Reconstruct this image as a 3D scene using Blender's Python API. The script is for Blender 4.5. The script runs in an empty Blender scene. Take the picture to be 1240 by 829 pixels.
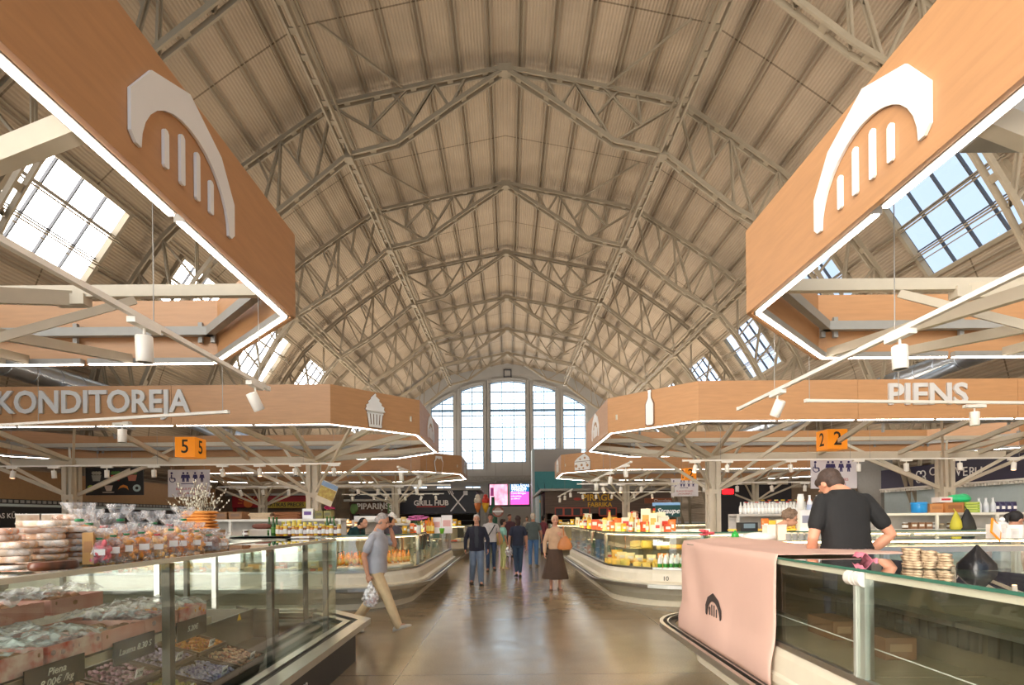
import bpy, math, random
from mathutils import Vector as V, Matrix, Euler
R=random.Random(7)
PI=math.pi
C=bpy.context.scene.collection
sc=bpy.context.scene
FPX=650.0; CX=616.0; HY=627.0; ROLL=0.0085; EYE=1.63
def W(px,py,Y):
    "point of the photograph at distance Y -> world"
    u=px-CX; v=HY-py; c=math.cos(ROLL); s=math.sin(ROLL)
    return V(((u*c+v*s)*Y/FPX, Y, EYE+(-u*s+v*c)*Y/FPX))
# ---------- materials ----------
MC={}
def lin(c):
    return tuple(((x/255.0)/12.92 if x/255.0<=0.04045 else ((x/255.0+0.055)/1.055)**2.4) for x in c)
def mat(name,rgb=(200,200,200),rough=0.5,metal=0.0,var=0.06,scale=8.0,bump=0.0,emit=0.0,spec=0.5,coat=0.0,stretch=None,rgb2=None,trans=0.0,tile=None):
    if name in MC: return MC[name]
    m=bpy.data.materials.new(name); m.use_nodes=True; MC[name]=m
    nt=m.node_tree; N=nt.nodes; L=nt.links; b=N['Principled BSDF']
    b.inputs['Roughness'].default_value=rough; b.inputs['Metallic'].default_value=metal
    b.inputs['Specular IOR Level'].default_value=spec
    if coat: b.inputs['Coat Weight'].default_value=coat
    if trans: b.inputs['Transmission Weight'].default_value=trans
    c=lin(rgb)
    tc=N.new('ShaderNodeTexCoord'); mp=N.new('ShaderNodeMapping'); L.new(tc.outputs['Object'],mp.inputs[0])
    if stretch: mp.inputs['Scale'].default_value=stretch
    nz=N.new('ShaderNodeTexNoise'); nz.inputs['Scale'].default_value=scale; nz.inputs['Detail'].default_value=4
    L.new(mp.outputs[0],nz.inputs['Vector'])
    rp=N.new('ShaderNodeValToRGB'); rp.color_ramp.elements[0].position=0.3; rp.color_ramp.elements[1].position=0.7
    if rgb2: c2=lin(rgb2); e0=c; e1=c2
    else: e0=tuple(x*(1-var) for x in c); e1=tuple(min(1,x*(1+var)) for x in c)
    rp.color_ramp.elements[0].color=(*e0,1); rp.color_ramp.elements[1].color=(*e1,1)
    L.new(nz.outputs['Fac'],rp.inputs[0]); L.new(rp.outputs[0],b.inputs['Base Color'])
    if bump:
        bp=N.new('ShaderNodeBump'); bp.inputs['Strength'].default_value=bump; bp.inputs['Distance'].default_value=0.01
        L.new(nz.outputs['Fac'],bp.inputs['Height']); L.new(bp.outputs[0],b.inputs['Normal'])
    if emit:
        b.inputs['Emission Color'].default_value=(*c,1); b.inputs['Emission Strength'].default_value=emit
    return m
def glass(name,tint=(0.93,0.97,0.95),boost=1.0,rough=0.0):
    if name in MC: return MC[name]
    m=bpy.data.materials.new(name); m.use_nodes=True; MC[name]=m
    nt=m.node_tree; N=nt.nodes; L=nt.links; N.remove(N['Principled BSDF'])
    t=N.new('ShaderNodeBsdfTransparent'); t.inputs[0].default_value=(*tint,1)
    g=N.new('ShaderNodeBsdfGlossy'); g.inputs['Roughness'].default_value=rough; g.inputs[0].default_value=(1,1,1,1)
    ge=N.new('ShaderNodeNewGeometry'); dt=N.new('ShaderNodeVectorMath'); dt.operation='DOT_PRODUCT'; L.new(ge.outputs['Incoming'],dt.inputs[0]); L.new(ge.outputs['Normal'],dt.inputs[1])
    ab=N.new('ShaderNodeMath'); ab.operation='ABSOLUTE'; L.new(dt.outputs['Value'],ab.inputs[0])
    om=N.new('ShaderNodeMath'); om.operation='SUBTRACT'; om.inputs[0].default_value=1.0; L.new(ab.outputs[0],om.inputs[1])
    pw=N.new('ShaderNodeMath'); pw.operation='POWER'; pw.inputs[1].default_value=4.5; L.new(om.outputs[0],pw.inputs[0])
    f=N.new('ShaderNodeMath'); f.operation='MULTIPLY_ADD'; f.inputs[1].default_value=0.92; f.inputs[2].default_value=0.07; L.new(pw.outputs[0],f.inputs[0])
    mu=N.new('ShaderNodeMath'); mu.operation='MULTIPLY'; mu.inputs[1].default_value=boost; mu.use_clamp=True
    L.new(f.outputs[0],mu.inputs[0])
    x=N.new('ShaderNodeMixShader'); L.new(mu.outputs[0],x.inputs[0]); L.new(t.outputs[0],x.inputs[1]); L.new(g.outputs[0],x.inputs[2])
    L.new(x.outputs[0],N['Material Output'].inputs[0]); return m
def film(name,op=0.3,col=(0.9,0.9,0.92),wr=1.0):
    "crinkled clear wrapping film"
    if name in MC: return MC[name]
    m=bpy.data.materials.new(name); m.use_nodes=True; MC[name]=m
    nt=m.node_tree; N=nt.nodes; L=nt.links; b=N['Principled BSDF']
    b.inputs['Base Color'].default_value=(*col,1); b.inputs['Roughness'].default_value=0.12; b.inputs['Specular IOR Level'].default_value=1.0
    tc=N.new('ShaderNodeTexCoord'); vo=N.new('ShaderNodeTexVoronoi'); vo.inputs['Scale'].default_value=16; L.new(tc.outputs['Object'],vo.inputs['Vector'])
    bp=N.new('ShaderNodeBump'); bp.inputs['Strength'].default_value=0.9*wr; bp.inputs['Distance'].default_value=0.03
    L.new(vo.outputs['Distance'],bp.inputs['Height']); L.new(bp.outputs[0],b.inputs['Normal'])
    t=N.new('ShaderNodeBsdfTransparent'); x=N.new('ShaderNodeMixShader')
    nz=N.new('ShaderNodeTexNoise'); nz.inputs['Scale'].default_value=22; nz.inputs['Detail'].default_value=3; L.new(tc.outputs['Object'],nz.inputs['Vector'])
    mr=N.new('ShaderNodeMapRange'); mr.inputs[1].default_value=0.4; mr.inputs[2].default_value=0.62; mr.inputs[3].default_value=op*0.4; mr.inputs[4].default_value=min(1,op*1.9)
    L.new(nz.outputs['Fac'],mr.inputs[0]); L.new(mr.outputs[0],x.inputs[0]); L.new(t.outputs[0],x.inputs[1]); L.new(b.outputs[0],x.inputs[2])
    L.new(x.outputs[0],N['Material Output'].inputs[0]); return m
def emis(name,rgb,st):
    if name in MC: return MC[name]
    m=bpy.data.materials.new(name); m.use_nodes=True; MC[name]=m
    b=m.node_tree.nodes['Principled BSDF']; b.inputs['Base Color'].default_value=(*lin(rgb),1)
    b.inputs['Emission Color'].default_value=(*lin(rgb),1); b.inputs['Emission Strength'].default_value=st; return m
# ---------- tagging ----------
def tag(o,label=None,cat=None,group=None,kind=None):
    if label: o['label']=label
    if cat: o['category']=cat
    if group: o['group']=group
    if kind: o['kind']=kind
    return o
def thing(name,label,cat,loc=(0,0,0),rz=0,group=None):
    o=bpy.data.objects.new(name,None); C.objects.link(o); o.empty_display_size=0.1
    o.location=loc; o.rotation_euler=(0,0,rz); return tag(o,label,cat,group)
KIDS={}
def adopt(o,p):
    if p is not None:
        o.parent=p; KIDS.setdefault(p.name,[]).append(o)
def dup(root,loc=None,rz=None,label=None,group=None,parent=None,scale=None):
    c=root.copy(); C.objects.link(c)
    if parent is not None: adopt(c,parent)
    for k in KIDS.get(root.name,[]): dup(k,parent=c)
    if loc is not None: c.location=loc
    if rz is not None: c.rotation_euler=(c.rotation_euler[0],c.rotation_euler[1],rz)
    if label: c['label']=label
    if group: c['group']=group
    if scale is not None: c.scale=scale if hasattr(scale,'__len__') else (scale,)*3
    return c
# ---------- mesh builder ----------
class MB:
    def __init__(s): s.v=[]; s.f=[]; s.mi=[]; s.sm=[]
    def add(s,vs,fs,mi=0,sm=False):
        b=len(s.v); s.v.extend([tuple(p) for p in vs]); s.f.extend([tuple(i+b for i in f) for f in fs]); s.mi.extend([mi]*len(fs)); s.sm.extend([sm]*len(fs)); return s
    def box(s,c,d,rot=None,mi=0):
        c=V(c); M=rot if rot is not None else Matrix.Identity(3)
        if isinstance(rot,(int,float)): M=Matrix.Rotation(rot,3,'Z')
        vs=[c+M@V((x*d[0]/2,y*d[1]/2,z*d[2]/2)) for x in(-1,1) for y in(-1,1) for z in(-1,1)]
        return s.add(vs,[(0,1,3,2),(4,6,7,5),(0,4,5,1),(2,3,7,6),(0,2,6,4),(1,5,7,3)],mi)
    def bar(s,p,q,w,h=None,mi=0,up=V((0,0,1))):
        p=V(p);q=V(q);h=h or w;d=(q-p); ln=d.length
        if ln<1e-6: return s
        d=d/ln; x=d.cross(V(up))
        if x.length<1e-3: x=d.cross(V((0,1,0)))
        x.normalize(); z=x.cross(d)
        M=Matrix((x,d,z)).transposed()
        return s.box((p+q)/2,(w,ln,h),M,mi)
    def tube(s,p,q,r,r2=None,n=10,mi=0,sm=True,cap=True):
        p=V(p);q=V(q);r2=r if r2 is None else r2; d=(q-p)
        if d.length<1e-7: return s
        d.normalize(); a=d.orthogonal().normalized(); b=d.cross(a)
        vs=[]; 
        for i in range(n):
            t=2*PI*i/n; o=a*math.cos(t)+b*math.sin(t); vs.append(p+o*r)
        for i in range(n):
            t=2*PI*i/n; o=a*math.cos(t)+b*math.sin(t); vs.append(q+o*r2)
        s.add(vs,[(i,(i+1)%n,n+(i+1)%n,n+i) for i in range(n)],mi,sm)
        if cap: s.add(vs[:n],[tuple(range(n-1,-1,-1))],mi); s.add(vs[n:],[tuple(range(n))],mi)
        return s
    def path(s,pts,r,n=6,mi=0):
        for a,b in zip(pts,pts[1:]): s.tube(a,b,r,n=n,mi=mi)
        return s
    def lathe(s,prof,c=(0,0,0),n=14,mi=0,sm=True,M=None):
        c=V(c); vs=[]
        for r,z in prof:
            for i in range(n):
                t=2*PI*i/n; p=V((max(r,1e-4)*math.cos(t),max(r,1e-4)*math.sin(t),z))
                if M is not None: p=M@p
                vs.append(c+p)
        k=len(prof)
        fs=[(j*n+i,j*n+(i+1)%n,(j+1)*n+(i+1)%n,(j+1)*n+i) for j in range(k-1) for i in range(n)]
        fs+=[tuple(range(n-1,-1,-1)),tuple((k-1)*n+i for i in range(n))]
        return s.add(vs,fs,mi,sm)
    def ball(s,c,r,n=10,m=7,mi=0,M=None):
        r=r if hasattr(r,'__len__') else (r,r,r)
        pr=[(math.sin(PI*j/m),-math.cos(PI*j/m)) for j in range(m+1)]
        c=V(c); vs=[]
        for a,z in pr:
            for i in range(n):
                t=2*PI*i/n; p=V((a*math.cos(t)*r[0],a*math.sin(t)*r[1],z*r[2]))
                if M is not None: p=M@p
                vs.append(c+p)
        fs=[(j*n+i,j*n+(i+1)%n,(j+1)*n+(i+1)%n,(j+1)*n+i) for j in range(m) for i in range(n)]
        return s.add(vs,fs,mi,True)
    def prism(s,poly,f0,f1,mi=0):
        "poly of 2-D points; f0/f1 map (a,b)->3-D for front and back"
        n=len(poly); vs=[f0(a,b) for a,b in poly]+[f1(a,b) for a,b in poly]
        return s.add(vs,[tuple(range(n)),tuple(range(2*n-1,n-1,-1))]+[(i,i+n,(i+1)%n+n,(i+1)%n) for i in range(n)],mi)
    def loft(s,rings,mi=0,sm=True,cap=True):
        "rings: lists of equal number of points"
        n=len(rings[0]); vs=[p for r in rings for p in r]; k=len(rings)
        fs=[(j*n+i,j*n+(i+1)%n,(j+1)*n+(i+1)%n,(j+1)*n+i) for j in range(k-1) for i in range(n)]
        s.add(vs,fs,mi,sm)
        if cap: s.add(rings[0],[tuple(range(n-1,-1,-1))],mi); s.add(rings[-1],[tuple(range(n))],mi)
        return s
    def mesh(s,name,mats):
        me=bpy.data.meshes.new(name); me.from_pydata(s.v,[],s.f)
        for m in (mats if isinstance(mats,(list,tuple)) else [mats]): me.materials.append(m)
        me.polygons.foreach_set('material_index',s.mi); me.polygons.foreach_set('use_smooth',s.sm)
        me.validate(); me.update(); return me
    def build(s,name,mats,parent=None,bevel=0,**kw):
        o=bpy.data.objects.new(name,s.mesh(name,mats)); C.objects.link(o); adopt(o,parent)
        if bevel:
            b=o.modifiers.new('bevel','BEVEL'); b.width=bevel; b.segments=2; b.limit_method='ANGLE'
        for k,v in kw.items(): setattr(o,k,v)
        return o
def link(name,me,parent=None,loc=(0,0,0)):
    o=bpy.data.objects.new(name,me); C.objects.link(o); adopt(o,parent); o.location=loc; return o
def bake(o):
    "apply the modifiers of o"
    dg=bpy.context.evaluated_depsgraph_get(); dg.update()
    me=bpy.data.meshes.new_from_object(o.evaluated_get(dg)); old=o.data; o.modifiers.clear(); o.data=me
    for p in me.polygons: p.use_smooth=True
    return o
def text(name,txt,M,size,m,parent,ext=0.012,align='CENTER',bold=0.0,ital=0,xs=1.0,font=None):
    "lettering as a solid mesh; M: 4x4 matrix with local x right, y up, z towards the reader"
    cu=bpy.data.curves.new(name,'FONT'); cu.body=txt; cu.size=size; cu.extrude=ext; cu.offset=bold; cu.align_x=align; cu.align_y='CENTER'; cu.shear=ital
    cu.resolution_u=3
    o=bpy.data.objects.new(name,cu); C.objects.link(o)
    dg=bpy.context.evaluated_depsgraph_get(); me=bpy.data.meshes.new_from_object(o.evaluated_get(dg)); bpy.data.objects.remove(o); bpy.data.curves.remove(cu)
    if xs!=1.0:
        for v in me.vertices: v.co.x*=xs
    me.transform(M); me.materials.clear(); me.materials.append(m)
    return link(name,me,parent)
def facing(p,n):
    "matrix at p whose z looks along horizontal n, y up"
    n=V(n).normalized(); x=V((0,0,1)).cross(n).normalized(); y=n.cross(x)
    M=Matrix((x,y,n)).transposed().to_4x4(); M.translation=V(p); return M
# ---------- common materials ----------
M_wood=mat('plywood',(184,136,92),0.45,var=0.07,scale=3,stretch=(1,1,9))
M_wht=mat('white_paint',(225,220,210),0.35,var=0.02)
M_cream=mat('cream_steel',(214,206,190),0.4,var=0.03)
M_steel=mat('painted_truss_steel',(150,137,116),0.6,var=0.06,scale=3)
M_tree=mat('cream_column_paint',(200,190,170),0.5,var=0.03)
M_inox=mat('brushed_steel',(190,188,182),0.28,metal=1.0,var=0.04,scale=20)
M_gray=mat('grey_steel',(150,148,142),0.45,var=0.04)
M_black=mat('black_plastic',(28,27,27),0.4,var=0.1)
M_dark=mat('dark_panel',(40,39,40),0.5,var=0.1)
M_led=emis('led_light',(255,240,226),15.0)
M_ledc=emis('led_light_case',(255,214,165),15.0)
M_spot=emis('spot_lens',(255,190,140),4.0)
M_glass=glass('case_glass')
M_sign=mat('sign_white',(232,230,226),0.4,var=0.01)
M_lettr=mat('letter_grey_white',(206,203,200),0.4,var=0.01)
EXPO=0.56
# ================= HALL =================
K=1/31.1
TOPC=[(0,543),(48,533),(85,526),(137,515),(210,500),(272,458),(330,417),(375,380),(416,340),(445,300),(469,262),(492,205),(508,140),(518,60),(523,-50.7)]
BOTC=[(0,541),(67,497),(131,453),(190,439),(232,405),(276,371),(301,356),(343,330),(375,290),(402,245),(427,195),(450,140),(472,80),(492,15),(508,-50.7)]
def P(c,sx,Y,off=0): return V((sx*c[0]*K,Y,EYE+c[1]*K+off))
def offs(pts,d):
    out=[]
    for i,p in enumerate(pts):
        a=V(pts[max(i-1,0)]); b=V(pts[min(i+1,len(pts)-1)]); t=(b-a).normalized(); n=V((-t.y,t.x)); 
        if i==0: n=V((0,1))
        out.append((p[0]+n.x*d,p[1]+n.y*d))
    return out
ROOF=offs([(0,543),(105,522),(210,500),(272,458),(330,417),(375,380),(416,340),(469,262),(492,205),(508,140),(518,60),(523,-51)],12)
ROOF=[(max(0,a),b) for a,b in ROOF]; ROOF[-1]=(535,-50.7)
Y0,Y1=-7.0,62.0
def arc_pos(r,s):
    "point on ROOF at arc length s (in roof units)"
    for a,b in zip(r,r[1:]):
        l=math.hypot(b[0]-a[0],b[1]-a[1])
        if s<=l: t=s/l; return (a[0]+(b[0]-a[0])*t,a[1]+(b[1]-a[1])*t),V((b[0]-a[0],b[1]-a[1])).normalized()
        s-=l
    return r[-1],V((0,-1))
# roof skin, with openings for the skylights between ROOF[6] and ROOF[7]
M_roof=mat('corrugated_boards',(170,152,130),0.8,var=0.08,scale=0.7)
def roofmat():
    m=M_roof; N=m.node_tree.nodes; L=m.node_tree.links; b=N['Principled BSDF']
    tc=N.new('ShaderNodeTexCoord'); sp=N.new('ShaderNodeSeparateXYZ'); L.new(tc.outputs['UV'],sp.inputs[0])
    w=N.new('ShaderNodeMath'); w.operation='MULTIPLY'; w.inputs[1].default_value=2*PI/0.115; L.new(sp.outputs[0],w.inputs[0])
    si=N.new('ShaderNodeMath'); si.operation='SINE'; L.new(w.outputs[0],si.inputs[0])
    bp=N.new('ShaderNodeBump'); bp.inputs['Strength'].default_value=0.5; bp.inputs['Distance'].default_value=0.02
    L.new(si.outputs[0],bp.inputs['Height']); L.new(bp.outputs[0],b.inputs['Normal'])
    # sheet joints across the hall every 3.6 m
    md=N.new('ShaderNodeMath'); md.operation='PINGPONG'; md.inputs[1].default_value=1.79; L.new(sp.outputs[1],md.inputs[0])
    ls=N.new('ShaderNodeMath'); ls.operation='LESS_THAN'; ls.inputs[1].default_value=0.03; L.new(md.outputs[0],ls.inputs[0])
    mx=N.new('ShaderNodeMixRGB'); mx.blend_type='MULTIPLY'; mx.inputs[2].default_value=(0.45,0.42,0.38,1); L.new(ls.outputs[0],mx.inputs[0])
    src=b.inputs['Base Color'].links[0].from_socket; 
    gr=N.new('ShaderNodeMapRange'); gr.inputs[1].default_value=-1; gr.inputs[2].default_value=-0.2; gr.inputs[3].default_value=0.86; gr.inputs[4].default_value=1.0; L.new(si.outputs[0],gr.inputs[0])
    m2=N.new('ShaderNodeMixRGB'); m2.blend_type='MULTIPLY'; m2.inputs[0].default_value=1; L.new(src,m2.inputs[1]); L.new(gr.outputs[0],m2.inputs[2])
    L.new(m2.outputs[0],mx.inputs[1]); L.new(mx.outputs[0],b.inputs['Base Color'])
roofmat()
TY=[20.9+7.17*i for i in range(-3,6)]
SKY=[]
for i in range(-3,6):
    c=TY[i+3]+3.7
    SKY.append((c-2.0,c+2.0))
def roof_skin():
    mb=MB(); uv=[]
    for sx in (-1,1):
        acc=0
        for k,(a,b) in enumerate(zip(ROOF,ROOF[1:])):
            l=math.hypot(b[0]-a[0],b[1]-a[1])*K
            spans=[(Y0,Y1)]
            if k==6:
                spans=[]; y=Y0
                for (s0,s1) in SKY:
                    if s0>y and s1<Y1: spans.append((y,s0)); y=s1
                spans.append((y,Y1))
            for (s0,s1) in spans:
                vs=[P(a,sx,s0),P(b,sx,s0),P(b,sx,s1),P(a,sx,s1)]
                mb.add(vs,[(0,1,2,3)] if sx<0 else [(3,2,1,0)])
                q=[(acc,s0),(acc+l,s0),(acc+l,s1),(acc,s1)]; uv+= q if sx<0 else q[::-1]
            acc+=l
    o=mb.build('ceiling',M_roof); tag(o,kind='structure')
    ul=o.data.uv_layers.new(name='uv')
    for i,q in enumerate(uv): ul.data[i].uv=q
    return o
roof_skin()
# outer weatherproof shell keeps daylight out of the joints
# skylights
M_muntin=mat('skylight_frame',(70,72,80),0.5,var=0.05)
def skylight(sx,s0,s1,idx):
    a=ROOF[6]; b=ROOF[7]
    t=thing('window_%d'%idx,None,None); t['kind']='structure'
    fr=MB(); nU,nV=4,3
    nrm=V((sx*(a[1]-b[1]),0,(b[0]-a[0]))).normalized()
    def Q(i,j): 
        y=s0+(s1-s0)*i; return P((a[0]+(b[0]-a[0])*j,a[1]+(b[1]-a[1])*j),sx,y)+nrm*0.03
    for i in range(nU+1): fr.bar(Q(i/nU,0),Q(i/nU,1),0.09 if i in(0,nU) else 0.05,0.10,up=nrm)
    for j in range(nV+1): fr.bar(Q(0,j/nV),Q(1,j/nV),0.09 if j in(0,nV) else 0.05,0.10,up=nrm)
    fr.build('window_frame',M_muntin,t)
    kb=MB()
    kb.bar(Q(-.02,0)-nrm*.1,Q(1.02,0)-nrm*.1,0.14,0.2,up=nrm); kb.bar(Q(-.02,1)-nrm*.1,Q(1.02,1)-nrm*.1,0.14,0.2,up=nrm)
    kb.bar(Q(0,0)-nrm*.1,Q(0,1)-nrm*.1,0.14,0.2,up=nrm); kb.bar(Q(1,0)-nrm*.1,Q(1,1)-nrm*.1,0.14,0.2,up=nrm)
    kb.build('window_curb',M_steel,t)
    pp=MB()
    for j in (0.36,0.70):
        for d in (-0.05,0.05): pp.tube(Q(-.1,j)-nrm*(.45)+V((0,0,d)),Q(1.1,j)-nrm*(.45)+V((0,0,d)),0.028,n=6)
    pp.build('opening_gear_pipe',M_steel,t)
    g=MB(); g.add([Q(0,0)+nrm*.02,Q(1,0)+nrm*.02,Q(1,1)+nrm*.02,Q(0,1)+nrm*.02],[(0,1,2,3)])
    g.build('window_pane',glass('skylight_glass',(0.93,0.95,0.98)),t)
k=1
for (s0,s1) in SKY:
    if s0>Y0 and s1<Y1:
        for sx in (-1,1): skylight(sx,s0,s1,k); k+=1
# floor
M_floor=mat('polished_concrete',(150,132,106),0.2,scale=0.9,rgb2=(130,114,90),spec=0.5)
def floormat():
    N=M_floor.node_tree.nodes; L=M_floor.node_tree.links; b=N['Principled BSDF']
    tc=[n for n in N if n.type=='TEX_COORD'][0]
    n2=N.new('ShaderNodeTexNoise'); n2.inputs['Scale'].default_value=3.5; n2.inputs['Detail'].default_value=6; L.new(tc.outputs['Object'],n2.inputs['Vector'])
    mr=N.new('ShaderNodeMapRange'); mr.inputs[1].default_value=.3; mr.inputs[2].default_value=.7; mr.inputs[3].default_value=0.17; mr.inputs[4].default_value=0.26
    L.new(n2.outputs['Fac'],mr.inputs[0]); L.new(mr.outputs[0],b.inputs['Roughness'])
    # saw-cut joints, 3 m grid
    sp=N.new('ShaderNodeSeparateXYZ'); L.new(tc.outputs['Object'],sp.inputs[0])
    last=b.inputs['Base Color'].links[0].from_socket
    for ax,per,off in ((0,3.4,1.15),(1,3.0,0.4)):
        ad=N.new('ShaderNodeMath'); ad.operation='ADD'; ad.inputs[1].default_value=off; L.new(sp.outputs[ax],ad.inputs[0])
        md=N.new('ShaderNodeMath'); md.operation='PINGPONG'; md.inputs[1].default_value=per/2; L.new(ad.outputs[0],md.inputs[0])
        ls=N.new('ShaderNodeMath'); ls.operation='LESS_THAN'; ls.inputs[1].default_value=0.006; L.new(md.outputs[0],ls.inputs[0])
        mx=N.new('ShaderNodeMixRGB'); mx.blend_type='MULTIPLY'; mx.inputs[2].default_value=(.45,.42,.4,1); L.new(ls.outputs[0],mx.inputs[0]); L.new(last,mx.inputs[1]); last=mx.outputs[0]
    sp2=N.new('ShaderNodeTexNoise'); sp2.inputs['Scale'].default_value=60; sp2.inputs['Detail'].default_value=3; L.new(tc.outputs['Object'],sp2.inputs['Vector'])
    mr2=N.new('ShaderNodeMapRange'); mr2.inputs[1].default_value=.35; mr2.inputs[2].default_value=.65; mr2.inputs[3].default_value=0.9; mr2.inputs[4].default_value=1.08; L.new(sp2.outputs['Fac'],mr2.inputs[0])
    m2=N.new('ShaderNodeMixRGB'); m2.blend_type='MULTIPLY'; m2.inputs[0].default_value=1; L.new(last,m2.inputs[1]); L.new(mr2.outputs[0],m2.inputs[2]); L.new(m2.outputs[0],b.inputs['Base Color'])
floormat()
tag(MB().box((0,(Y0+Y1)/2,-0.1),(36,Y1-Y0,0.2)).build('floor',M_floor),kind='structure')
# gable wall with five arched windows
M_wall=mat('gable_plaster',(168,166,164),0.8,var=0.05,scale=0.5)
YG=Y1-0.2
def GP(px,py): 
    p=W(px,py,YG); return (p.x,p.z)
GW=[  # left, right, [top points left->right], bottom  (pixels)
 (522.3,549.3,[(522.3,494),(535,485),(549.3,478)],556),
 (558.6,585.6,[(558.6,472.5),(572,468),(585.6,465.5)],568.3),
 (594.2,637,[(594.2,463.2),(605,461.6),(616,461),(627,461.6),(637,463.2)],559.5),
 (646,673.3,[(646,465.5),(660,468),(673.3,472.5)],568.3),
 (682.6,709.6,[(682.6,477),(697,483.5),(709.6,491.5)],556)]
LOWW=[(500,517),(528,546),(563,582),(655,674),(683,702)]
def gable():
    # wall built as strips between window columns
    mb=MB(); Yf=Y1; th=0.5
    prof=[]  # roof height as a function of x
    pts=[(-a*K,b*K+EYE) for a,b in ROOF[::-1]]+[(a*K,b*K+EYE) for a,b in ROOF[1:]]
    def top(x):
        for (x0,z0),(x1,z1) in zip(pts,pts[1:]):
            if x0<=x<=x1: return z0+(z1-z0)*(x-x0)/max(1e-6,x1-x0)
        return 0
    wins=[]
    for l,r,tp,bt in GW:
        wins.append((GP(l,560)[0],GP(r,560)[0],[GP(*q) for q in tp],GP((l+r)/2,bt)[1]))
    for l,r in LOWW:
        wins.append((GP(l,590)[0],GP(r,590)[0],[GP(l,588),GP(r,588)],GP(l,596)[1]))
    xs=set([-17.18,17.18]); 
    for (x0,_),(x1,_) in zip(pts,pts[1:]): xs.add(x0)
    for l,r,tp,bt in wins:
        xs.add(l); xs.add(r); [xs.add(min(max(q[0],l),r)) for q in tp]
    xs=sorted(x for x in xs if -17.19<=x<=17.19)
    for x0,x1 in zip(xs,xs[1:]):
        if x1-x0<1e-4: continue
        xm=(x0+x1)/2; segs=[]; holes=[]
        for l,r,tp,bt in wins:
            if l<xm<r:
                def wt(x):
                    for (a,za),(b,zb) in zip(tp,tp[1:]):
                        if a-0.02<=x<=b+0.02: return za+(zb-za)*(x-a)/(b-a)
                    return tp[-1][1]
                holes.append((bt,wt(x0+1e-4),wt(x1-1e-4)))
        holes.sort(); cur=(0,0)
        for bt,ta,tb in holes:
            segs.append((cur[0],cur[1],bt,bt)); cur=(ta,tb)
        segs.append((cur[0],cur[1],top(x0),top(x1)))
        for a0,a1,b0,b1 in segs:
            vs=[(x0,YG,a0),(x1,YG,a1),(x1,YG,b1),(x0,YG,b0),(x0,YG+th,a0),(x1,YG+th,a1),(x1,YG+th,b1),(x0,YG+th,b0)]
            mb.add(vs,[(0,1,2,3),(7,6,5,4),(0,4,5,1),(3,2,6,7),(0,3,7,4),(1,5,6,2)])
    tag(mb.build('wall_back',M_wall),kind='structure')
    M_gf=mat('gable_window_frame',(96,128,160),0.5,var=0.05)
    for wi,(l,r,tp,bt) in enumerate(wins):
        t=thing('window_%d'%(40+wi),None,None); t['kind']='structure'
        fr=MB(); fine=MB(); yy=YG+0.3
        ztop=max(q[1] for q in tp)
        def wt(x):
            for (a,za),(b,zb) in zip(tp,tp[1:]):
                if a-0.02<=x<=b+0.02: return za+(zb-za)*(x-a)/(b-a)
            return tp[-1][1]
        big=wi<5
        nc=(3 if wi==2 else 2)
        for i in range(nc+1):
            x=l+(r-l)*i/nc; fr.bar((x,yy,bt),(x,yy,wt(x)),0.14 if i in(0,nc) else .09,0.14,up=(0,1,0))
        for i in range(nc*2):
            if big and i%1==0:
                x=l+(r-l)*(i+.5)/(nc*2); fine.bar((x,yy,bt),(x,yy,wt(x)),0.035,0.04,up=(0,1,0))
        z=bt; rowh=1.36 if big else .5; ref=GP(616,559.5)[1]
        if big:
            kk=0
            z=ref-rowh
            while z<ztop:
                if z>bt+.05:
                    xa,xb=l,r
                    if z<min(wt(l+.01),wt(r-.01)) or True:
                        # clip to the sloping head
                        n=24; X=[l+(r-l)*q/n for q in range(n+1)]; X=[x for x in X if wt(x)>z]
                        if X: xa,xb=min(X),max(X); fr.bar((xa,yy,z),(xb,yy,z),.10,.12,up=(0,1,0))
                for q in (1/3,2/3):
                    zz=z+rowh*q; X=[l+(r-l)*k2/24 for k2 in range(25)]; X=[x for x in X if wt(x)>zz]
                    if X and zz>bt: fine.bar((min(X),yy,zz),(max(X),yy,zz),.03,.04,up=(0,1,0))
                z+=rowh
            # heavy transom seen at the springing of the arch
            zt=GP(616,496)[1]; fr.bar((l,yy,zt),(r,yy,zt),.22,.18,up=(0,1,0))
            fine.build('window_glazing_bars',M_gf,t)
        fr.bar((l,yy,bt),(r,yy,bt),.16,.16,up=(0,1,0))
        for a,b in zip(tp,tp[1:]): fr.bar((a[0],yy,a[1]),(b[0],yy,b[1]),.16,.16,up=(0,1,0))
        fr.build('window_frame',M_gf,t)
        g=MB(); n=len(tp); g.add([(l,yy+.05,bt),(r,yy+.05,bt)]+[(q[0],yy+.05,q[1]) for q in tp[::-1]],[tuple(range(n+2))])
        g.build('window_pane',glass('skylight_glass'),t)
    # pilaster mouldings round the windows and the small hatch under the crown
    tr=MB()
    for l,r,tp,bt in wins[:5]:
        for a,b in zip(tp,tp[1:]): tr.bar((a[0],YG-.06,a[1]+.28),(b[0],YG-.06,b[1]+.28),.18,.22,up=(0,1,0))
        tr.bar((l-.25,YG-.06,bt),(l-.25,YG-.06,tp[0][1]+.25),.14,.2,up=(0,1,0)); tr.bar((r+.25,YG-.06,bt),(r+.25,YG-.06,tp[-1][1]+.25),.14,.2,up=(0,1,0))
    tag(tr.build('trim_1',M_wall),kind='structure')
    h=W(614.5,452,YG)
    t=thing('roof_hatch','small framed square vent high under the crown of the gable wall','vent',(h.x,YG-.05,h.z))
    hb=MB()
    for d in (-1,1): hb.box((d*.4,0,0),(.12,.12,.92)); hb.box((0,0,d*.4),(.92,.12,.12))
    hb.build('frame',M_muntin,t); MB().box((0,.03,0),(.7,.04,.7)).build('panel',M_wall,t)
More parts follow.
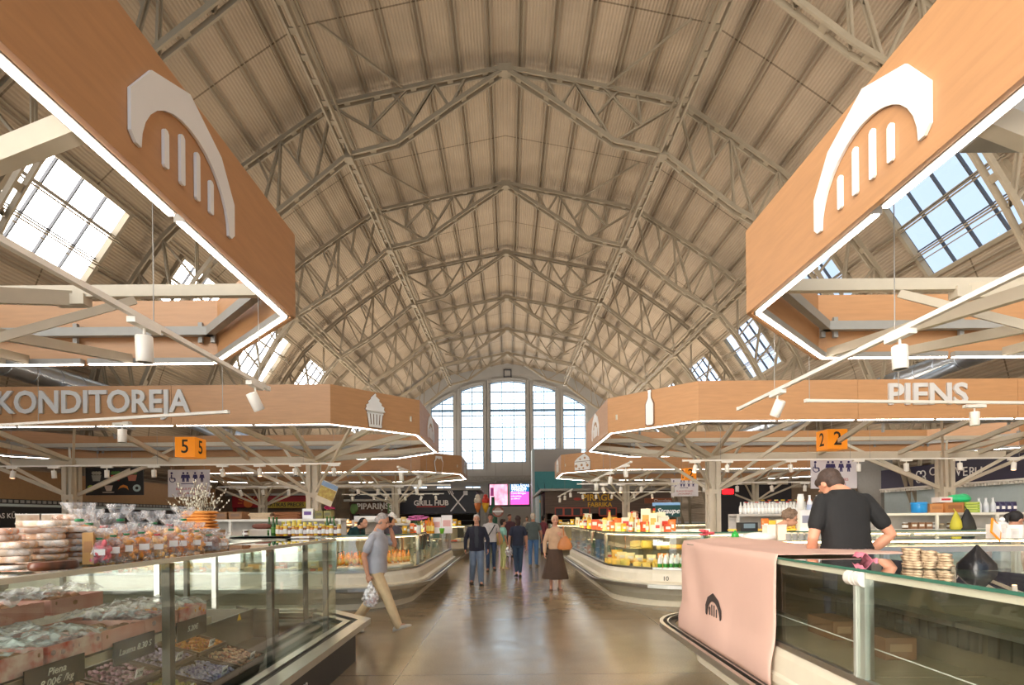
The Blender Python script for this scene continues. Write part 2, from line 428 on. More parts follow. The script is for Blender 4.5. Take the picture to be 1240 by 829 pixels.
    # horizontal girder / services under the windows
    gb=MB(); a=W(560,577,YG-.6); b=W(660,577,YG-.6)
    for z in (a.z,a.z-.5): gb.bar((a.x-8,YG-.7,z),(b.x+8,YG-.7,z),.18,.14)
    for i in range(34): 
        x=a.x-8+i*.85; gb.bar((x,YG-.7,a.z),(x+.42,YG-.7,a.z-.5),.07); gb.bar((x+.42,YG-.7,a.z-.5),(x+.85,YG-.7,a.z),.07)
    tag(gb.build('wall_girder',M_gray),'long grey lattice girder across the gable wall below its tall windows','girder')
    # side walls
gable()
tag(MB().box((-17.3,(Y0+Y1)/2,1.5),(.3,Y1-Y0,3.0)).build('wall_left',M_wall),kind='structure')
tag(MB().box((17.3,(Y0+Y1)/2,1.5),(.3,Y1-Y0,3.0)).build('wall_right',M_wall),kind='structure')
# ---- trusses
def chord(mb,a,b,w=.26,t=.07,h=.15,bat=1.0):
    "double channel with batten plates"
    for d in (-w/2,w/2): mb.bar(a+V((0,d,0)),b+V((0,d,0)),t,h,up=(0,1,0)) if False else mb.bar(a+V((0,d,0)),b+V((0,d,0)),t,h)
    n=max(1,int((b-a).length/bat)); dd=(b-a)
    for i in range(n):
        c=a+dd*((i+.5)/n); u=dd.normalized()
        mb.bar(c-u*.11,c+u*.11,w,.05)
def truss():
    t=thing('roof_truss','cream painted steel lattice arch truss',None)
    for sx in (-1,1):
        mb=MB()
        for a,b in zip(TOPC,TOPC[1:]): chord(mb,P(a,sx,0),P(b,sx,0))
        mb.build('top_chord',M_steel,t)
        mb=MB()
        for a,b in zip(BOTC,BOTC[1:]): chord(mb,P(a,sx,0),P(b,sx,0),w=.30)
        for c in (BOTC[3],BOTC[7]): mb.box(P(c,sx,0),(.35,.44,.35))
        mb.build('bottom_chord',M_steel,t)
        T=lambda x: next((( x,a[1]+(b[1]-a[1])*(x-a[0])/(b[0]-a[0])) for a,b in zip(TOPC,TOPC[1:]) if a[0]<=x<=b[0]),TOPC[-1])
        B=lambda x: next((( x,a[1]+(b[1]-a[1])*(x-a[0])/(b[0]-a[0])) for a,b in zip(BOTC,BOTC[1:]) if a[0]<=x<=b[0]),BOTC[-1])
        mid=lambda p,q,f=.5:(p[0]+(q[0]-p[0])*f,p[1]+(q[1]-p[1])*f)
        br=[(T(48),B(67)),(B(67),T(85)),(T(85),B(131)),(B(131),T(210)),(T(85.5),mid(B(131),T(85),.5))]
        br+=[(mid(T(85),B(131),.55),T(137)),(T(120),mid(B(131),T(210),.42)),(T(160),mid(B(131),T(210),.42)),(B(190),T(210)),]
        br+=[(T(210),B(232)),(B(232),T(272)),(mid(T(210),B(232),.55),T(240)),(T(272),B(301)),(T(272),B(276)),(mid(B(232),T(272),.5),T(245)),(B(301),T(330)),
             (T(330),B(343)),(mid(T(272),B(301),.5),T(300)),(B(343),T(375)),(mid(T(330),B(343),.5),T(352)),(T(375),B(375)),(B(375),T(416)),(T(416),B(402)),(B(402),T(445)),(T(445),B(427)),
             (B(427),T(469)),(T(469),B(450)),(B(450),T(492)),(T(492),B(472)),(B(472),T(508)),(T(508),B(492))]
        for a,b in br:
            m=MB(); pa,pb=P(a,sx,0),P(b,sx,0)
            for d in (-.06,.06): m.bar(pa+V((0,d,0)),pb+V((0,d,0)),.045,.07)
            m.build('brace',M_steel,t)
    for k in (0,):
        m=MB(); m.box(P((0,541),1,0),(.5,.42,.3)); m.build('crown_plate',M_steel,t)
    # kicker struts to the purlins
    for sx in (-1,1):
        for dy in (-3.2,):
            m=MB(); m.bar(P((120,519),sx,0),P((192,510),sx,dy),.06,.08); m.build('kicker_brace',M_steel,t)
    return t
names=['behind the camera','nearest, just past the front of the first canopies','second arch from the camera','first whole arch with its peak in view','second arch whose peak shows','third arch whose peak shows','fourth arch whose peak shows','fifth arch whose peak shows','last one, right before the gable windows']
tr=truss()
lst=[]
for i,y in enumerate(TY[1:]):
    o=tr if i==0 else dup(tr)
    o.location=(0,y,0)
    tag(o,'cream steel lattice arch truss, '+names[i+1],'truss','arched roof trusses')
# longitudinal lattice beams
for sx,side in ((-1,'left'),(1,'right')):
    for c,w in ((BOTC[3],'upper'),(BOTC[7],'lower')):
        mb=MB(); y=TY[0]
        for z in (0.0,):
            for d in (-.13,.13): mb.bar(P(c,sx,Y0,z)+V((d,0,0)),P(c,sx,TY[-1],z)+V((d,0,0)),.07,.2)
            for d in (-.13,.13): mb.bar(P(c,sx,Y0,z)+V((d,0,.55)),P(c,sx,TY[-1],z)+V((d,0,.55)),.06,.1)
        yy=Y0
        while yy<TY[-1]-.5:
            mb.box(P(c,sx,yy)+V((0,0,0)),(.3,.22,.04))
            yy+=.9
        tag(mb.build('longitudinal_beam',M_steel),'long steel beam tying the arches together, %s one on the %s side'%(w,side),'beam')
# purlins
tot=sum(math.hypot(b[0]-a[0],b[1]-a[1]) for a,b in zip(ROOF,ROOF[1:]))
s=19.5
while s<tot-70:
    c,t=arc_pos(ROOF,s); s+=38.5
    n=V((t.y,-t.x)) if t.y>0 else V((t.y,-t.x))
    for sx in (-1,1):
        nn=V((-(-t.y)*0,0,0)); inn=V((sx*t.y,0,-t.x)) # inward normal
        base=P(c,sx,0)+inn*.10; tt=V((sx*t.x,0,t.y))
        # leave gap under the skylights: purlin stays in front of them as an opening-gear rail
        mb=MB()
        for d in (-.085,.085): mb.bar(base+tt*d+V((0,Y0,0)),base+tt*d+V((0,Y1-.3,0)),.035,.10,up=inn)
        tag(mb.build('roof_purlin',M_steel),'brown steel purlin running the length of the hall under the corrugated roof boards','purlin','roof purlins')
# ================= CANOPIES =================
ZB=EYE+1.88; ZT=EYE+2.65
def emblem(f,name,parent,m,depth=.018):
    "market emblem; f(a,b,d)->3D; origin bottom centre, half width .53 height .64"
    out=[(-.53,0.04),(-.53,.26),(-.36,.49),(0,.64),(.36,.49),(.53,.26),(.53,0.04),(.49,0)]
    inn=[]
    for i in range(0,17):
        t=PI*i/16; inn.append((.45*math.cos(t),.42*math.sin(t)))
    # split in two halves so both are simple polygons
    mb=MB()
    rt=[(0,.64),(.36,.49),(.53,.26),(.53,0.04),(.49,0),(.45,0)]+[p for p in inn[1:8]]+[(0,.42)]
    lf=[(-a,b) for a,b in rt][::-1]
    for poly in (rt,lf): 
        n=len(poly)
        # triangulate as a strip between outer and inner chain
        mb.prism(poly,lambda a,b:f(a,b,depth),lambda a,b:f(a,b,0))
    for x,h in ((-.235,.25),(-.08,.33),(.08,.33),(.235,.25)):
        mb.prism([(x-.022,.04),(x-.012,.03),(x+.012,.03),(x+.022,.04),(x+.022,h-.015),(x+.01,h),(x-.01,h),(x-.022,h-.015)],lambda a,b:f(a,b,depth),lambda a,b:f(a,b,0))
    return mb.build(name,m,parent)
def canopy(x0,x1,y0,y1,label,cols,near=False,c=1.5,trackpts=None,sgn=1):
    """octagonal plywood canopy on branching columns; sgn=+1 when the aisle face is x0 (right side block), -1 when it is x1"""
    t=thing('market_canopy',label,'canopy',((x0+x1)/2,(y0+y1)/2,0),0,'octagonal plywood canopies')
    ox,oy=(x0+x1)/2,(y0+y1)/2
    oct_=[(x0+c,y0),(x1-c,y0),(x1,y0+c),(x1,y1-c),(x1-c,y1),(x0+c,y1),(x0,y1-c),(x0,y0+c)]
    L_=lambda x,y,z:V((x-ox,y-oy,z))
    cen=V((ox,oy))
    for i in range(8):
        a=V(oct_[i]); b=V(oct_[(i+1)%8]); d=(b-a); ln=d.length; d.normalize(); n=V((d.y,-d.x)); 
        if n.dot((a+b)/2-cen)<0: n=-n
        # cut long faces into boards 2.9 m long
        k=max(1,round(ln/2.9)); mb=MB()
        for j in range(k):
            p=a+d*(ln*j/k+(.004 if j else 0)); q=a+d*(ln*(j+1)/k-(.004 if j<k-1 else 0)); 
            mb.bar(L_(p.x,p.y,(ZB+ZT)/2)-V((n.x,n.y,0))*.02,L_(q.x,q.y,(ZB+ZT)/2)-V((n.x,n.y,0))*.02,.04,ZT-ZB)
        mb.build('fascia_panel',M_wood,t)
        # led strips under the board, inside the edge
        k=max(1,round(ln/1.5)); 
        for j in range(k):
            f0=ln*j/k+.05; f1=ln*(j+1)/k-.03
            if ln<3: f0=.06+ln*j/k*.98; f1=ln*(j+1)/k-.06
            p=a+d*f0-n*.085; q=a+d*f1-n*.085
            s_=MB(); s_.bar(L_(p.x,p.y,ZB+.03),L_(q.x,q.y,ZB+.03),.07,.06); h=s_.build('lamp_housing',M_gray,t)
            e_=MB(); e_.bar(L_(p.x,p.y,ZB-.004),L_(q.x,q.y,ZB-.004),.034,.012); e_.build('led_strip',M_led,h)
        # steel ring behind the board
        s_=MB(); p=a-n*.14; q=b-n*.14; s_.bar(L_(p.x,p.y,EYE+2.24),L_(q.x,q.y,EYE+2.24),.08,.10)
        kk=max(1,int(ln/1.4))
        for j in range(kk+1):
            p=a+d*(ln*j/kk)*.96+d*ln*.02-n*.09; s_.bar(L_(p.x,p.y,EYE+2.12),L_(p.x,p.y,EYE+2.36),.05,.04)
        s_.build('ring_tube',M_gray,t)
    # columns with fans of struts
    yc=(y0+y1)/2; zb=EYE+1.5
    s_=MB(); s_.bar(L_(min(cols)-1.5,yc,zb),L_(max(cols)+(.3 if sgn<0 else 1.5),yc,zb),.13,.18) if sgn<0 else s_.bar(L_(min(cols)-.3,yc,zb),L_(max(cols)+1.5,yc,zb),.13,.18); s_.build('main_beam',M_tree,t)
    s_=MB(); s_.bar(L_(x0+.15,y0+1.35,EYE+2.2),L_(x1-.15,y0+1.35,EYE+2.2),.07,.11); s_.build('cross_beam',M_tree,t)
    s_=MB(); s_.bar(L_(x0+.15,y1-1.35,EYE+2.2),L_(x1-.15,y1-1.35,EYE+2.2),.07,.11); s_.build('cross_beam',M_tree,t)
    for cx in cols:
        s_=MB()
        for dx in (-.09,.09):
            for dy in (-.09,.09): s_.box(L_(cx+dx,yc+dy,zb/2),(.11,.11,zb))
        s_.box(L_(cx,yc,zb/2),(.15,.15,zb)); s_.box(L_(cx,yc,.02),(.42,.42,.04)); s_.box(L_(cx,yc,zb),(.34,.34,.12)); s_.box(L_(cx,yc,EYE+.62),(.30,.30,.12))
        s_.build('column',M_tree,t)
        top=L_(cx,yc,zb+.05); low=L_(cx,yc,EYE+.62)
        tg=[]
        for dx in (-1.0,1.0):
            for ye in (y0+.12,y1-.12): tg.append((top,L_(min(max(cx+dx*.62,x0+c+.1),x1-c-.1),ye,ZB+.05),.10))
        for dx in ((-2.1,) if (cx==max(cols) and sgn<0) else ((2.1,) if (cx==min(cols) and sgn>0) else (-2.1,2.1))): tg.append((low,L_(cx+dx,yc,zb-.02),.08))
        for dx in (-.9,.9):
            for ye in (y0+1.35,y1-1.35): tg.append((low,L_(cx+dx*1.7,ye,EYE+2.12),.07))
        for a,b,w in tg:
            b_=MB(); b_.bar(a,b,w*.7,w); b_.build('strut',M_tree,t)
    # rafters from the main beam to both long faces
    xs=[]; x=x0+1.6
    while x<x1-1.2: xs.append(x); x+=2.03
    for i,x in enumerate(xs):
        if min(abs(x-cx) for cx in cols)<.7: continue
        e=.62 if sgn<0 else -.62
        for ye in (y0+.12,y1-.12):
            b_=MB(); b_.bar(L_(x,yc,zb+.06),L_(min(max(x+e,x0+c+.1),x1-c-.1),ye,ZB+.05),.07,.10); b_.build('rafter',M_tree,t)
    # fan into the aisle-side chamfers
    xa=x0 if sgn>0 else x1; s1=1 if sgn>0 else -1; cx=min(cols,key=lambda q:abs(q-xa))
    for ye,zz in ((y0+.8,ZB+.1),) if near else ((y0+.8,ZB+.1),(y1-.8,ZB+.1)):
        b_=MB(); b_.bar(L_(cx,yc,zb),L_(xa+s1*.8,ye,zz),.08,.11); b_.build('strut',M_tree,t)
    if near:
        b_=MB(); b_.bar(L_(cx,yc,zb),L_(xa+s1*2.2,y1-1.35,EYE+2.14),.08,.13); b_.box(L_(xa+s1*2.2,y1-1.35,EYE+2.12),(.3,.11,.1)); b_.build('strut',M_tree,t)
    for ye in ((2.66,) if near else (y0+1.7,y1-1.7)):
        b_=MB(); b_.bar(L_(cx,yc,zb),L_(xa+s1*.1,ye,ZB+.1),.08,.12); b_.build('strut',M_tree,t)
    # emblem on the aisle face
    ym=yc
    fx=xa-s1*.003
    fp=[k_ for k_ in KIDS[t.name] if k_.name.startswith('fascia')]
    emblem(lambda a,b,d:L_(fx-s1*d,ym+a*s1*-1,EYE+2.0+b),'emblem',fp[6 if sgn>0 else 2],M_sign)
    return t,L_,oct_,fp
BL=(-14.3,-1.97); BR=(2.23,14.6)
YB=[(0.15,6.5),(10.5,16.8),(21.2,27.3)]
can={}
can['l1']=canopy(BL[0],BL[1],*YB[0],'plywood canopy with big market emblem, nearest one on the left',(-11.3,-5.1),near=True,sgn=-1)
can['r1']=canopy(BR[0],BR[1],*YB[0],'plywood canopy with big market emblem, nearest one on the right',(5.3,11.4),near=True,sgn=1)
can['l2']=canopy(BL[0],BL[1],*YB[1],'plywood canopy lettered KONDITOREJA with a cupcake on its corner',(-11.1,-4.95),sgn=-1)
can['r2']=canopy(BR[0],BR[1],*YB[1],'plywood canopy lettered PIENS with a milk bottle on its corner',(5.2,11.1),sgn=1)
can['l3']=canopy(BL[0],BL[1],*YB[2],'farther plywood canopy with a jar outline on its corner, on the left',(-11.1,-5.1),sgn=-1)
can['r3']=canopy(BR[0],BR[1],*YB[2],'farther plywood canopy with a holed cheese on its corner, on the right',(5.3,11.1),sgn=1)
def local(key,M):
    t=can[key][0]; return Matrix.Translation(-V(t.location))@M
# lettering
t,L_,oc,fp=can['l2']
def face_text(key,txt,px0,px1,py0,py1,Y):
    p=(W(px0,(py0+py1)/2,Y)+W(px1,(py0+py1)/2,Y))/2; h=(py1-py0)*Y/FPX
    o=text('lettering',txt,local(key,facing((p.x,Y,p.z),(0,-1,0))),h/.70,M_lettr,can[key][3][0],ext=.02,bold=h*.035)
    w=max(v.co.x for v in o.data.vertices)-min(v.co.x for v in o.data.vertices); tw=(px1-px0)*Y/FPX; c=sum((max(v.co.x for v in o.data.vertices),min(v.co.x for v in o.data.vertices)))/2
    for v in o.data.vertices: v.co.x=c+(v.co.x-c)*tw/w
face_text('l2','KONDITOREJA',-6,229,474.5,501,10.48)
face_text('r2','PIENS',1075,1171,465.5,490.5,10.48)
def icon(key,fi,px,py,Y,polys,size,n,outline=True,name='icon'):
    "polys in unit coords, placed on a chamfer face; n outward normal"
    t=can[key][0]; p=W(px,py,Y); n=V(n).normalized()
    oc=can[key][2]; a=V(oc[fi]); b=V(oc[(fi+1)%8]); d=(b-a).normalized()
    # slide point on to the face plane
    q=V((p.x,p.y)); nn=V((n.x,n.y)); 
    # ray from camera through px hits the face
    r=V((p.x,p.y)); tt=(a.dot(nn))/(r.dot(nn)); hit=r*tt; z=EYE+(p.z-EYE)*tt
    sc_=tt
    M=local(key,facing((hit.x,hit.y,z),n)); 
    for j,(poly,lay) in enumerate(polys):
        if lay==1 and name=='icon' and outline:
            cx_=sum(a for a,b in poly)/len(poly); cy_=sum(b for a,b in poly)/len(poly); w_=max(abs(a-cx_) for a,b in poly); h_=max(abs(b-cy_) for a,b in poly)
            mb=MB(); mb.prism([(cx_+(a-cx_)*(1+.035/w_),cy_+(b-cy_)*(1+.035/h_)) for a,b in poly],lambda a_,b_:M@V((a_*size*sc_,b_*size*sc_,.006)),lambda a_,b_:M@V((a_*size*sc_,b_*size*sc_,0))); mb.build('icon_outline',M_icon,can[key][3][fi])
        dz=.012+.012*lay
        mb=MB(); mb.prism(poly,lambda a_,b_:M@V((a_*size*sc_,b_*size*sc_,dz)),lambda a_,b_:M@V((a_*size*sc_,b_*size*sc_,0)))
        mb.build(name,[M_sign,M_icon,M_wood2][0 if lay in (1,3) else (1 if lay==0 else 2)],can[key][3][fi])
M_icon=mat('icon_brown',(120,84,54),.5); M_wood2=mat('plywood_hole',(184,136,92),0.45,var=0.07,scale=3)
def circ(cx,cy,r,n=14,ry=None): return [(cx+r*math.cos(2*PI*i/n),cy+(ry or r)*math.sin(2*PI*i/n)) for i in range(n)]
cup=[([(-.42,0),(-.5,.1),(-.44,.2),(-.46,.28),(-.33,.38),(-.36,.45),(-.22,.58),(-.22,.64),(0,.86),(.05,.8),(.02,.74),(.22,.6),(.2,.52),(.34,.42),(.32,.34),(.48,.26),(.44,.16),(.5,.08),(.42,0)],1)]
for i in range(5): 
    x0=-.41+i*.17; s=.85
    cup.append(([(x0*1.0,-.05),(x0+.115,-.05),((x0+.105)*.8,-.62),((x0+.01)*.8,-.62)],1))
cup.append(([(-.42,-.02),(.42,-.02),(.42,-.09),(-.42,-.09)],1)); cup.append(([(-.33,-.58),(.33,-.58),(.32,-.7),(-.32,-.7)],1))
icon('l2',1,454,499,10.9,[([(-.43,-.03),(.43,-.03),(.34,-.72),(-.34,-.72)],0)]+cup,.44,(1,-1,0),outline=False); icon('l2',1,454,499,10.9,[([(a*1.07,b*1.04-.01) for a,b in cup[0][0]],0)],.44,(1,-1,0))
icon('l2',1,454,499,10.9,[([(-.5,.06),(.5,.06),(.5,.04),(-.5,.04)],3)],.44,(1,-1,0))
bot=[(-.12,1),(.12,1),(.12,.88),(.09,.84),(.1,.55),(.28,.2),(.28,-.9),(.2,-1),(-.2,-1),(-.28,-.9),(-.28,.2),(-.1,.55),(-.09,.84),(-.12,.88)]
icon('r2',7,787,493,11.5,[([(a*1.0,b) for a,b in bot],0),([(a*.78,b*.93-.01) for a,b in bot],1)],.40,(-1,-1,0))
jar=[(-.28,.7),(.28,.7),(.32,.5),(.5,.28),(.5,-.05),(.34,-.8),(-.34,-.8),(-.5,-.05),(-.5,.28),(-.32,.5)]
icon('l3',1,531,561.5,22,[(jar,1),([(a*.86,b*.86-.04) for a,b in jar],2),([(-.34,.72),(.34,.72),(.38,.42),(.2,.52),(0,.42),(-.2,.52),(-.38,.42)],3)],.44,(1,-1,0))
che=[([(-.75,-.55),(.72,-.55),(.75,.12),(-.78,.12)],1),([(-.78,.16),(.75,.16),(.62,.45),(.2,.75),(0,.66),(-.45,.45)],1)]
for cx,cy,r in ((-.6,-.2,.12),(-.05,-.15,.1),(.5,-.2,.11),(-.3,-.42,.07),(.1,-.4,.08),(-.2,.32,.07),(.25,.4,.09),(.4,-.0,.05)): che.append((circ(cx,cy,r),2))
icon('r3',7,705.5,560.5,22,che,.52,(-1,-1,0))
# ================= DISPLAY CASES =================
def opath(path,o,sg):
    out=[]
    for i,p in enumerate(path):
        ns=[]
        for a,b in ((i-1,i),(i,i+1)):
            if a>=0 and b<len(path):
                d=(V(path[b])-V(path[a])).normalized(); ns.append(V((-d.y,d.x))*sg)
        if len(ns)==2:
            m=(ns[0]+ns[1]).normalized(); k=o/max(.3,m.dot(ns[0]))
        else: m=ns[0]; k=o
        out.append(V(p)+m*k)
    return out
def sweep(mb,path,prof,sg,mi=0,org=V((0,0,0)),sm=False):
    "prof: closed list of (outward offset, z)"
    cols=[opath(path,o,sg) for o,z in prof]
    rings=[[V((cols[j][i].x,cols[j][i].y,prof[j][1]))-org for j in range(len(prof))] for i in range(len(path))]
    return mb.loft(rings,mi,sm)
def split(path,cuts):
    pass
def rect(o0,o1,z0,z1): return [(o0,z0),(o1,z0),(o1,z1),(o0,z1)]
M_case=mat('case_cream',(222,212,190),0.42,var=0.03)
M_case2=mat('case_lower',(196,190,172),0.35,var=0.03)
M_top=glass('case_top_glass',(0.80,0.92,0.86),boost=1.3)
M_edge=mat('glass_green_edge',(60,110,92),0.15,var=.05)
M_rub=mat('rubber_dark',(48,44,40),0.5)
M_doorg=mat('case_back_sheet',(150,140,120),0.35,var=.05)
def ctr(path,o,sg):
    q=opath(path,o,sg); return sum(q,V((0,0)))/len(q)
def case_cream(path,sg,label,group=None,posts=(0,1),glass0=.68,ztop=1.34,rail=True,lit=True,shelf=True,dark=False,top=True,bulge=1.0):
    c=ctr(path,-.4,sg); org=V((c.x,c.y,0))
    t=thing('display_case',label,'display case',org,0,group)
    S=lambda prof,nm,m,par=t,sm=False: sweep(MB(),path,prof,sg,org=org,sm=sm).build(nm,m,par)
    S([(-.72,0),(-.16,0),(-.15,.10),(-.05,.22),(-.02,.35),(-.72,.35)],'base',M_case2)
    S([(-.16,.0),(-.12,.0),(-.11,.1),(-.15,.1)],'kick_strip',M_case)
    S([(-.75,.36),(.10*bulge,.36),(.15*bulge,.40),(.14*bulge,.45),(.07*bulge,.47),(.05*bulge,.60),(.0,glass0),(-.75,glass0)],'body_panel',M_case)
    S(rect(-.006,.006,glass0,ztop),'front_glass',M_glass)
    S(rect(-.02,.02,glass0-.005,glass0+.035),'sill',M_inox)
    if top:
        S(rect(-.62,.015,ztop,ztop+.012),'top_glass',M_top)
        S(rect(.011,.017,ztop-.002,ztop+.014),'glass_edge',M_edge)
        S(rect(-.035,.0,ztop-.04,ztop-.002),'top_rail',M_case)
    S(rect(-.76,-.73,glass0,ztop-.12),'back_panel',M_doorg)
    S(rect(-.80,-.64,ztop-.12,ztop-.06),'back_worktop',M_inox)
    if shelf: S(rect(-.60,-.2,1.02,1.03),'glass_shelf',M_top)
    if lit:
        l=S(rect(-.085,-.045,ztop-.05,ztop-.035),'case_lamp',M_ledc)
    for e in posts:
        i=0 if e==0 else len(path)-1
        f=opath(path,-.035,sg)[i]; mb=MB(); 
        a=opath(path,-.035,sg)[i]; d=(V(path[1])-V(path[0])) if e==0 else (V(path[-1])-V(path[-2])); d.normalize()
        ang=math.atan2(d.y,d.x); off=d*(.02 if e==0 else -.02)
        mb.box((a.x+off.x-org.x,a.y+off.y-org.y,(glass0+ztop)/2),(.035,.05,ztop-glass0-.01),ang); mb.build('post',M_inox,t)
    if rail:
        r=S(rect(.25,.29,.37,.43),'bumper_rail',M_inox)
        S(rect(.12,.25,.385,.40),'bumper_channel',M_rub,r)
        S(rect(.19,.205,.37,.43),'bumper_rail_inner',M_inox,r)
    return t
def arc(c,r,a0,a1,n=8): return [(c[0]+r*math.cos(a0+(a1-a0)*i/n),c[1]+r*math.sin(a0+(a1-a0)*i/n)) for i in range(n+1)]
def subdivide(a,b,n=1): return [(a[0]+(b[0]-a[0])*i/n,a[1]+(b[1]-a[1])*i/n) for i in range(n+1)]
# right middle block (number 10)
XR=1.95; XL=-1.80; YF=9.5
r=1.5
R2=[]
for k,(xa,xb) in enumerate(((8.95,7.15),(7.15,5.35),(5.35,3.45))):
    R2.append(case_cream([(xa,YF),(xb,YF)],1,['cream display case facing the camera, third along from the curved corner, right side','cream display case facing the camera, second along from the curved corner, right side','cream display case numbered 10 beside the curved corner case, milk bottles inside'][k]))
c10=R2[2]
# the number plate
text('number','10',Matrix.Translation(-V(c10.location))@facing((W(757,697,YF-.1).x+.72,YF-.068,.54),(0,-1,0)),.11,M_black,KIDS[c10.name][2],ext=.002)
cR=case_cream(arc((3.45,YF+r),r,-PI/2,-PI,8),1,'curved cream corner display case full of yellow cheese, right of the aisle')
for k,(ya,yb) in enumerate(((11.0,12.9),(12.9,14.8),(14.8,16.7))):
    case_cream([(XR,ya),(XR,yb)],1,['cream display case along the aisle, just past the curved cheese corner','cream display case along the aisle, second past the curved cheese corner','cream display case along the aisle, third past the curved cheese corner'][k])
# left middle block
for k,(xa,xb) in enumerate(((-8.8,-7.0),(-7.0,-5.2),(-5.2,-3.1))):
    LNUM=case_cream([(xa,YF),(xb,YF)],-1,['cream display case behind the glass of the left counter, third from its corner','cream display case behind the glass of the left counter, second from its corner','cream display case right behind the man on the phone'][k])
rl=1.3
text('number','1',Matrix.Translation(-V(LNUM.location))@facing((-3.3,YF-.068,.54),(0,-1,0)),.11,M_black,KIDS[LNUM.name][2],ext=.002)
case_cream(arc((XL-rl,YF+rl),rl,-PI/2,0,8),-1,'curved cream corner display case with orange juice and bottles, left of the aisle')
for k,(ya,yb) in enumerate(((10.8,12.8),(12.8,14.8),(14.8,16.7))):
    case_cream([(XL,ya),(XL,yb)],-1,['cream display case along the aisle, just past the curved juice corner','cream display case along the aisle, second past the curved juice corner','cream display case along the aisle, third past the curved juice corner'][k])
# far blocks
for sx,x,nm in ((1,XR,'right'),(-1,XL,'left')):
    y=21.0
    case_cream([(x+sx*6,y),(x+sx*1.3,y)],sx,'far cream display case facing the camera under the third canopy, %s side'%nm,shelf=False)
    a=arc((x+sx*1.3,y+1.3),1.3,-PI/2,-PI if sx>0 else 0,6)
    case_cream(a,sx,'far curved corner display case under the third canopy, %s side'%nm,shelf=False)
    case_cream([(x,y+1.3),(x,y+5.5)],sx,'far display case along the aisle under the third canopy, %s side'%nm,shelf=False)
# right front block, draped case
RX=2.0
M_darkin=mat('case_dark_inside',(110,96,74),0.5,var=.1)
fr=[(.35,1.6),(1.6,3.07),(3.07,4.55)]
rc=[]
for k,(ya,yb) in enumerate(fr):
    rc.append(case_cream([(RX,ya),(RX,yb)],1,['empty glass display case at the right edge of the view, nearest the camera','empty glass display case with white hinge on its post, right foreground','empty glass display case half under the pink cloth, right foreground'][k],glass0=.67,ztop=1.312,lit=False,shelf=False,bulge=.25))
rc.append(case_cream([(RX,4.55),(RX,6.0)]+arc((RX+.6,6.0),.6,PI,PI/2,8)[1:],1,'rounded end display case covered by the pink cloth',glass0=.67,ztop=1.312,lit=False,shelf=False,posts=(0,),bulge=.25))
for t in rc:
    for k in KIDS[t.name]:
        if k.name.startswith('back_panel'): k.data.materials.clear(); k.data.materials.append(M_darkin)
# interior steel deck, vent slats and thin rods seen through the glass
M_deck=mat('dull_steel_deck',(150,134,106),0.4,metal=.3,var=.08)
for k,(ya,yb) in enumerate(fr):
    t=rc[k]; o=V(t.location)
    m=MB(); m.box(V((RX+.38,(ya+yb)/2,.69))-o,(.70,yb-ya-.02,.02)); m.build('deck',M_deck,t)
    m=MB(); m.box(V((RX+.62,(ya+yb)/2,1.00))-o,(.16,yb-ya-.02,.03)); m.build('rear_ledge',M_inox,t)
    m=MB(); n=int((yb-ya)/.075)
    for i in range(n): m.box(V((RX+.70,ya+.04+i*.075,.90))-o,(.02,.06,.14))
    m.build('vent_grille',mat('vent_dark',(84,76,62),.6),t)
    m=MB(); m.tube(V((RX+.10,ya,.86))-o,V((RX+.10,yb,.86))-o,.004,n=5); m.build('rod',M_wht,t)
# white hinge on the post
t=rc[1]; o=V(t.location); h=MB()
for d,w in ((-.055,.035),(-.012,.02),(.03,.05)):
    h.tube(V((RX+.0,3.07+d,1.268))-o,V((RX+.0,3.07+d+w,1.268))-o,.045,n=16)
h.build('hinge',M_wht,t)
p=MB(); p.box(V((RX+.01,3.05,1.0))-o,(.03,.07,.62)); p.box(V((RX-.012,3.085,1.0))-o,(.012,.02,.62)); p.build('post',mat('post_light',(186,188,178),.3,metal=.5),t)
# back row of the right front block
RY=6.6
BRK=[]
for k,(xa,xb) in enumerate(((RX+.6,4.6),(4.6,6.2),(6.2,7.8),(7.8,9.4))):
    BRK.append(case_cream([(xa,RY),(xb,RY)],1,['lit rear display case just behind the pink-draped counter','lit rear display case behind the man in the black shirt','lit rear display case with bread baskets, behind the stack of flatbread','lit rear display case farthest right behind the counter'][k],posts=(0,1),glass0=.70,ztop=1.345,shelf=False))
for t in BRK:
    for k in KIDS[t.name]:
        if k.name.startswith('back_panel'): k.data.materials.clear(); k.data.materials.append(M_glass)
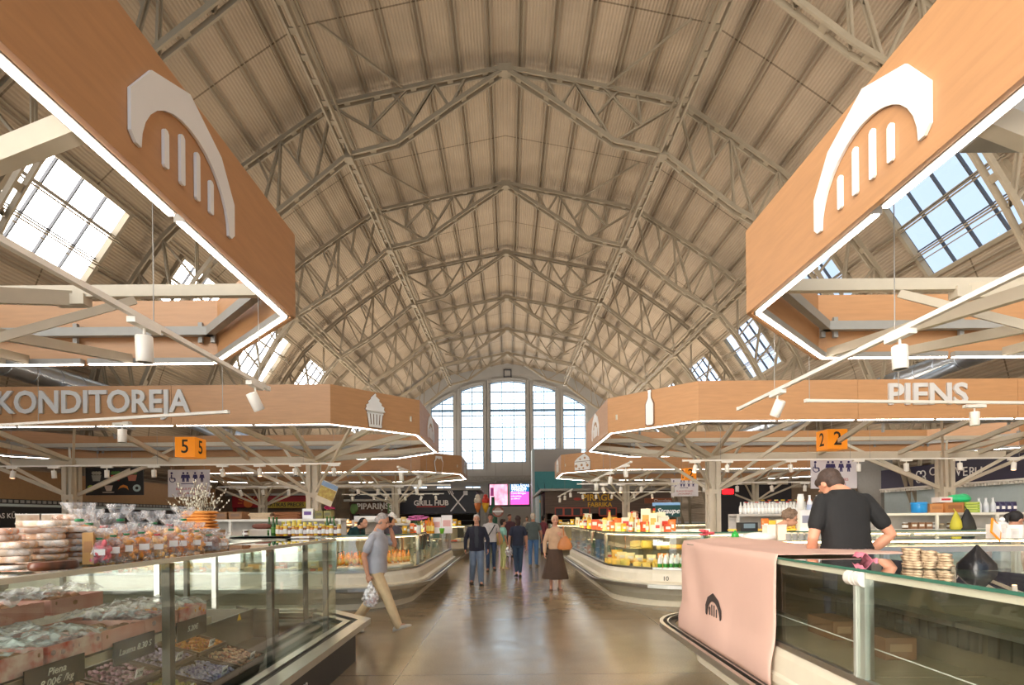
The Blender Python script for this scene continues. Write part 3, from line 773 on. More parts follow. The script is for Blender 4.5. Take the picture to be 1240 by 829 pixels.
# pink cloth with the emblem
M_cloth=mat('pink_cloth',(214,176,160),0.75,var=0.03,scale=2)
def cloth():
    mb=MB(); NU,NV=60,44
    ya,yb=3.97,6.4
    path=[(RX-.012,ya),(RX-.012,6.0)]+arc((RX+.6,6.0),.612,PI,PI-.8,10)[1:]
    # arc-length samples
    ls=[0]
    for a,b in zip(path,path[1:]): ls.append(ls[-1]+math.hypot(b[0]-a[0],b[1]-a[1]))
    def at(s):
        for i in range(len(ls)-1):
            if s<=ls[i+1]+1e-9:
                f=(s-ls[i])/(ls[i+1]-ls[i]); a,b=path[i],path[i+1]; d=V((b[0]-a[0],b[1]-a[1])).normalized(); return V((a[0]+(b[0]-a[0])*f,a[1]+(b[1]-a[1])*f)),V((-d.y,d.x))
        return V(path[-1]),V((0,1))
    Lh=1.0; Lt=1.0; tot=Lh+Lt
    import mathutils
    nz=lambda x,y,z: mathutils.noise.noise(V((x,y,z)))
    vs=[]
    for i in range(NU+1):
        s=ls[-1]*i/NU; p,n=at(s)
        for j in range(NV+1):
            d=tot*j/NV
            bot=.12*(1-i/NU)*0+0.03*math.sin(s*2.2)
            if d<Lh:
                z=1.335-(Lh-d)*.98; f=(Lh-d)/Lh; ss=min(1,max(0,(.74-z)/.28)); bul=.05*ss*ss*(3-2*ss)
                w=.012+.022*f*math.sin(s*7+1.2*nz(s*2,d,0))*(.5+.5*f)+.02*f*abs(nz(s*3,d*2,2))+ (.012*f)
                # diagonal folds from the corner
                w+=.014*math.sin((s*9+ (Lh-d)*6))*max(0,1-abs(s-1.9)/.8)
                q=p+n*(max(.006,w*(1-.6*ss))+bul); vs.append((q.x,q.y,z))
            else:
                u=(d-Lh)/Lt; q=V((p.x+ (Lt*u)*1.0, p.y-(.35*u*max(0,(s-1.5)))))
                z=1.335+.006+.012*abs(nz(s*3,u*4,5))+ (.05*max(0,math.sin((s-1.45)*2.3))*math.exp(-((u-.45)/.35)**2) if s>1.45 else 0)
                vs.append((q.x,q.y,z))
    m=NV+1
    fs=[(i*m+j,(i+1)*m+j,(i+1)*m+j+1,i*m+j+1) for i in range(NU) for j in range(NV)]
    mb.add(vs,fs,0,True)
    o=mb.build('draped_cloth',M_cloth); so=o.modifiers.new('thick','SOLIDIFY'); so.thickness=.004; so.offset=0
    tag(o,'pale pink cloth with a small dark market emblem draped over the right counter','cloth')
    M_em=mat('emblem_dark',(62,52,50),.7)
    c=W(869,732,4.9); yc=RX*650/(869-616); zc=W(869,732,yc).z
    x=RX-.050
    e=emblem(lambda a,b,d:V((x-d*.3,yc-a*.36,zc-.12+b*.36)),'emblem',o,M_em)
    return o
cloth()
# ================= LEFT FRONT COUNTER (number 22) =================
LX=-2.08
edges=[(.5,1.93),(1.93,3.35),(3.35,4.77),(4.77,6.2)]
M_slab=mat('old_steel_deck',(96,88,72),0.4,metal=.3,var=.12)
M_rim=mat('pale_top_rim',(190,190,176),.3,metal=.4,var=.03)
M_blk=mat('base_black',(38,37,38),.45,var=.12)
LC=[]
def case22(path,label,sg=-1,base=.30):
    c=ctr(path,-.4,sg); org=V((c.x,c.y,0))
    t=thing('display_counter',label,'display counter',org,0,'glass counters of the left front block')
    S=lambda prof,nm,m,par=t: sweep(MB(),path,prof,sg,org=org).build(nm,m,par)
    S(rect(-.85,base,0,.235),'base',M_blk)
    if base>0: S(rect(.20,base,.235,.34),'base_lip',M_blk)
    S([(-.85,.24),(.02,.24),(.02,.30),(-.85,.30)],'deck',M_slab)
    r=S([(.24,.355),(.38,.355),(.38,.42),(.24,.42)],'bumper_rail',M_inox)
    S(rect(.16,.24,.37,.395),'bumper_channel',M_rub,r); S(rect(.08,.16,.355,.41),'inner_rail',M_inox,r)
    S(rect(.02,.08,.29,.33),'sill',M_gray,r)
    S(rect(-.006,.006,.30,1.375),'front_glass',M_glass)
    S(rect(-.03,.012,1.375,1.40),'top_rim',M_rim)
    S(rect(-.60,-.03,1.385,1.395),'top_glass',M_top)
    S(rect(-.66,-.60,1.36,1.40),'rear_rail',M_rim)
    S(rect(-.86,-.84,.30,.62),'back_panel',M_slab)
    i=len(path)-1; a=opath(path,-.03,sg)[i]; d=(V(path[-1])-V(path[-2])).normalized(); ang=math.atan2(d.y,d.x); mb=MB()
    mb.box((a.x-d.x*.03-org.x,a.y-d.y*.03-org.y,.835),(.05,.05,1.07),ang); mb.build('post',mat('post_grey',(92,90,80),.45,metal=.3),t)
    return t
LN=['nearest the camera','full of trays in plastic film','holding candy trays below','with a yellow warning sticker','empty, at the far corner by the walking man']
LC.append(case22([(LX,edges[0][0]),(LX,edges[0][1])],'glass counter along the left edge of the view, under the stacked pastry packs'))
LC.append(case22([(LX,edges[1][0]),(LX,edges[1][1])],'glass counter with film-wrapped pink cardboard trays, left foreground'))
LC.append(case22([(LX,edges[2][0]),(LX,edges[2][1])],'glass counter section with black price boards and candy trays, left foreground'))
LC.append(case22([(LX,edges[3][0]),(LX,edges[3][1])],'almost empty glass counter section marked 22 on its black base'))
LC.append(case22([(LX,6.2),(LX,6.42),(LX-.55,6.97)],'short angled end section of the left glass counter, beside the walking man',base=-.1))
for k,(xa,xb) in enumerate(((-2.63,-4.2),(-4.2,-5.8),(-5.8,-7.4),(-7.4,-9.0))):
    LC.append(case22([(xa,6.97),(xb,6.97)],['far side glass counter next to the angled end section, left block','far side glass counter, second from the angled end section, left block','far side glass counter behind the pastry bags, left block','far side glass counter at the left edge of the view'][k],sg=-1))
t22=LC[3]
text('number','22',Matrix.Translation(-V(t22.location))@facing((LX+.303,4.66,.165),(1,0,0)),.12,M_sign,KIDS[t22.name][0],ext=.002)
mb=MB(); mb.prism([(-.03,0),(.03,0),(0,.05)],lambda a,b:V((LX-.008,4.15+a,.86+b))-V(t22.location)*1,lambda a,b:V((LX-.010,4.15+a,.86+b))-V(t22.location)*1)
st=mb.build('warning_sticker',mat('sticker_yellow',(240,190,20),.5),LC[2]); st.location=V(t22.location)-V(LC[2].location)
# ---- inner tray shelf with cardboard trays
sh=MB(); sh.box((0,0,0),(.62,2.75,.025)); sh.box((.31,0,-.01),(.02,2.75,.05)); 
for y in (-1.3,0,1.3): sh.bar((-.30,y,-.01),(-.30,y,-.62),.03); 
o=sh.build('inner_shelf',M_inox); o.location=(LX-.42,2.55,.915); tag(o,'steel shelf inside the left glass counter, carrying the cardboard trays','shelf')
M_pinkcard=mat('pink_card',(206,130,116),.7,rgb2=(226,176,162),scale=5)
M_redcard=mat('red_white_card',(190,60,48),.6,rgb2=(236,214,206),scale=14)
M_cook=mat('gingerbread',(120,84,62),.8,rgb2=(176,128,92),scale=9,bump=.5)
M_jelly=mat('jelly_purple',(120,86,96),.6,rgb2=(196,176,176),scale=30)
M_film=film('clear_film',.36)
def tray(loc,rz,card,fill,label,fl=True,size=(.40,.36,.09),grp='cardboard sweet trays'):
    t=thing('sweet_tray',label,'tray',loc,rz,grp); w,d,h=size; b=MB()
    b.box((0,0,.004),(w,d,.008)); 
    for sx in (-1,1): b.box((sx*w/2,0,h/2),(.006,d,h)); b.box((0,sx*d/2,h/2),(w,.006,h))
    b.build('carton',card,t)
    f=MB(); rr=random.Random(int(abs(loc[1])*1000)+5); nx,ny=7,6
    for i in range(nx):
        for j in range(ny):
            f.ball((-w/2+.03+(w-.06)*i/(nx-1)+rr.uniform(-.01,.01),-d/2+.03+(d-.06)*j/(ny-1)+rr.uniform(-.01,.01),h*.45+rr.uniform(0,.03)),(.034,.028,.024),8,5)
    tag(f.build('sweets',fill,t),kind='stuff')
    if fl:
        g=MB(); NX,NY=22,18; vs=[]; import mathutils
        for i in range(NX+1):
            for j in range(NY+1):
                x=-w*.56+w*1.12*i/NX; y=-d*.56+d*1.12*j/NY; e=max(abs(x)/(w*.5),abs(y)/(d*.5))
                z=h+.045-.05*max(0,e-.85)*5*.4+.035*mathutils.noise.noise(V((x*14+loc[1]*3,y*14,loc[1])))+.02*abs(mathutils.noise.noise(V((x*33,y*33+loc[1],2))))
                vs.append((x,y,z))
        g.add(vs,[(i*(NY+1)+j,(i+1)*(NY+1)+j,(i+1)*(NY+1)+j+1,i*(NY+1)+j+1) for i in range(NX) for j in range(NY)],0,True)
        g.build('plastic_film',M_film,t)
    return t
zt=.93
TT=[(1.98,M_redcard,M_cook,'red printed tray of gingerbread under film, closest to the camera'),(2.36,M_redcard,M_cook,'red printed tray with a swirl pattern under crinkled film, beside the 8.00 price board'),
    (2.72,M_redcard,M_jelly,'red printed tray heaped under film, left of the big pink box'),(3.06,M_pinkcard,M_cook,'pink tray with a dark empty middle'),(3.40,M_pinkcard,M_jelly,'pink tray of purple jelly sweets'),(3.72,M_redcard,mat('orange_sweet',(214,120,50),.6,rgb2=(236,170,60),scale=20),'red tray with film hanging over, just past the dark post')]
for y,cd,fi,lb in TT: tray((LX-.36,y,zt+.006),0,cd,fi,lb,fl=(y!=3.06),size=(.48,.335,.10))
# second row behind
for y in (2.0,2.45,2.9,3.35): tray((LX-.78,y,zt+.15),0,M_pinkcard,M_cook,'pink tray under plastic film in the rear row','x' and True,size=(.34,.40,.09),grp='rear pink trays')
# black price boards in front of the trays
M_chalk=mat('chalk_white',(226,224,214),.8)
for y,txt,lb in ((2.56,'Piena\n8.00€ /kg','black price board reading 8.00€ /kg under the red trays'),(3.10,'Lauma 8.30 S','black price board reading 8.30 below the pink trays'),(3.66,'5.20€','small black price board past the dark post')):
    o=MB().box((0,0,0),(.006,.34,.13)).build('price_board',M_black); tag(o,lb,'price board'); o.location=(LX-.085,y,.90)
    text('price_writing',txt,facing((.004,0,0),(1,0,0)),.05,M_chalk,o,ext=.0015,ital=.3)
# candy trays on the lower deck
def candy(name,c1,c2): return mat(name,c1,.4,rgb2=c2,scale=40)
CP=[((96,70,96),(176,166,186)),((190,140,40),(150,60,40)),((60,120,50),(120,180,90)),((150,60,60),(230,200,190)),((190,150,60),(90,130,50)),((90,80,140),(200,200,210)),((150,60,50),(206,180,140)),((130,80,90),(190,150,160))]
M_trayb=mat('smoke_tray',(84,62,44),.3,var=.06)
ci=0
CN=['lilac','golden','green','red and white','yellow orange','blue','red yellow','purple','pale lilac','amber','mint','rose','tangerine','navy','scarlet','plum']
cd=None
for row,(x,z,tilt) in enumerate(((LX-.24,.45,.30),(LX-.58,.56,.30))):
    for k in range(7):
        y=1.85+k*.44; 
        if row==0 and k<1: continue
        t=thing('candy_tray','brown tray of %s wrapped candies, %s row low inside the left counter'%(CN[(k+8*row)%16],'front' if row==0 else 'rear'),'candy tray',(x,y,z),0,'candy trays')
        b=MB(); w,d,h=.34,.40,.06
        b.box((0,0,.003),(w,d,.006)); 
        for sx in (-1,1): b.box((sx*w/2,0,h/2),(.008,d,h)); b.box((0,sx*d/2,h/2),(w,.008,h))
        b.build('tray',M_trayb,t)
        f=MB(); rr=random.Random(k*7+row)
        for i in range(10):
            for j in range(10):
                c=(-w/2+.03+(w-.06)*i/9+rr.uniform(-.01,.01),-d/2+.03+(d-.06)*j/9+rr.uniform(-.01,.01),.03+rr.uniform(0,.025))
                f.ball(c,(.016+rr.uniform(0,.008),.013,.012),6,4)
        a,bc=CP[(k+3*row)%8]
        tag(f.build('candies',candy('candy%d'%((k+3*row)%8),a,bc),t),kind='stuff')
        g=MB(); g.box((w/2-.02,0,.09),(.004,.07,.06)); tg=g.build('price_tag',M_sign,t); text('price_writing','%d.%d0'%(4+k%5,3+k%6),facing((w/2-.016,0,.09),(1,0,0)),.03,M_black,tg,ext=.0008)
        t.rotation_euler=(0,math.radians(14),0)
for row,(x,z) in enumerate(((LX-.24,.43),(LX-.58,.53))):
    s_=MB(); s_.box((0,0,0),(.34,3.1,.01)); s_.box((.14,0,-.05),(.01,3.1,.1)); s_.box((-.14,0,-.05),(.01,3.1,.1))
    o=s_.build('tray_rack',M_slab); o.location=(x,3.15,z); o.rotation_euler=(0,math.radians(14),0); tag(o,'sloping dark rack under the %s row of candy trays'%('front' if row==0 else 'rear'),'rack')
# ================= PEOPLE =================
def limb(mb,pts,rad,n=12,flat=1.0,side=None):
    pts=[V(p) for p in pts]; rings=[]
    P_=[];Rr=[]
    for i in range(len(pts)-1):
        k=4
        for j in range(k):
            f=j/k; P_.append(pts[i].lerp(pts[i+1],f)); Rr.append(rad[i]+(rad[i+1]-rad[i])*f)
    P_.append(pts[-1]); Rr.append(rad[-1])
    ref=None
    for i,p in enumerate(P_):
        a=P_[max(0,i-1)]; b=P_[min(len(P_)-1,i+1)]; d=(b-a).normalized()
        x=d.cross(V((0,1,0.01))) if ref is None else ref-d*ref.dot(d)
        if x.length<1e-3: x=d.orthogonal()
        x.normalize(); ref=x; y=d.cross(x)
        rings.append([p+x*(Rr[i]*math.cos(2*PI*q/n))+y*(Rr[i]*flat*math.sin(2*PI*q/n)) for q in range(n)])
    mb.loft(rings); mb.ball(P_[0],Rr[0]*.98,n=10,m=6); mb.ball(P_[-1],Rr[-1]*.98,n=10,m=6)
def rings_z(mb,rows,f,n=20,p=2.4):
    "rows (z,a,b,cy)"
    R_=[]
    for z,a,b,cy in rows:
        r=[]
        for q in range(n):
            t=2*PI*q/n; c,s_=math.cos(t),math.sin(t)
            x=a*math.copysign(abs(c)**(2/p),c); y=b*math.copysign(abs(s_)**(2/p),s_)
            r.append(f(V((x,y+cy,z))))
        R_.append(r)
    mb.loft(R_)
def rem(mb,name,m,parent,vox,sm=3,sub=False):
    o=mb.build(name,m,parent); r=o.modifiers.new('r','REMESH'); r.mode='VOXEL'; r.voxel_size=vox; r.use_smooth_shade=True
    if sm: s=o.modifiers.new('s','SMOOTH'); s.factor=.5; s.iterations=sm
    return bake(o)
def fabric(rgb,b=.35): return mat('fabric_%d_%d_%d'%rgb,rgb,.85,var=.10,scale=9,bump=b)
def skinm(rgb): return mat('skin_%d_%d_%d'%rgb,rgb,.5,var=.05,scale=12)
def person(label,loc,rz,H=1.75,skin=(205,150,120),shirt=((90,90,95),'short'),pants=((70,80,100),'long'),hair=((70,55,45),'short'),arms=None,legs=None,lean=(0,0),head=(0,0),vox=.011,shoes=(50,40,35),stout=1.0,group=None,sz=0,face=True,opened=None,name='person',headshift=(0,0,0)):
    k=H/1.75
    def bend(p):
        f=max(0,(p.z-.95)/.5); f=f if f<1 else 1+(f-1)
        return V((p.x+lean[0]*f,p.y+lean[1]*f,p.z-(lean[0]**2+lean[1]**2)*.5*f))*k
    B=lambda x,y,z: bend(V((x,y,z)))
    w=stout
    A=arms or {}
    def arm(s):
        "s=-1 is the person's right (our left when they face us)"
        a=A.get(s)
        sh=V((s*.158*w,.01,1.388))
        el=V(a[0]) if a else V((s*.245*w,.02,1.13)); wr=V(a[1]) if a else V((s*.25*w,-.05,.88))
        return bend(sh),bend(el) if not a or len(a)<4 else V(a[0])*k, bend(wr) if not a or len(a)<4 else V(a[1])*k
    LG=legs or {}
    def leg(s):
        a=LG.get(s); hp=V((s*.09,0,.93)); kn=V(a[0]) if a else V((s*.10,-.01,.50)); an=V(a[1]) if a else V((s*.10,.02,.085))
        return hp*k,kn*k,an*k,(V(a[2]).normalized() if a and len(a)>2 else V((s*.15,-1,0)).normalized())
    long_=shirt[1]=='long'
    body=MB(); cr=.86
    rings_z(body,[(.86,.14*cr,.10*cr,0),(.95,.165*cr*w,.115*cr*w,0),(1.08,.145*cr*w,.105*cr*w,0),(1.22,.155*cr*w,.11*cr*w,-.01),(1.34,.17*cr*w,.115*cr,-.005),(1.42,.16*cr,.085*cr,0),(1.47,.07,.065,.005)],bend)
    hc=B(0,-.012,1.625)+V(headshift)*k; nb=B(0,.012,1.44)
    Rh=Matrix.Rotation(head[0],3,'Z')@Matrix.Rotation(head[1],3,'X')
    hp=lambda x,y,z: hc+Rh@V((x,y,z))*k
    limb(body,[nb,hp(0,.012,-.06)],[.062*k,.054*k])
    # skull, jaw, nose, ears
    body.ball(hp(0,.015,.025),(.074*k,.095*k,.093*k),18,12,M=Rh); body.ball(hp(0,-.022,-.04),(.056*k,.066*k,.072*k),14,10,M=Rh)
    body.ball(hp(0,-.050,-.085),(.028*k,.026*k,.022*k),10,6,M=Rh)
    body.tube(hp(0,-.085,.01),hp(0,-.108,-.028),.007*k,.013*k,8)
    body.ball(hp(0,-.100,-.03),(.016*k,.013*k,.011*k),8,6,M=Rh)
    for s in (-1,1):
        body.ball(hp(s*.075,.015,-.01),(.010*k,.02*k,.032*k),8,6,M=Rh); body.ball(hp(s*.032,-.076,.026),(.022*k,.012*k,.008*k),8,5,M=Rh)
    body.ball(hp(0,-.083,-.057),(.024*k,.012*k,.010*k),8,5,M=Rh)
    for s in (-1,1):
        sh,el,wr=arm(s)
        r1,r2,r3=(.052,.040,.027)
        if long_: limb(body,[sh,el,wr],[r1*cr*k,r2*cr*k,.026*k])
        else: limb(body,[sh,sh.lerp(el,.5),el,el.lerp(wr,.35),wr],[.05*k,.047*k,.038*k,.040*k,.026*k])
        # hand
        d=(wr-el).normalized(); a=A.get(s); curl=(a[2] if a and len(a)>2 else .5)
        pn=V((-s,0,0)); pn=(pn-d*pn.dot(d)); pn=pn.normalized() if pn.length>.2 else V((0,-1,0)); 
        if a and len(a)>3 and a[3] is not None: pn=V(a[3]); pn=(pn-d*pn.dot(d)).normalized()
        ac=d.cross(pn).normalized()
        pc=wr+d*.045*k
        M=Matrix((ac,pn,d)).transposed(); body.ball(pc,(.040*k,.016*k,.052*k),12,8,M=M)
        for i,(o,ln) in enumerate(((-.028,.062),(-.010,.072),(.009,.068),(.027,.054))):
            b0=pc+ac*o*k+d*.036*k; c1=curl*.9; c2=curl*1.9
            b1=b0+(d*math.cos(c1)+pn*math.sin(c1))*ln*.5*k; b2=b1+(d*math.cos(c2)+pn*math.sin(c2))*ln*.5*k
            limb(body,[b0,b1,b2],[.0098*k,.0090*k,.0078*k],n=8)
        ts=1 if ac.dot(V((0,-1,0)))>0 else -1
        t0=pc+ac*ts*.032*k-d*.015*k; t1=t0+(ac*ts*.6+d*.7+pn*.4).normalized()*.032*k; t2=t1+(d*.8+pn*.6).normalized()*.026*k
        limb(body,[t0,t1,t2],[.012*k,.0105*k,.009*k],n=8)
        hp_,kn,an,to=leg(s)
        if pants[1]=='skirt': limb(body,[hp_,kn,kn.lerp(an,.35),an],[.075*k,.05*k,.047*k,.032*k])
        else: limb(body,[hp_,kn,an],[.078*cr*k,.050*cr*k,.036*k])
        limb(body,[an,an+V((0,0,-.03*k))+to*.10*k],[.036*k,.03*k])
    o=rem(body,name,skinm(skin),None,vox); tag(o,label,'person',group); o.location=(loc[0],loc[1],sz); o.rotation_euler=(0,0,rz)
    # shirt
    if shirt[1]!='none':
        s_=MB(); hem=shirt[2] if len(shirt)>2 else .90
        hemw=(.175 if pants[1]!='skirt' else .15)*w
        rings_z(s_,[(hem,hemw,.125*w,0),(1.0,.168*w,.122*w,0),(1.10,.157*w,.116*w,0),(1.22,.166*w,.122*w,-.01),(1.33,.178*w,.122,-.005),(1.385,.170*w,.104,0),(1.43,.132,.086,.004),(1.47,.072,.068,.008)],bend,n=24)
        for s in (-1,1):
            sh,el,wr=arm(s)
            limb(s_,[B(s*.07,0,1.375),sh+V((0,0,-.012*k))],[.080*k,.060*k])
            if long_: limb(s_,[sh,el,el.lerp(wr,.93)],[.058*k,.053*k,.040*k])
            else: limb(s_,[sh,sh.lerp(el,.25),sh.lerp(el,.66)],[.055*k,.060*k,.060*k])
        so=rem(s_,'jacket' if shirt[1]=='long' and opened else 'shirt',fabric(shirt[0]),o,vox,7)
        if shirt[1]=='short' and face is not None:
            c=MB(); 
            for s in (-1,1): c.bar(B(s*.02,-.075,1.46),B(s*.075,-.01,1.50),.012,.035)
            if len(shirt)>3: c.build('collar',fabric(shirt[0]),o)
        if opened:
            c=MB(); rings_z(c,[(.93,.055,.03,-.11),(1.2,.06,.03,-.118),(1.35,.055,.03,-.112),(1.46,.04,.03,-.06)],bend,n=12); c.build('inner_shirt',fabric(opened),o)
    # trousers or skirt
    p_=MB()
    if pants[1]=='skirt':
        rows=[(1.03,.13*w,.10*w,0),(.95,.165*w,.125*w,0),(.75,.20*w,.17*w,0),(.5,.26*w,.22*w,0),(.28,.31*w,.26*w,.0)]
        n=40; R_=[]
        for z,a,b,cy in rows:
            r=[]
            for q in range(n):
                t=2*PI*q/n; g=1+.07*math.sin(q*2*PI/n*9)*max(0,(1.0-z)/.7)
                r.append(bend(V((a*g*math.cos(t),b*g*math.sin(t)+cy,z))))
            R_.append(r)
        p_.loft(R_); p_.build('skirt',fabric(pants[0]),o)
    elif pants[1]!='none':
        rings_z(p_,[(.84,.10,.09,0),(.90,.170*w,.118*w,0),(.98,.165*w,.116*w,0),(1.05,.150*w,.108*w,0)],bend)
        for s in (-1,1):
            hp_,kn,an,to=leg(s); lw=pants[2] if len(pants)>2 else 1.0; end=pants[3] if len(pants)>3 else 1.0
            limb(p_,[hp_,kn,kn.lerp(an,.4),kn.lerp(an,end)],[.092*k*w,.066*k*lw,.062*k*lw,(.052)*k*lw])
        rem(p_,'trousers',fabric(pants[0]),o,vox,3)
    # shoes
    for s in (-1,1):
        hp_,kn,an,to=leg(s); c=MB(); z0=an.z-.085*k; L=.265*k; sd=V((-to.y,to.x,0)); R_=[]
        pit=to.z
        for f,wd,ht in ((-.28,.030,.055),(-.2,.036,.085),(0,.040,.088),(.2,.043,.065),(.45,.050,.048),(.62,.045,.035),(.70,.025,.022)):
            c0=an+V((0,0,-.085*k))+V((to.x,to.y,0)).normalized()*L*f+V((0,0,pit*L*(f+.28)))
            R_.append([c0+sd*wd*k*x+V((0,0,ht*k*z)) for x,z in ((-1,0),(-1,.5),(-.7,.9),(0,1.05),(.7,.9),(1,.5),(1,0))])
        c.loft(R_); c.build('shoe',mat('shoe_%d_%d_%d'%shoes,shoes,.6),o)
    # hair
    if hair[1]!='none':
        h=MB(); st=hair[1]
        if st=='bald':
            h.ball(hp(0,.034,.0),(.084*k,.088*k,.060*k),16,10,M=Rh); h.ball(hp(0,.02,.055),(.077*k,.085*k,.068*k),16,10,M=Rh)
        elif st=='short':
            h.ball(hp(0,.030,.042),(.083*k,.098*k,.092*k),18,12,M=Rh); h.ball(hp(0,.052,-.02),(.070*k,.062*k,.07*k),14,10,M=Rh); h.ball(hp(0,-.03,.088),(.066*k,.058*k,.036*k),12,8,M=Rh)
        elif st=='curly':
            rr=random.Random(3)
            h.ball(hp(0,.03,.04),(.09*k,.10*k,.098*k),14,10,M=Rh)
            for q in range(60):
                v=V((rr.gauss(0,1),rr.gauss(0,1),rr.gauss(0,1))).normalized()
                if v.y<-.35 and v.z<.45: continue
                if v.z<-.5: continue
                h.ball(hp(v.x*.09,.03+v.y*.1,.04+v.z*.1),.022*k,7,5)
        elif st=='long':
            h.ball(hp(0,.03,.035),(.085*k,.098*k,.096*k),18,12,M=Rh); h.ball(hp(0,.06,-.06),(.078*k,.055*k,.13*k),14,10,M=Rh)
        elif st=='bun' or st=='tail':
            h.ball(hp(0,.032,.034),(.082*k,.097*k,.095*k),18,12,M=Rh)
            if st=='bun': h.ball(hp(0,.10,.09),.045*k,12,8)
            else: limb(h,[hp(0,.11,.05),hp(0,.17,.0),hp(0,.15,-.12),hp(0,.11,-.22)],[.03*k,.035*k,.03*k,.012*k])
        rem(h,'hair',mat('hair_%d_%d_%d'%hair[0],hair[0],.7,var=.25,scale=40,bump=.6),o,.008,1)
    if face:
        for s in (-1,1):
            e=MB(); e.ball(hp(s*.031,-.078,.008),(.013*k,.006*k,.0065*k),8,5,M=Rh); e.build('eye',mat('eye_dark',(40,32,28),.3),o)
            e=MB(); e.bar(hp(s*.017,-.088,.030),hp(s*.046,-.078,.030),.006*k,.007*k); e.build('eyebrow',mat('brow',(96,76,62),.8),o)
        e=MB(); e.bar(hp(-.022,-.094,-.057),hp(.022,-.094,-.057),.006*k,.006*k); e.build('mouth',mat('lips',(150,84,76),.5),o)
    return o
def floor_at(px,Y): return W(px,HY,Y).x
# --- man on the phone, walking to the right, seen from his right side... his head is turned down the aisle
px=floor_at(455,7.6)
# figure faces +x after rotating 90 degrees (front -y -> +x); the person's right arm is nearest the camera
man=person('man walking with phone at his ear, grey polo shirt and beige trousers',(px,7.6),PI/2-.15,1.74,skin=(196,140,110),shirt=((172,172,178),'short',.88,1),pants=((206,178,138),'long',1.12),hair=((150,142,136),'bald'),
  arms={-1:((-.235,.09,1.12),(-.25,.02,.87),.9),1:((.25,-.19,1.26),(.13,-.17,1.50),1.2,(-1,0,0))},
  legs={-1:((-.09,-.20,.53),(-.10,-.36,.15),(0,-1,.35)),1:((.09,.10,.50),(.09,.42,.11),(0,-1,-.05))},
  lean=(0,-.03),head=(0,.38),vox=.0075,shoes=(196,186,170),headshift=(0,-.05,-.02),stout=1.12)
# phone and bag
def plocal(o,x,y,z,k=1): return o.matrix_basis@V((x,y,z))
k=1.74/1.75
ph=MB().box((0,0,0),(.012,.075,.145)).build('smartphone',M_black,bevel=.004); tag(ph,'black smartphone held to the ear of the walking man','phone'); ph.location=plocal(man,.098,-.16,1.595); ph.rotation_euler=(.35,.1,man.rotation_euler.z)
M_bag=film('white_carrier',.62,(.95,.93,.93))
bg=MB(); rr=random.Random(4); N_=18; rows=[]
for z,a,b in ((0,.01,.008),(-.05,.02,.014),(-.12,.06,.035),(-.19,.095,.055),(-.26,.105,.065),(-.32,.095,.06),(-.36,.06,.045),(-.375,.02,.02)):
    rows.append([V((a*(1+.16*math.sin(q*2.4+z*30))*math.cos(2*PI*q/N_),b*(1+.2*math.sin(q*3.1+z*20))*math.sin(2*PI*q/N_),z)) for q in range(N_)])
bag=thing('carrier_bag','white plastic carrier bag hanging from the walking man\'s right hand','bag',plocal(man,-.25,-.02,.80),.3)
bg.loft(rows); bg.build('bag',M_bag,bag)
b2=MB(); 
for q in range(9): b2.ball((rr.uniform(-.05,.05),rr.uniform(-.025,.025),-.30+rr.uniform(-.03,.09)),.032,8,6)
b2.build('contents',mat('bag_food',(214,190,186),.7,rgb2=(206,120,110),scale=10),bag)
# --- people in the aisle
Yp=13.2
person('older man in open navy jacket and blue jeans walking towards the camera',(floor_at(577,Yp),Yp),0.05,1.73,skin=(206,150,124),shirt=((34,34,48),'long',.84),pants=((110,124,146),'long',1.25),hair=((196,192,188),'bald'),opened=(56,58,66),
  legs={-1:((-.10,-.04,.50),(-.13,.14,.10)),1:((.09,-.12,.51),(.10,-.18,.085))},stout=1.12,vox=.010)
Yp=16.6
t=person('man in white shirt with a dark crossbody strap, walking behind the navy jacket',(floor_at(594,Yp),Yp),0.1,1.78,skin=(186,128,104),shirt=((196,190,188),'short',.88),pants=((62,80,112),'long'),hair=((74,62,56),'short'),stout=1.1,legs={-1:((-.1,-.14,.5),(-.1,-.12,.085)),1:((.1,.06,.5),(.1,.16,.1))})
s_=MB(); s_.path([V((.13,-.10,1.43)),V((.02,-.155,1.25)),V((-.12,-.16,1.05)),V((-.19,-.02,.97))],.018,6); s_.build('strap',M_black,t)
Yp=17.2
person('boy in mint shirt and pale green trousers seen from the side',(floor_at(609,Yp),Yp),2.0,1.60,skin=(190,136,108),shirt=((146,200,186),'short',.90),pants=((204,206,142),'long'),hair=((44,34,30),'short'),shoes=(214,190,140),stout=.9)
b_=MB(); b_.lathe([(.02,-.4),(.12,-.36),(.13,-.2),(.08,-.05),(.02,0)],n=12); o=b_.build('tote_bag',mat('tote',(222,190,120),.8,bump=.4)); tag(o,'pale yellow bag carried beside the boy in mint','bag'); q=floor_at(604,16.95); o.location=(q,16.9,1.18)
Yp=22.5
person('bearded man in dark maroon top far down the aisle',(floor_at(617,Yp),Yp),.3,1.80,skin=(190,130,104),shirt=((74,44,54),'long',.86),pants=((50,50,56),'long'),hair=((60,44,36),'short'),stout=1.15)
Yp=14.7
person('woman in navy top and dark jeans walking away, white shopping bag in hand',(floor_at(627,Yp),Yp),PI+.05,1.70,skin=(196,140,112),shirt=((34,38,56),'short',.90),pants=((52,70,92),'long',.95,.8),hair=((60,38,32),'long'),stout=.98,face=False,shoes=(40,36,36),
  legs={-1:((-.07,-.02,.5),(-.05,.0,.085)),1:((.07,-.03,.5),(.05,.06,.11))})
o=dup(bag,(floor_at(616,14.75),14.8,.95),.4,label='white plastic carrier bag beside the woman in navy')
Yp=18.0
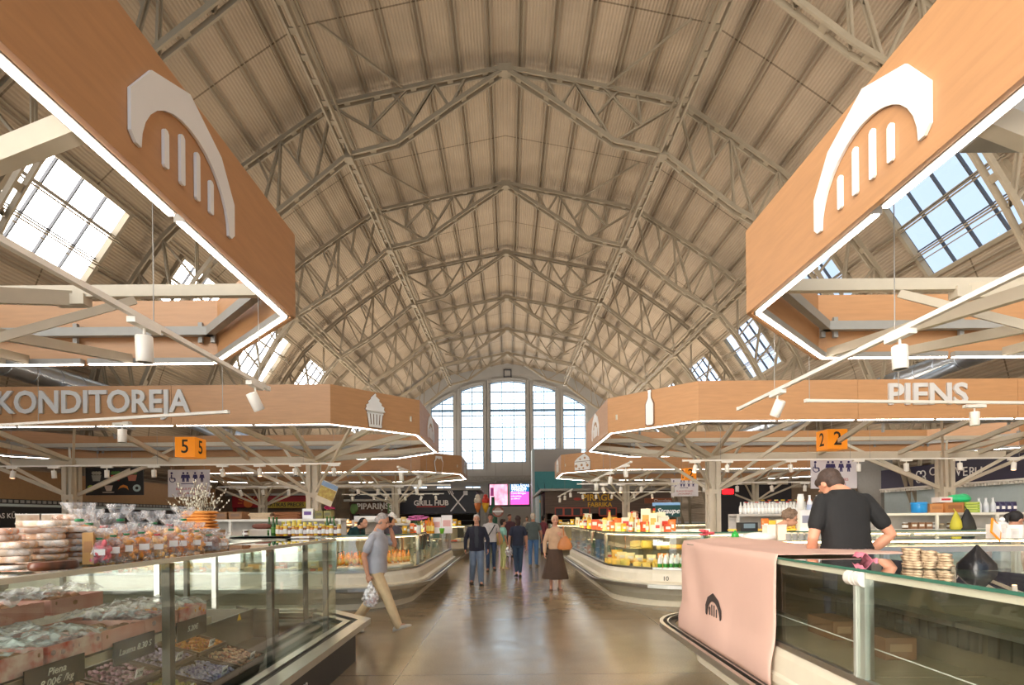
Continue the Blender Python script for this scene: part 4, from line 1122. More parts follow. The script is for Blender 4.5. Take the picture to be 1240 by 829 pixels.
person('man in grey t-shirt and blue jeans walking away down the aisle',(floor_at(645.5,Yp),Yp),PI-.2,1.79,skin=(196,140,112),shirt=((84,92,90),'short',.88),pants=((84,122,168),'long',1.05),hair=((206,190,170),'short'),face=False,shoes=(110,104,96),stout=1.08)
Yp=12.0
lady=person('woman in sand blouse and long dark brown skirt with a tan shoulder bag',(floor_at(672,Yp),Yp),0,1.69,skin=(206,150,124),shirt=((196,160,128),'long',.96),pants=((76,56,44),'skirt'),hair=((226,208,176),'bun'),shoes=(120,84,62),
  arms={-1:((-.24,.02,1.12),(-.25,-.06,.88),.5),1:((.27,-.03,1.16),(.12,-.17,1.28),1.1,(0,1,0))},stout=.97,head=(.05,-.05))
hb=thing('shoulder_bag','tan leather bag on the shoulder of the woman in the brown skirt','bag',(floor_at(672,12)+.20,11.86,0))
m=MB(); rows=[]
for z,a,b in ((.92,.13,.05),(.97,.17,.065),(1.05,.155,.06),(1.15,.10,.045),(1.22,.05,.03)):
    rows.append([V((a*math.cos(2*PI*q/16),b*math.sin(2*PI*q/16),z)) for q in range(16)])
m.loft(rows); m.build('bag_body',mat('tan_leather',(196,124,70),.5,bump=.2),hb)
m=MB(); m.path([V((-.02,0,1.2)),V((-.03,-.03,1.36)),V((-.03,.06,1.44)),V((-.03,.20,1.42))],.013,6); m.build('strap',mat('tan_leather'),hb)
Yp=25
person('shopper in dark red and blue far down the aisle on the right',(floor_at(658,24),24),2.4,1.72,skin=(150,100,80),shirt=((110,50,62),'short'),pants=((60,60,84),'long'),hair=((30,26,26),'short'),face=False)
person('far shopper in pale shirt beyond the man in maroon',(floor_at(638,30),30),0,1.7,shirt=((190,180,170),'short'),pants=((70,70,80),'long'),hair=((60,50,44),'short'),face=False)
# --- man in black t-shirt behind the right counter, back to us, head bowed
Yp=4.55
bm=person('man in black t-shirt and grey trousers standing with his back to the camera, head bowed',(2.87,Yp),PI+.03,1.95,sz=.215,skin=(206,146,116),shirt=((27,26,26),'short',1.03),pants=((92,86,94),'long'),hair=((66,50,42),'short'),
  arms={-1:((-.335,.03,1.12),(-.20,-.14,.93),.5),1:((.255,.0,1.10),(.19,-.16,.92),.5)},lean=(0,-.06),head=(.10,.85),headshift=(-.0,-.11,-.115),stout=1.07,face=False,vox=.0075)
m=MB().box((0,0,.1),(6.6,3.2,.2)); o=m.build('stall_platform',M_gray); o.location=(6.2,3.9,0); tag(o,'raised grey floor platform inside the right front block','platform')
for x0_,x1_,s_ in ((2.85,9.0,'right'),(-9.0,-2.7,'left')):
    o=MB().box((0,0,.075),(x1_-x0_,5.2,.15)).build('stall_platform',M_gray); o.location=((x0_+x1_)/2,13.7,0); tag(o,'low grey floor platform inside the %s middle block'%s_,'platform')
# --- stall keepers
person('fair-haired seller in white shirt behind the curved cheese case, back turned',(3.02,11.6),PI-.6,1.66,shirt=((216,208,204),'short'),pants=((70,70,76),'long'),hair=((206,170,120),'bun'),face=False,stout=1.15,sz=.15)
person('bending seller in olive top behind the cheese case, head lowered',(2.93,12.5),.5,1.66,shirt=((128,124,70),'short'),pants=((60,60,60),'long'),hair=((150,110,80),'short'),lean=(-.10,-.10),stout=1.12,headshift=(-.03,-.06,-.03),sz=.15)
person('grey curly-haired seller in white bowing over the counter, right side',(floor_at(930,8.3),8.3),.9,1.78,shirt=((214,208,206),'short'),pants=((60,60,60),'long'),hair=((128,104,84),'curly'),lean=(0,-.16),headshift=(0,-.08,-.05),stout=1.1,head=(0,.4))
person('dark-haired woman with ponytail in grey t-shirt at the right edge',(floor_at(1216,7.5),7.5),PI/2+.1,1.70,skin=(196,142,116),shirt=((120,122,126),'short'),pants=((60,64,80),'long'),hair=((30,26,26),'tail'),lean=(0,-.10),headshift=(0,-.05,-.03),head=(0,.35),vox=.009)
person('seller in dark teal top leaning over goods behind the man on the phone',(floor_at(428,11.2),11.2),1.0,1.62,shirt=((24,62,66),'short'),pants=((50,50,50),'long'),hair=((30,26,24),'tail'),lean=(-.06,-.22),headshift=(0,-.12,-.08),face=False,sz=.15)
person('white-haired seller behind the orange juice case',(floor_at(475,12.0),12.0),0,1.60,shirt=((90,84,92),'short'),pants=((50,50,50),'long'),hair=((226,220,214),'curly'),head=(0,.3),sz=.15)
# ================= TRACK LIGHTS =================
def track(p,q,label,wires=(),grp='hung light tracks',zhang=None):
    p=V(p);q=V(q); t=thing('light_track',label,'light track',p,0,grp)
    m=MB(); m.bar(V((0,0,0)),q-p,.036,.034); d=(q-p).normalized()
    for e in (V((0,0,0)),q-p): m.box(e,(.045,.045,.04),math.atan2(d.y,d.x))
    m.build('track',M_wht,t)
    for f in wires:
        w=(q-p)*f; m=MB(); zh=(zhang if zhang else ZB+.7)-p.z; m.tube(w,V((w.x,w.y,zh)),.004,n=5); m.build('suspension_wire',M_gray,t)
    return t
def spot_proto():
    t=thing('track_spotlight','x','spotlight',(0,0,0))
    m=MB(); m.box((0,0,-.035),(.05,.24,.035)); m.box((0,.06,-.02),(.04,.09,.02)); m.build('adapter',M_wht,t,bevel=.004)
    m=MB(); m.tube((0,-.03,-.05),(0,-.03,-.115),.010,n=8); m.build('stem',M_wht,t)
    return t
def spot(p,along,tilt,yaw,label,grp,lit=False,near=False,kelv=(255,190,130)):
    "p: point on the track; along: heading of the track; tilt/yaw of the head"
    t=thing('track_spotlight',label,'spotlight',p,0,grp)
    dl=V((math.cos(along),math.sin(along),0)); 
    M=Matrix.Rotation(along-PI/2,3,'Z')
    m=MB(); m.box((0,0,-.038),(.055,.25,.036),M); m.box(M@V((.0,.07,-.022)),(.045,.09,.02),M); m.build('adapter',M_wht,t)
    m=MB(); m.tube((0,0,-.05),(0,0,-.13),.009,n=8); m.build('stem',M_wht,t)
    A=Matrix.Rotation(yaw,3,'Z')@Matrix.Rotation(tilt,3,'X')
    c=V((0,0,-.19)); n=20 if near else 12
    m=MB(); m.lathe([(.046,.085),(.050,.08),(.050,-.08),(.046,-.085),(.040,-.07)],c,n=n,M=A); m.build('lamp_head',M_wht,t)
    m=MB(); m.lathe([(.001,-.074),(.041,-.076)],c,n=n,M=A); m.lathe([(.041,-.079),(.001,-.0785)],c,n=n,M=A); m.build('lens',M_spot if lit else M_black,t)
    if lit=='lamp':
        ld=bpy.data.lights.new('spot_beam','SPOT'); ld.energy=SPOTW; ld.color=tuple(lin((255,190,130))); ld.spot_size=1.5; ld.spot_blend=.7; ld.shadow_soft_size=.05
        lo=bpy.data.objects.new('spot_beam',ld); C.objects.link(lo); lo.parent=t; lo.location=c+A@V((0,0,-.12)); lo.rotation_euler=A.to_euler(); 
    return t
SPOTW=220
ZT1=EYE+1.3
A=track((-2.30,.6,ZT1),(-2.37,5.3,ZT1),'long white light track pointing down the hall, under the left front canopy',(.63,.96))
B=track((2.75,.6,ZT1),(2.80,6.5,ZT1),'long white light track pointing down the hall, under the right front canopy',(.55,.85))
for x,y,lb,al,ti,ya in ((-2.345,3.47,'large white cylinder spotlight on the near left track, closest one',PI/2,.06,0),(-2.365,5.03,'white tilted spotlight at the far end of the near left track',PI/2,.5,-.6),(2.78,3.8,'large white cylinder spotlight on the near right track, closest one',PI/2,-.05,0),(2.79,5.55,'white tilted spotlight towards the far end of the near right track',PI/2,.5,.4)):
    spot((x,y,ZT1),al,ti,ya,lb,'large spotlights on the near tracks',near=True)
p=W(-40,517,7.3); q=W(275,498.5,6.45)
track(p,q,'white light track crossing in front of the KONDITOREJA letters',(.3,.985)); s_=W(148,509.5,6.85); spot(s_,math.atan2(q.y-p.y,q.x-p.x),0,0,'white spotlight hanging below the letters T and O of KONDITOREJA','spotlights before the letters',near=True)
p=W(977,485,6.45); q=W(1290,488,6.6)
track(p,q,'white light track crossing in front of the PIENS letters',(.01,.35)); spot(W(1180,488,6.55),0,0,0,'white spotlight hanging below the letter S of PIENS','spotlights before the letters',near=True)
# tracks under the middle canopies
def trk(x0,x1,y,z,label,xs,grp,lit,wires=(.1,.5,.9),al=0,scale=1):
    track((x0,y,z),(x1,y,z),label,wires)
    rr=random.Random(int(y*10)+int(x0))
    for i,x in enumerate(xs):
        spot((x,y,z),0,rr.uniform(-.5,.5),rr.uniform(-1,1),grp[0],grp[1],lit=lit(i))
wx=lambda px,Y:(px-CX)/FPX*Y
Y=12.0; z=EYE+1.25
trk(wx(-30,Y),wx(412,Y),Y,z,'white light track under the front of the KONDITOREJA canopy',[wx(p,Y) for p in (16,66,130,187,270,315,358,405)],('small white spotlight on the track under the KONDITOREJA canopy front','spotlights under the KONDITOREJA canopy'),lambda i:'lamp' if i in (2,5,7) else (True if i in(0,3) else False))
trk(wx(828,Y),wx(1280,Y),Y,z,'white light track under the front of the PIENS canopy',[wx(p,Y) for p in (842,881,958,1040,1098,1163,1228)],('small white spotlight on the track under the PIENS canopy front','spotlights under the PIENS canopy'),lambda i:'lamp' if i in (0,2,6) else False)
Y=16.0; z=EYE+1.0
trk(wx(265,Y),wx(545,Y),Y,z,'white light track under the back of the KONDITOREJA canopy',[wx(p,Y) for p in (292,319,350,380,434,458,484,505)],('tiny white spotlight under the back of the KONDITOREJA canopy','spotlights under the back of the left middle canopy'),lambda i:False)
trk(wx(700,Y),wx(1010,Y),Y,z,'white light track under the back of the PIENS canopy',[wx(p,Y) for p in (731,752,777,815,853,893,935,975)],('tiny white spotlight under the back of the PIENS canopy','spotlights under the back of the right middle canopy'),lambda i:'lamp' if i in (1,3) else (i%3==0))
Y=22.5; z=EYE+1.05
trk(wx(415,Y),wx(537,Y),Y,z,'white light track under the third left canopy',[wx(p,Y) for p in (427,453,468,491,510,528)],('distant white spotlight under the third left canopy','spotlights under the third left canopy'),lambda i:False)
trk(wx(700,Y),wx(860,Y),Y,z,'white light track under the third right canopy',[wx(p,Y) for p in (706,722,741,768,790,815,838)],('distant white spotlight under the third right canopy','spotlights under the third right canopy'),lambda i:'lamp' if i==2 else i%2==0)
for (a,b,lb,n) in (((717,582,13.0),(764,559,11.4),'short slanting light track at the corner of the PIENS canopy',3),((676,601,23),(693,592,20.5),'short slanting light track at the corner of the third right canopy',3),((482,565,11.6),(512,577,13.0),'short slanting light track at the corner of the KONDITOREJA canopy',2)):
    p=W(*a);q=W(*b); track(p,q,lb,(.5,)); al=math.atan2(q.y-p.y,q.x-p.x)
    for i in range(n): spot(p.lerp(q,.12+.76*i/(n-1)),al,.3-.2*i,.5*i,'white spotlight on the '+lb.replace('short ','').replace('slanting ','slanted '),'spotlights on the slanting tracks',lit=(n==3 and i==1))
# ================= DUCTS =================
M_duct=mat('spiral_duct',(176,182,190),.3,metal=.9,var=.1,scale=3)
for sx,x,z,s in ((-1,-14.8,6.3,'left'),(1,14.9,6.75,'right')):
    m=MB(); y=4.0
    while y<58: m.tube((0,y,0),(0,y+.9,0),.36,n=18); m.tube((0,y+.88,0),(0,y+.92,0),.375,n=18); y+=.9
    t=thing('ventilation_duct','silver spiral ventilation duct running along the %s side of the hall'%s,'duct',(x,0,z))
    m.build('duct',M_duct,t)
    for k in range(7):
        y=10.5+k*7.17; m=MB(); m.tube((-sx*.1,y,-.2),(-sx*1.6,y+.4,-.9),.16,n=12); m.tube((-sx*1.6,y+.4,-.9),(-sx*2.0,y+.5,-1.0),.22,n=12); m.build('outlet',M_duct,t)
# ================= SIGNS =================
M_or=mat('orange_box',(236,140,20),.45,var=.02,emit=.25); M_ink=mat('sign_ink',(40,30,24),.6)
def numbox(px,py,Y,ch,rz,label,s=.46):
    c=W(px,py,Y); t=thing('number_sign',label,'number sign',c,rz)
    m=MB(); m.box((0,0,0),(s,s,s)); b=m.build('box',M_or,t,bevel=.005)
    for n in ((0,-1,0),(1,0,0),(-1,0,0),(0,1,0)):
        text('digit',ch,facing(V(n)*(s/2+.001),n),.44,M_ink,b,ext=.002,xs=.9,bold=.004)
    m=MB(); m.tube((0,0,s/2),(0,0,ZT-c.z),.006,n=5); m.build('hanging_wire',M_gray,t)
numbox(231,542.5,12.6,'5',0,'orange cube sign with the number 5, under the KONDITOREJA canopy')
numbox(1007,533,12.6,'2',0,'orange cube sign with the number 2, under the PIENS canopy')
numbox(834,574,19.6,'2',0,'small far orange cube sign behind the right middle canopy',.42)
M_pic=mat('pictogram_blue',(48,40,92),.6); M_rtx=mat('red_text',(176,60,60),.6)
def wc(px,py,Y,label):
    c=W(px,py,Y); t=thing('restroom_sign',label,'sign',c); w,h=1.1,.72
    b=MB().box((0,0,0),(w,.03,h)).build('panel',mat('panel_greywhite',(206,202,206),.4,var=.02),t)
    F=lambda d:(lambda a,b_:V((a,-.016-d,b_)))
    def pz(poly): m.prism(poly,F(.003),F(0))
    m=MB()
    x,z=-.42,.17   # wheelchair user
    pz(circ(x-.03,z+.10,.03)); pz([(x-.05,z+.06),(x-.02,z+.06),(x-.015,z-.02),(x+.05,z-.02),(x+.08,z-.11),(x+.055,z-.12),(x+.03,z-.05),(x-.05,z-.05)])
    for i in range(10):
        a0=PI*.75+i*.42; a1=a0+.42; pz([(x-.01+.085*math.cos(a0),z-.06+.085*math.sin(a0)),(x-.01+.085*math.cos(a1),z-.06+.085*math.sin(a1)),(x-.01+.065*math.cos(a1),z-.06+.065*math.sin(a1)),(x-.01+.065*math.cos(a0),z-.06+.065*math.sin(a0))])
    for dx in (-.14,-.03,.17,.35):
        x=dx; pz(circ(x,z+.10,.028)); 
        pz([(x-.05,z+.06),(x+.05,z+.06),(x+.07,z-.04),(x+.03,z-.03),(x+.035,z-.13),(x+.005,z-.13),(x,z-.05),(x-.005,z-.13),(x-.035,z-.13),(x-.03,z-.03),(x-.07,z-.04)])
    pz([(-.2,-.02),(.1,-.02),(.1,.0),(-.2,.0)]); pz([(.09,-.035),(.15,-.01),(.09,.015)])
    m.build('pictograms',M_pic,b)
    text('note','BLAKUS PIE KASES',facing((0,-.017,-.15),(0,-1,0)),.085,M_rtx,b,ext=.002); text('note','UN GALERIJĀ 2',facing((0,-.017,-.26),(0,-1,0)),.085,M_rtx,b,ext=.002)
    for d in (-.4,.4):
        m=MB(); m.tube((d,0,h/2),(d,0,ZB+.4-c.z),.005,n=5); m.build('hanging_wire',M_gray,t)
wc(229,585,14.2,'grey restroom sign with blue pictograms behind the willow branches'); wc(1009.5,573,12.9,'grey restroom sign with blue pictograms above the man in black')
wc(829,590,22,'distant grey restroom sign behind the right middle columns')
# chalk menu board
def menu():
    a=W(104,566,14.6); b=W(174,599,14.6); c=(a+b)/2; w,h=b.x-a.x,a.z-b.z
    t=thing('menu_board','black board painted with baskets, cup, croissant and doughnut','menu board',c)
    bd=MB().box((0,0,0),(w,.03,h)).build('board',M_black,t)
    F=lambda d:(lambda x,z:V((x*w/2,-.017-d,z*h/2)))
    def sh(polys,rgb,nm):
        m=MB(); 
        for p in polys: m.prism(p,F(.003),F(0))
        m.build(nm,mat('chalk_%d_%d_%d'%rgb,rgb,.8),bd)
    for cx,col in ((-.62,(150,150,140)),(.05,(190,70,60)),(.62,(176,110,90))):
        sh([[(cx-.17,.45),(cx+.17,.45),(cx+.12,.02),(cx-.12,.02)]],col,'painted_basket')
        sh([circ(cx+d,.6,.07,8,.13) for d in (-.1,0,.1)],(80,120,60) if cx>-.5 else (170,166,150),'painted_greens')
    sh([[(-.35,-.3),(-.05,-.3),(-.1,-.7),(-.28,-.7)],[(-.42,-.76),(0,-.76),(-.02,-.82),(-.4,-.82)]],(200,190,180),'painted_cup')
    sh([[(.12,-.6),(.2,-.35),(.32,-.25),(.45,-.35),(.5,-.65),(.42,-.5),(.32,-.45),(.2,-.5)]],(206,130,60),'painted_croissant')
    dn=[ [( .78+r*math.cos(a0),-.5+2*r*math.sin(a0)) for a0 in ()] ]
    sh([[(.78+.14*math.cos(i*.52),-.5+.26*math.sin(i*.52)),(.78+.14*math.cos(i*.52+.52),-.5+.26*math.sin(i*.52+.52)),(.78+.06*math.cos(i*.52+.52),-.5+.11*math.sin(i*.52+.52)),(.78+.06*math.cos(i*.52),-.5+.11*math.sin(i*.52))] for i in range(12)],(170,190,190),'painted_doughnut')
    sh([circ(-.82,-.5,.12,10,.25)],(150,170,70),'painted_fruit')
    for d in (-.6,.6):
        m=MB(); m.tube((d*w/2,0,h/2),(d*w/2,0,h/2+.5),.006,n=5); m.build('hanging_wire',M_gray,t)
r=0
menu()
# ================= SIDE STALLS AND FAR KIOSKS =================
M_bulk=mat('brown_bulkhead',(150,116,78),.6,var=.05); M_navy=mat('navy_fascia',(48,44,66),.5); M_pale=mat('pale_blue_wall',(176,190,192),.6,var=.03)
M_plank=mat('dark_planks',(92,76,66),.7,var=.3,scale=2,stretch=(.3,1,14)); M_screen=emis('display_glow',(190,214,235),1.2)
def wallstall_left():
    t=thing('wall_stall','row of side stalls with brown bulkhead and black fascia along the left wall','stall',(-15.8,20,0))
    L=lambda x,y,z:V((x+15.8,y-20,z))
    B=lambda c,d,nm,m,p=t:MB().box(L(*c),d).build(nm,m,p)
    B((-15.55,20,2.8),(.5,16,.95),'bulkhead',M_bulk)
    g=B((-15.45,20,2.27),(.6,16,.14),'vent_band',M_dark); m=MB()
    for i in range(80): m.box(L(-15.13,12.1+i*.2,2.27),(.03,.12,.09))
    m.build('vent_slots',M_gray,g)['kind']='stuff'
    B((-15.45,20,2.15),(.66,16,.08),'white_ledge',M_pale)
    f=B((-15.4,20,1.80),(.5,16,.62),'fascia',M_black)
    for i,(y,s) in enumerate(((13.2,'KAFEJNICA'),(16.2,'MĀJAS KŪKAS'),(18.6,'TĒJA'),(22,'MEDUS'))): text('stall_lettering',s,facing(L(-15.14,y,1.82),(1,0,0)),.22,M_sign,f,ext=.003)
    m=MB(); m.prism(circ(0,0,.16),lambda a,b:L(-15.13,15.0+a,1.92+b),lambda a,b:L(-15.15,15.0+a,1.92+b)); m.build('red_heart_logo',mat('logo_red',(190,30,60),.5),f)
    for i in range(9): B((-15.6,12.2+i*1.95,.95),(.4,.06,1.9),'divider',M_gray)
    B((-16.4,20,1.2),(.1,16,2.4),'back_wall',M_plank); 
    for z in (.9,1.25): B((-15.9,20,z),(.5,15.8,.04),'shelf',M_wht)
    B((-15.3,20,.45),(.5,16,.9),'counter',M_gray)
wallstall_left()
def wallstall_right():
    t=thing('wall_stall','side stalls with navy clover sign above pale tiled wall along the right side','stall',(15.9,18.5,0))
    L=lambda x,y,z:V((x-15.9,y-18.5,z))
    B=lambda c,d,nm,m,p=t:MB().box(L(*c),d).build(nm,m,p)
    f=B((15.75,18.5,3.10),(.25,8.0,.76),'fascia',M_navy)
    B((16.0,18.5,1.3),(.5,8.0,2.6),'wall',M_pale); m=MB(); m.box(L(15.7,18.5,2.68),(.3,8,.06))
    for i in range(60): m.box(L(15.62,14.6+i*.133,2.60),(.1,.07,.08))
    m.build('cornice',M_wht,t)['kind']='stuff'
    m=MB()
    # clover outline
    yc=15.75*650/(1120-616); zc=W(1120,577,yc).z
    for k in range(4):
        a=PI/4+k*PI/2; c=(.14*math.cos(a),.14*math.sin(a)); pts=[]
        for i in range(13):
            b=a-2.3+4.6*i/12; pts.append(L(15.61,yc-(c[0]+.12*math.cos(b)),zc+c[1]+.12*math.sin(b)))
        m.path(pts,.022,5)
    m.build('clover_logo',M_sign,f)
    for ch,px in (('C',1134),('H',1143),('I',1151),('Ī',1158),('V',1166),('E',1174),('R',1182.5),('U',1190.5)):
        y=15.75*650/(px-616); text('letter',ch,facing(L(15.61,y,W(px,570,y).z-.03),(-1,0,0)),.44,M_sign,f,ext=.005)
    # lit windows, shop beyond
    B((16.0,24.0,2.0),(.5,2.6,4),'end_pier',M_gray)
wallstall_right()
def kiosk(name,label,x0,x1,y,ztop,depth,fm,fz,parts=None):
    c=V(((x0+x1)/2,y+depth/2,0)); t=thing(name,label,'kiosk',c)
    L=lambda a,b,z:V((a,b,z))-c
    B=lambda q,d,nm,m,p=t:MB().box(L(*q),d).build(nm,m,p)
    w=x1-x0; xm=(x0+x1)/2
    f=B((xm,y,(ztop+fz)/2),(w,.15,ztop-fz),'fascia',fm)
    B((xm,y+depth/2,ztop+.06),(w+.5,depth+.6,.12),'roof_slab',M_gray)
    B((xm,y+depth,ztop/2),(w,.1,ztop),'back_wall',M_plank)
    for s in (x0+.05,x1-.05): B((s,y+depth/2,ztop/2),(.1,depth,ztop),'side_wall',fm)
    B((xm,y+.15,.55),(w-.3,.5,1.1),'counter',M_dark); B((xm,y+.1,1.12),(w-.2,.7,.05),'worktop',M_inox)
    for z in (1.5,1.9): B((xm,y+depth-.3,z),(w-.6,.4,.04),'shelf',M_wht)
    m=MB(); rr=random.Random(int(w*10))
    return t,L,B,f
t,L,B,f=kiosk('food_kiosk','dark slate kiosk with white lettering underlined in red and crossed fork and spatula',wx(430,30),wx(577,30),30,W(500,594,30).z,4,mat('slate_fascia',(52,52,58),.5),W(500,622,30).z)
text('lettering','GRILL HUB',facing(L(wx(522.5,30),29.91,W(522,609,30).z),(0,-1,0)),.40,M_sign,f,ext=.01,bold=.012)
m=MB(); m.box(L(wx(522.5,30),29.9,W(522,613.2,30).z),(1.6,.02,.05)); m.build('red_underline',mat('underline_red',(200,60,50),.5),f)
m=MB(); c=L(wx(555,30),29.9,W(555,608,30).z); 
m.bar(c+V((-.42,0,-.5)),c+V((.4,0,.5)),.07,.03,up=(0,1,0)); m.bar(c+V((.42,0,-.5)),c+V((-.35,0,.45)),.07,.03,up=(0,1,0)); m.box(c+V((.42,-.01,.52)),(.24,.03,.24)); 
for d in (-.1,0,.1): m.bar(c+V((-.35+d,0,.45)),c+V((-.5+d,0,.75)),.05,.03,up=(0,1,0))
m.build('fork_spatula_logo',M_sign,f)
t,L,B,f=kiosk('food_kiosk','small brown kiosk with white lettering and a green pepper picture',wx(424,28),wx(479,28),28,W(450,607,28).z,1.2,mat('brown_fascia',(84,58,44),.6),W(450,622,28).z)
text('lettering','PIPARIŅŠ',facing(L(wx(452,28),27.91,W(452,613,28).z),(0,-1,0)),.42,M_sign,f,ext=.01,bold=.01)
m=MB(); c=L(wx(429,28),27.88,W(430,616,28).z); m.ball(c,(.17,.05,.28),10,8); m.ball(c+V((.12,0,.05)),(.12,.05,.22),10,8); m.build('pepper_logo',mat('pepper_green',(96,130,70),.5),f)
m=MB(); m.box(L(wx(474.5,28),27.88,W(474,615,28).z),(.36,.04,.55)); g_=m.build('euro_panel',mat('euro_green',(110,140,96),.5),f); text('euro','$',facing(L(wx(474.5,28),27.86,W(474,615,28).z),(0,-1,0)),.5,M_sign,g_,ext=.004)
t,L,B,f=kiosk('food_kiosk','wide dark plank kiosk with yellow lettering and red framed menus',wx(660,29),wx(812,29),29,W(720,594,29).z,4,M_plank,W(720,621,29).z)
M_yel=mat('letter_yellow',(206,160,40),.5)
text('lettering','PIRĀGU',facing(L(wx(724,29),28.9,W(724,602.5,29).z),(0,-1,0)),.48,M_yel,f,ext=.01,bold=.01); text('lettering','FABRIKA',facing(L(wx(726,29),28.9,W(726,611,29).z),(0,-1,0)),.34,M_yel,f,ext=.01,bold=.006)
m=MB(); m.prism(circ(0,0,.2,12,.08),lambda a,b:L(wx(699,29)+a,28.9,W(699,604,29).z+b),lambda a,b:L(wx(699,29)+a,28.92,W(699,604,29).z+b)); m.build('red_logo',mat('logo_red2',(170,60,50),.5),f)
M_rf=mat('red_frame',(176,74,52),.5)
for px in (677,687.5,698,709,730,741):
    c=L(wx(px,29),28.88,W(px,619.5,29).z); m=MB()
    for d in (-.21,.21): m.box(c+V((d,0,0)),(.05,.05,.42)); m.box(c+V((0,0,d)),(.47,.05,.05))
    q=m.build('menu_frame',M_rf,f); MB().box(c,(.38,.02,.38)).build('menu_sheet',M_dark,q)
# side of the same kiosk, light falling on it put into the pale colour
m=MB(); m.box(L(wx(652,29),30.0,1.5),(.12,2.2,3.0)); m.build('side_panel',M_pale,t)
m=MB(); m.bar(L(wx(645,29),28.3,W(645,603,29).z),L(wx(662,29),29.6,W(662,592,29).z),.08,.10); m.build('canopy_edge',M_inox,t)
# teal block
c=W(676,580,45); t=thing('service_tower','teal painted block with grey top and leaf mural, beyond the kiosks','tower',(c.x,46.5,0))
zt=W(676,543,45).z; w=wx(706,45)-wx(649,45)
MB().box((0,0,(zt-1.9)/2),(w,3,zt-1.9)).build('teal_body',mat('teal_paint',(70,150,156),.5,var=.04),t); MB().box((0,0,zt-.95),(w,3,1.9)).build('grey_top',M_wall,t)
MB().box((-w/2-.1,-.2,zt/2),(.2,2.6,zt)).build('pale_edge',M_pale,t)
m=MB(); 
for k,(x,h,dx) in enumerate(((-1.2,1.6,-.6),(-1.0,1.9,-.2),(-.8,1.5,.3),(.2,1.2,-.2),(.4,1.3,.5))): m.prism([(x-.08,0),(x+.08,0),(x+dx,h)],lambda a,b:V((a,-1.54,2.9+b)),lambda a,b:V((a,-1.5,2.9+b)))
m.build('painted_leaves',mat('leaf_navy',(30,74,90),.6),t)
m=MB(); m.prism([(1.0,0),(1.6,.9),(2.0,1.2),(2.0,0)],lambda a,b:V((a*.95,-1.54,2.9+b)),lambda a,b:V((a*.95,-1.5,2.9+b))); m.prism([(-2,.0),(-2,.9),(-1.5,0)],lambda a,b:V((a*.95,-1.54,2.9+b)),lambda a,b:V((a*.95,-1.5,2.9+b))); m.build('painted_yellow_leaf',mat('leaf_yellow',(196,170,50),.6),t)
# LED screens
c=W(616.5,598.5,48); t=thing('video_screen','pair of glowing pink and teal advertising screens hung before the gable wall','screen',c)
w,h=wx(641,48)-wx(592,48),(611-586)*48/650
MB().box((0,.12,-.05),(w+.1,.2,h+.2)).build('housing',M_dark,t)
MB().box((-w*.26,0,0),(w*.44,.04,h)).build('left_screen',mat('scr_pink',(226,120,150),.5,rgb2=(250,200,220),scale=1.6,emit=0),t)
b=MC['scr_pink'].node_tree; bb=b.nodes['Principled BSDF']; b.links.new(bb.inputs['Base Color'].links[0].from_socket,bb.inputs['Emission Color']); bb.inputs['Emission Strength'].default_value=1.0
MB().box((-w*.42,-.03,.25),(w*.08,.01,h*.4)).build('meat_picture',emis('scr_dark',(120,40,90),.8),t)
MB().box((w*.26,0,h*.32),(w*.46,.04,h*.36)).build('upper_right_screen',emis('scr_teal',(30,110,160),.9),t)
MB().box((w*.26,0,-h*.18),(w*.46,.04,h*.62)).build('lower_right_screen',emis('scr_mag',(226,90,190),1.0),t)
MB().box((0,-.01,0),(.12,.06,h)).build('screen_divider',M_sign,t)
for k,(s,z,sz) in enumerate((('REKLĀMAS VIETA',.42,.34),('PIEEJAMA',.30,.34),('ZVANIET',.19,.34),('Centrāltirgus',.06,.24),('informācija',-.08,.2),('pa tālruni',-.20,.2))):
    text('screen_text',s,facing((w*.05,-.03,h*z),(0,-1,0)),sz,emis('scr_white',(250,245,250),1.2),t,ext=.003,align='LEFT')
m=MB(); 
for x in (-1.2,1.2): m.tube((x,.1,h/2),(x,.1,h/2+2.2),.03,n=6)
m.build('hanger',M_gray,t)
# round sign and totems at the end of the left kiosks
c=W(603,619,27); t=thing('round_sign','round red-brown ring sign on a post at the end of the aisle','sign',(c.x,27,0))
m=MB(); m.tube((0,0,0),(0,0,c.z-.3),.03,n=8); m.build('post',M_gray,t)
m=MB(); m.add(*(lambda n:([V((r_*math.cos(2*PI*i/n),dy,c.z+r_*math.sin(2*PI*i/n))) for r_,dy in ((.29,-.04),(.20,-.04),(.20,.04),(.29,.04)) for i in range(n)],[(k*n+i,k*n+(i+1)%n,((k+1)%4)*n+(i+1)%n,((k+1)%4)*n+i) for k in range(4) for i in range(n)]))(28)); m.build('ring',mat('ring_brown',(150,88,66),.5),t)
MB().box((0,-.03,c.z),(.52,.03,.09)).build('bar',M_sign,t); m=MB(); m.tube((0,.02,c.z),(0,.03,c.z),.20,n=24); m.build('disc',mat('ring_inner',(190,170,160),.6),t)
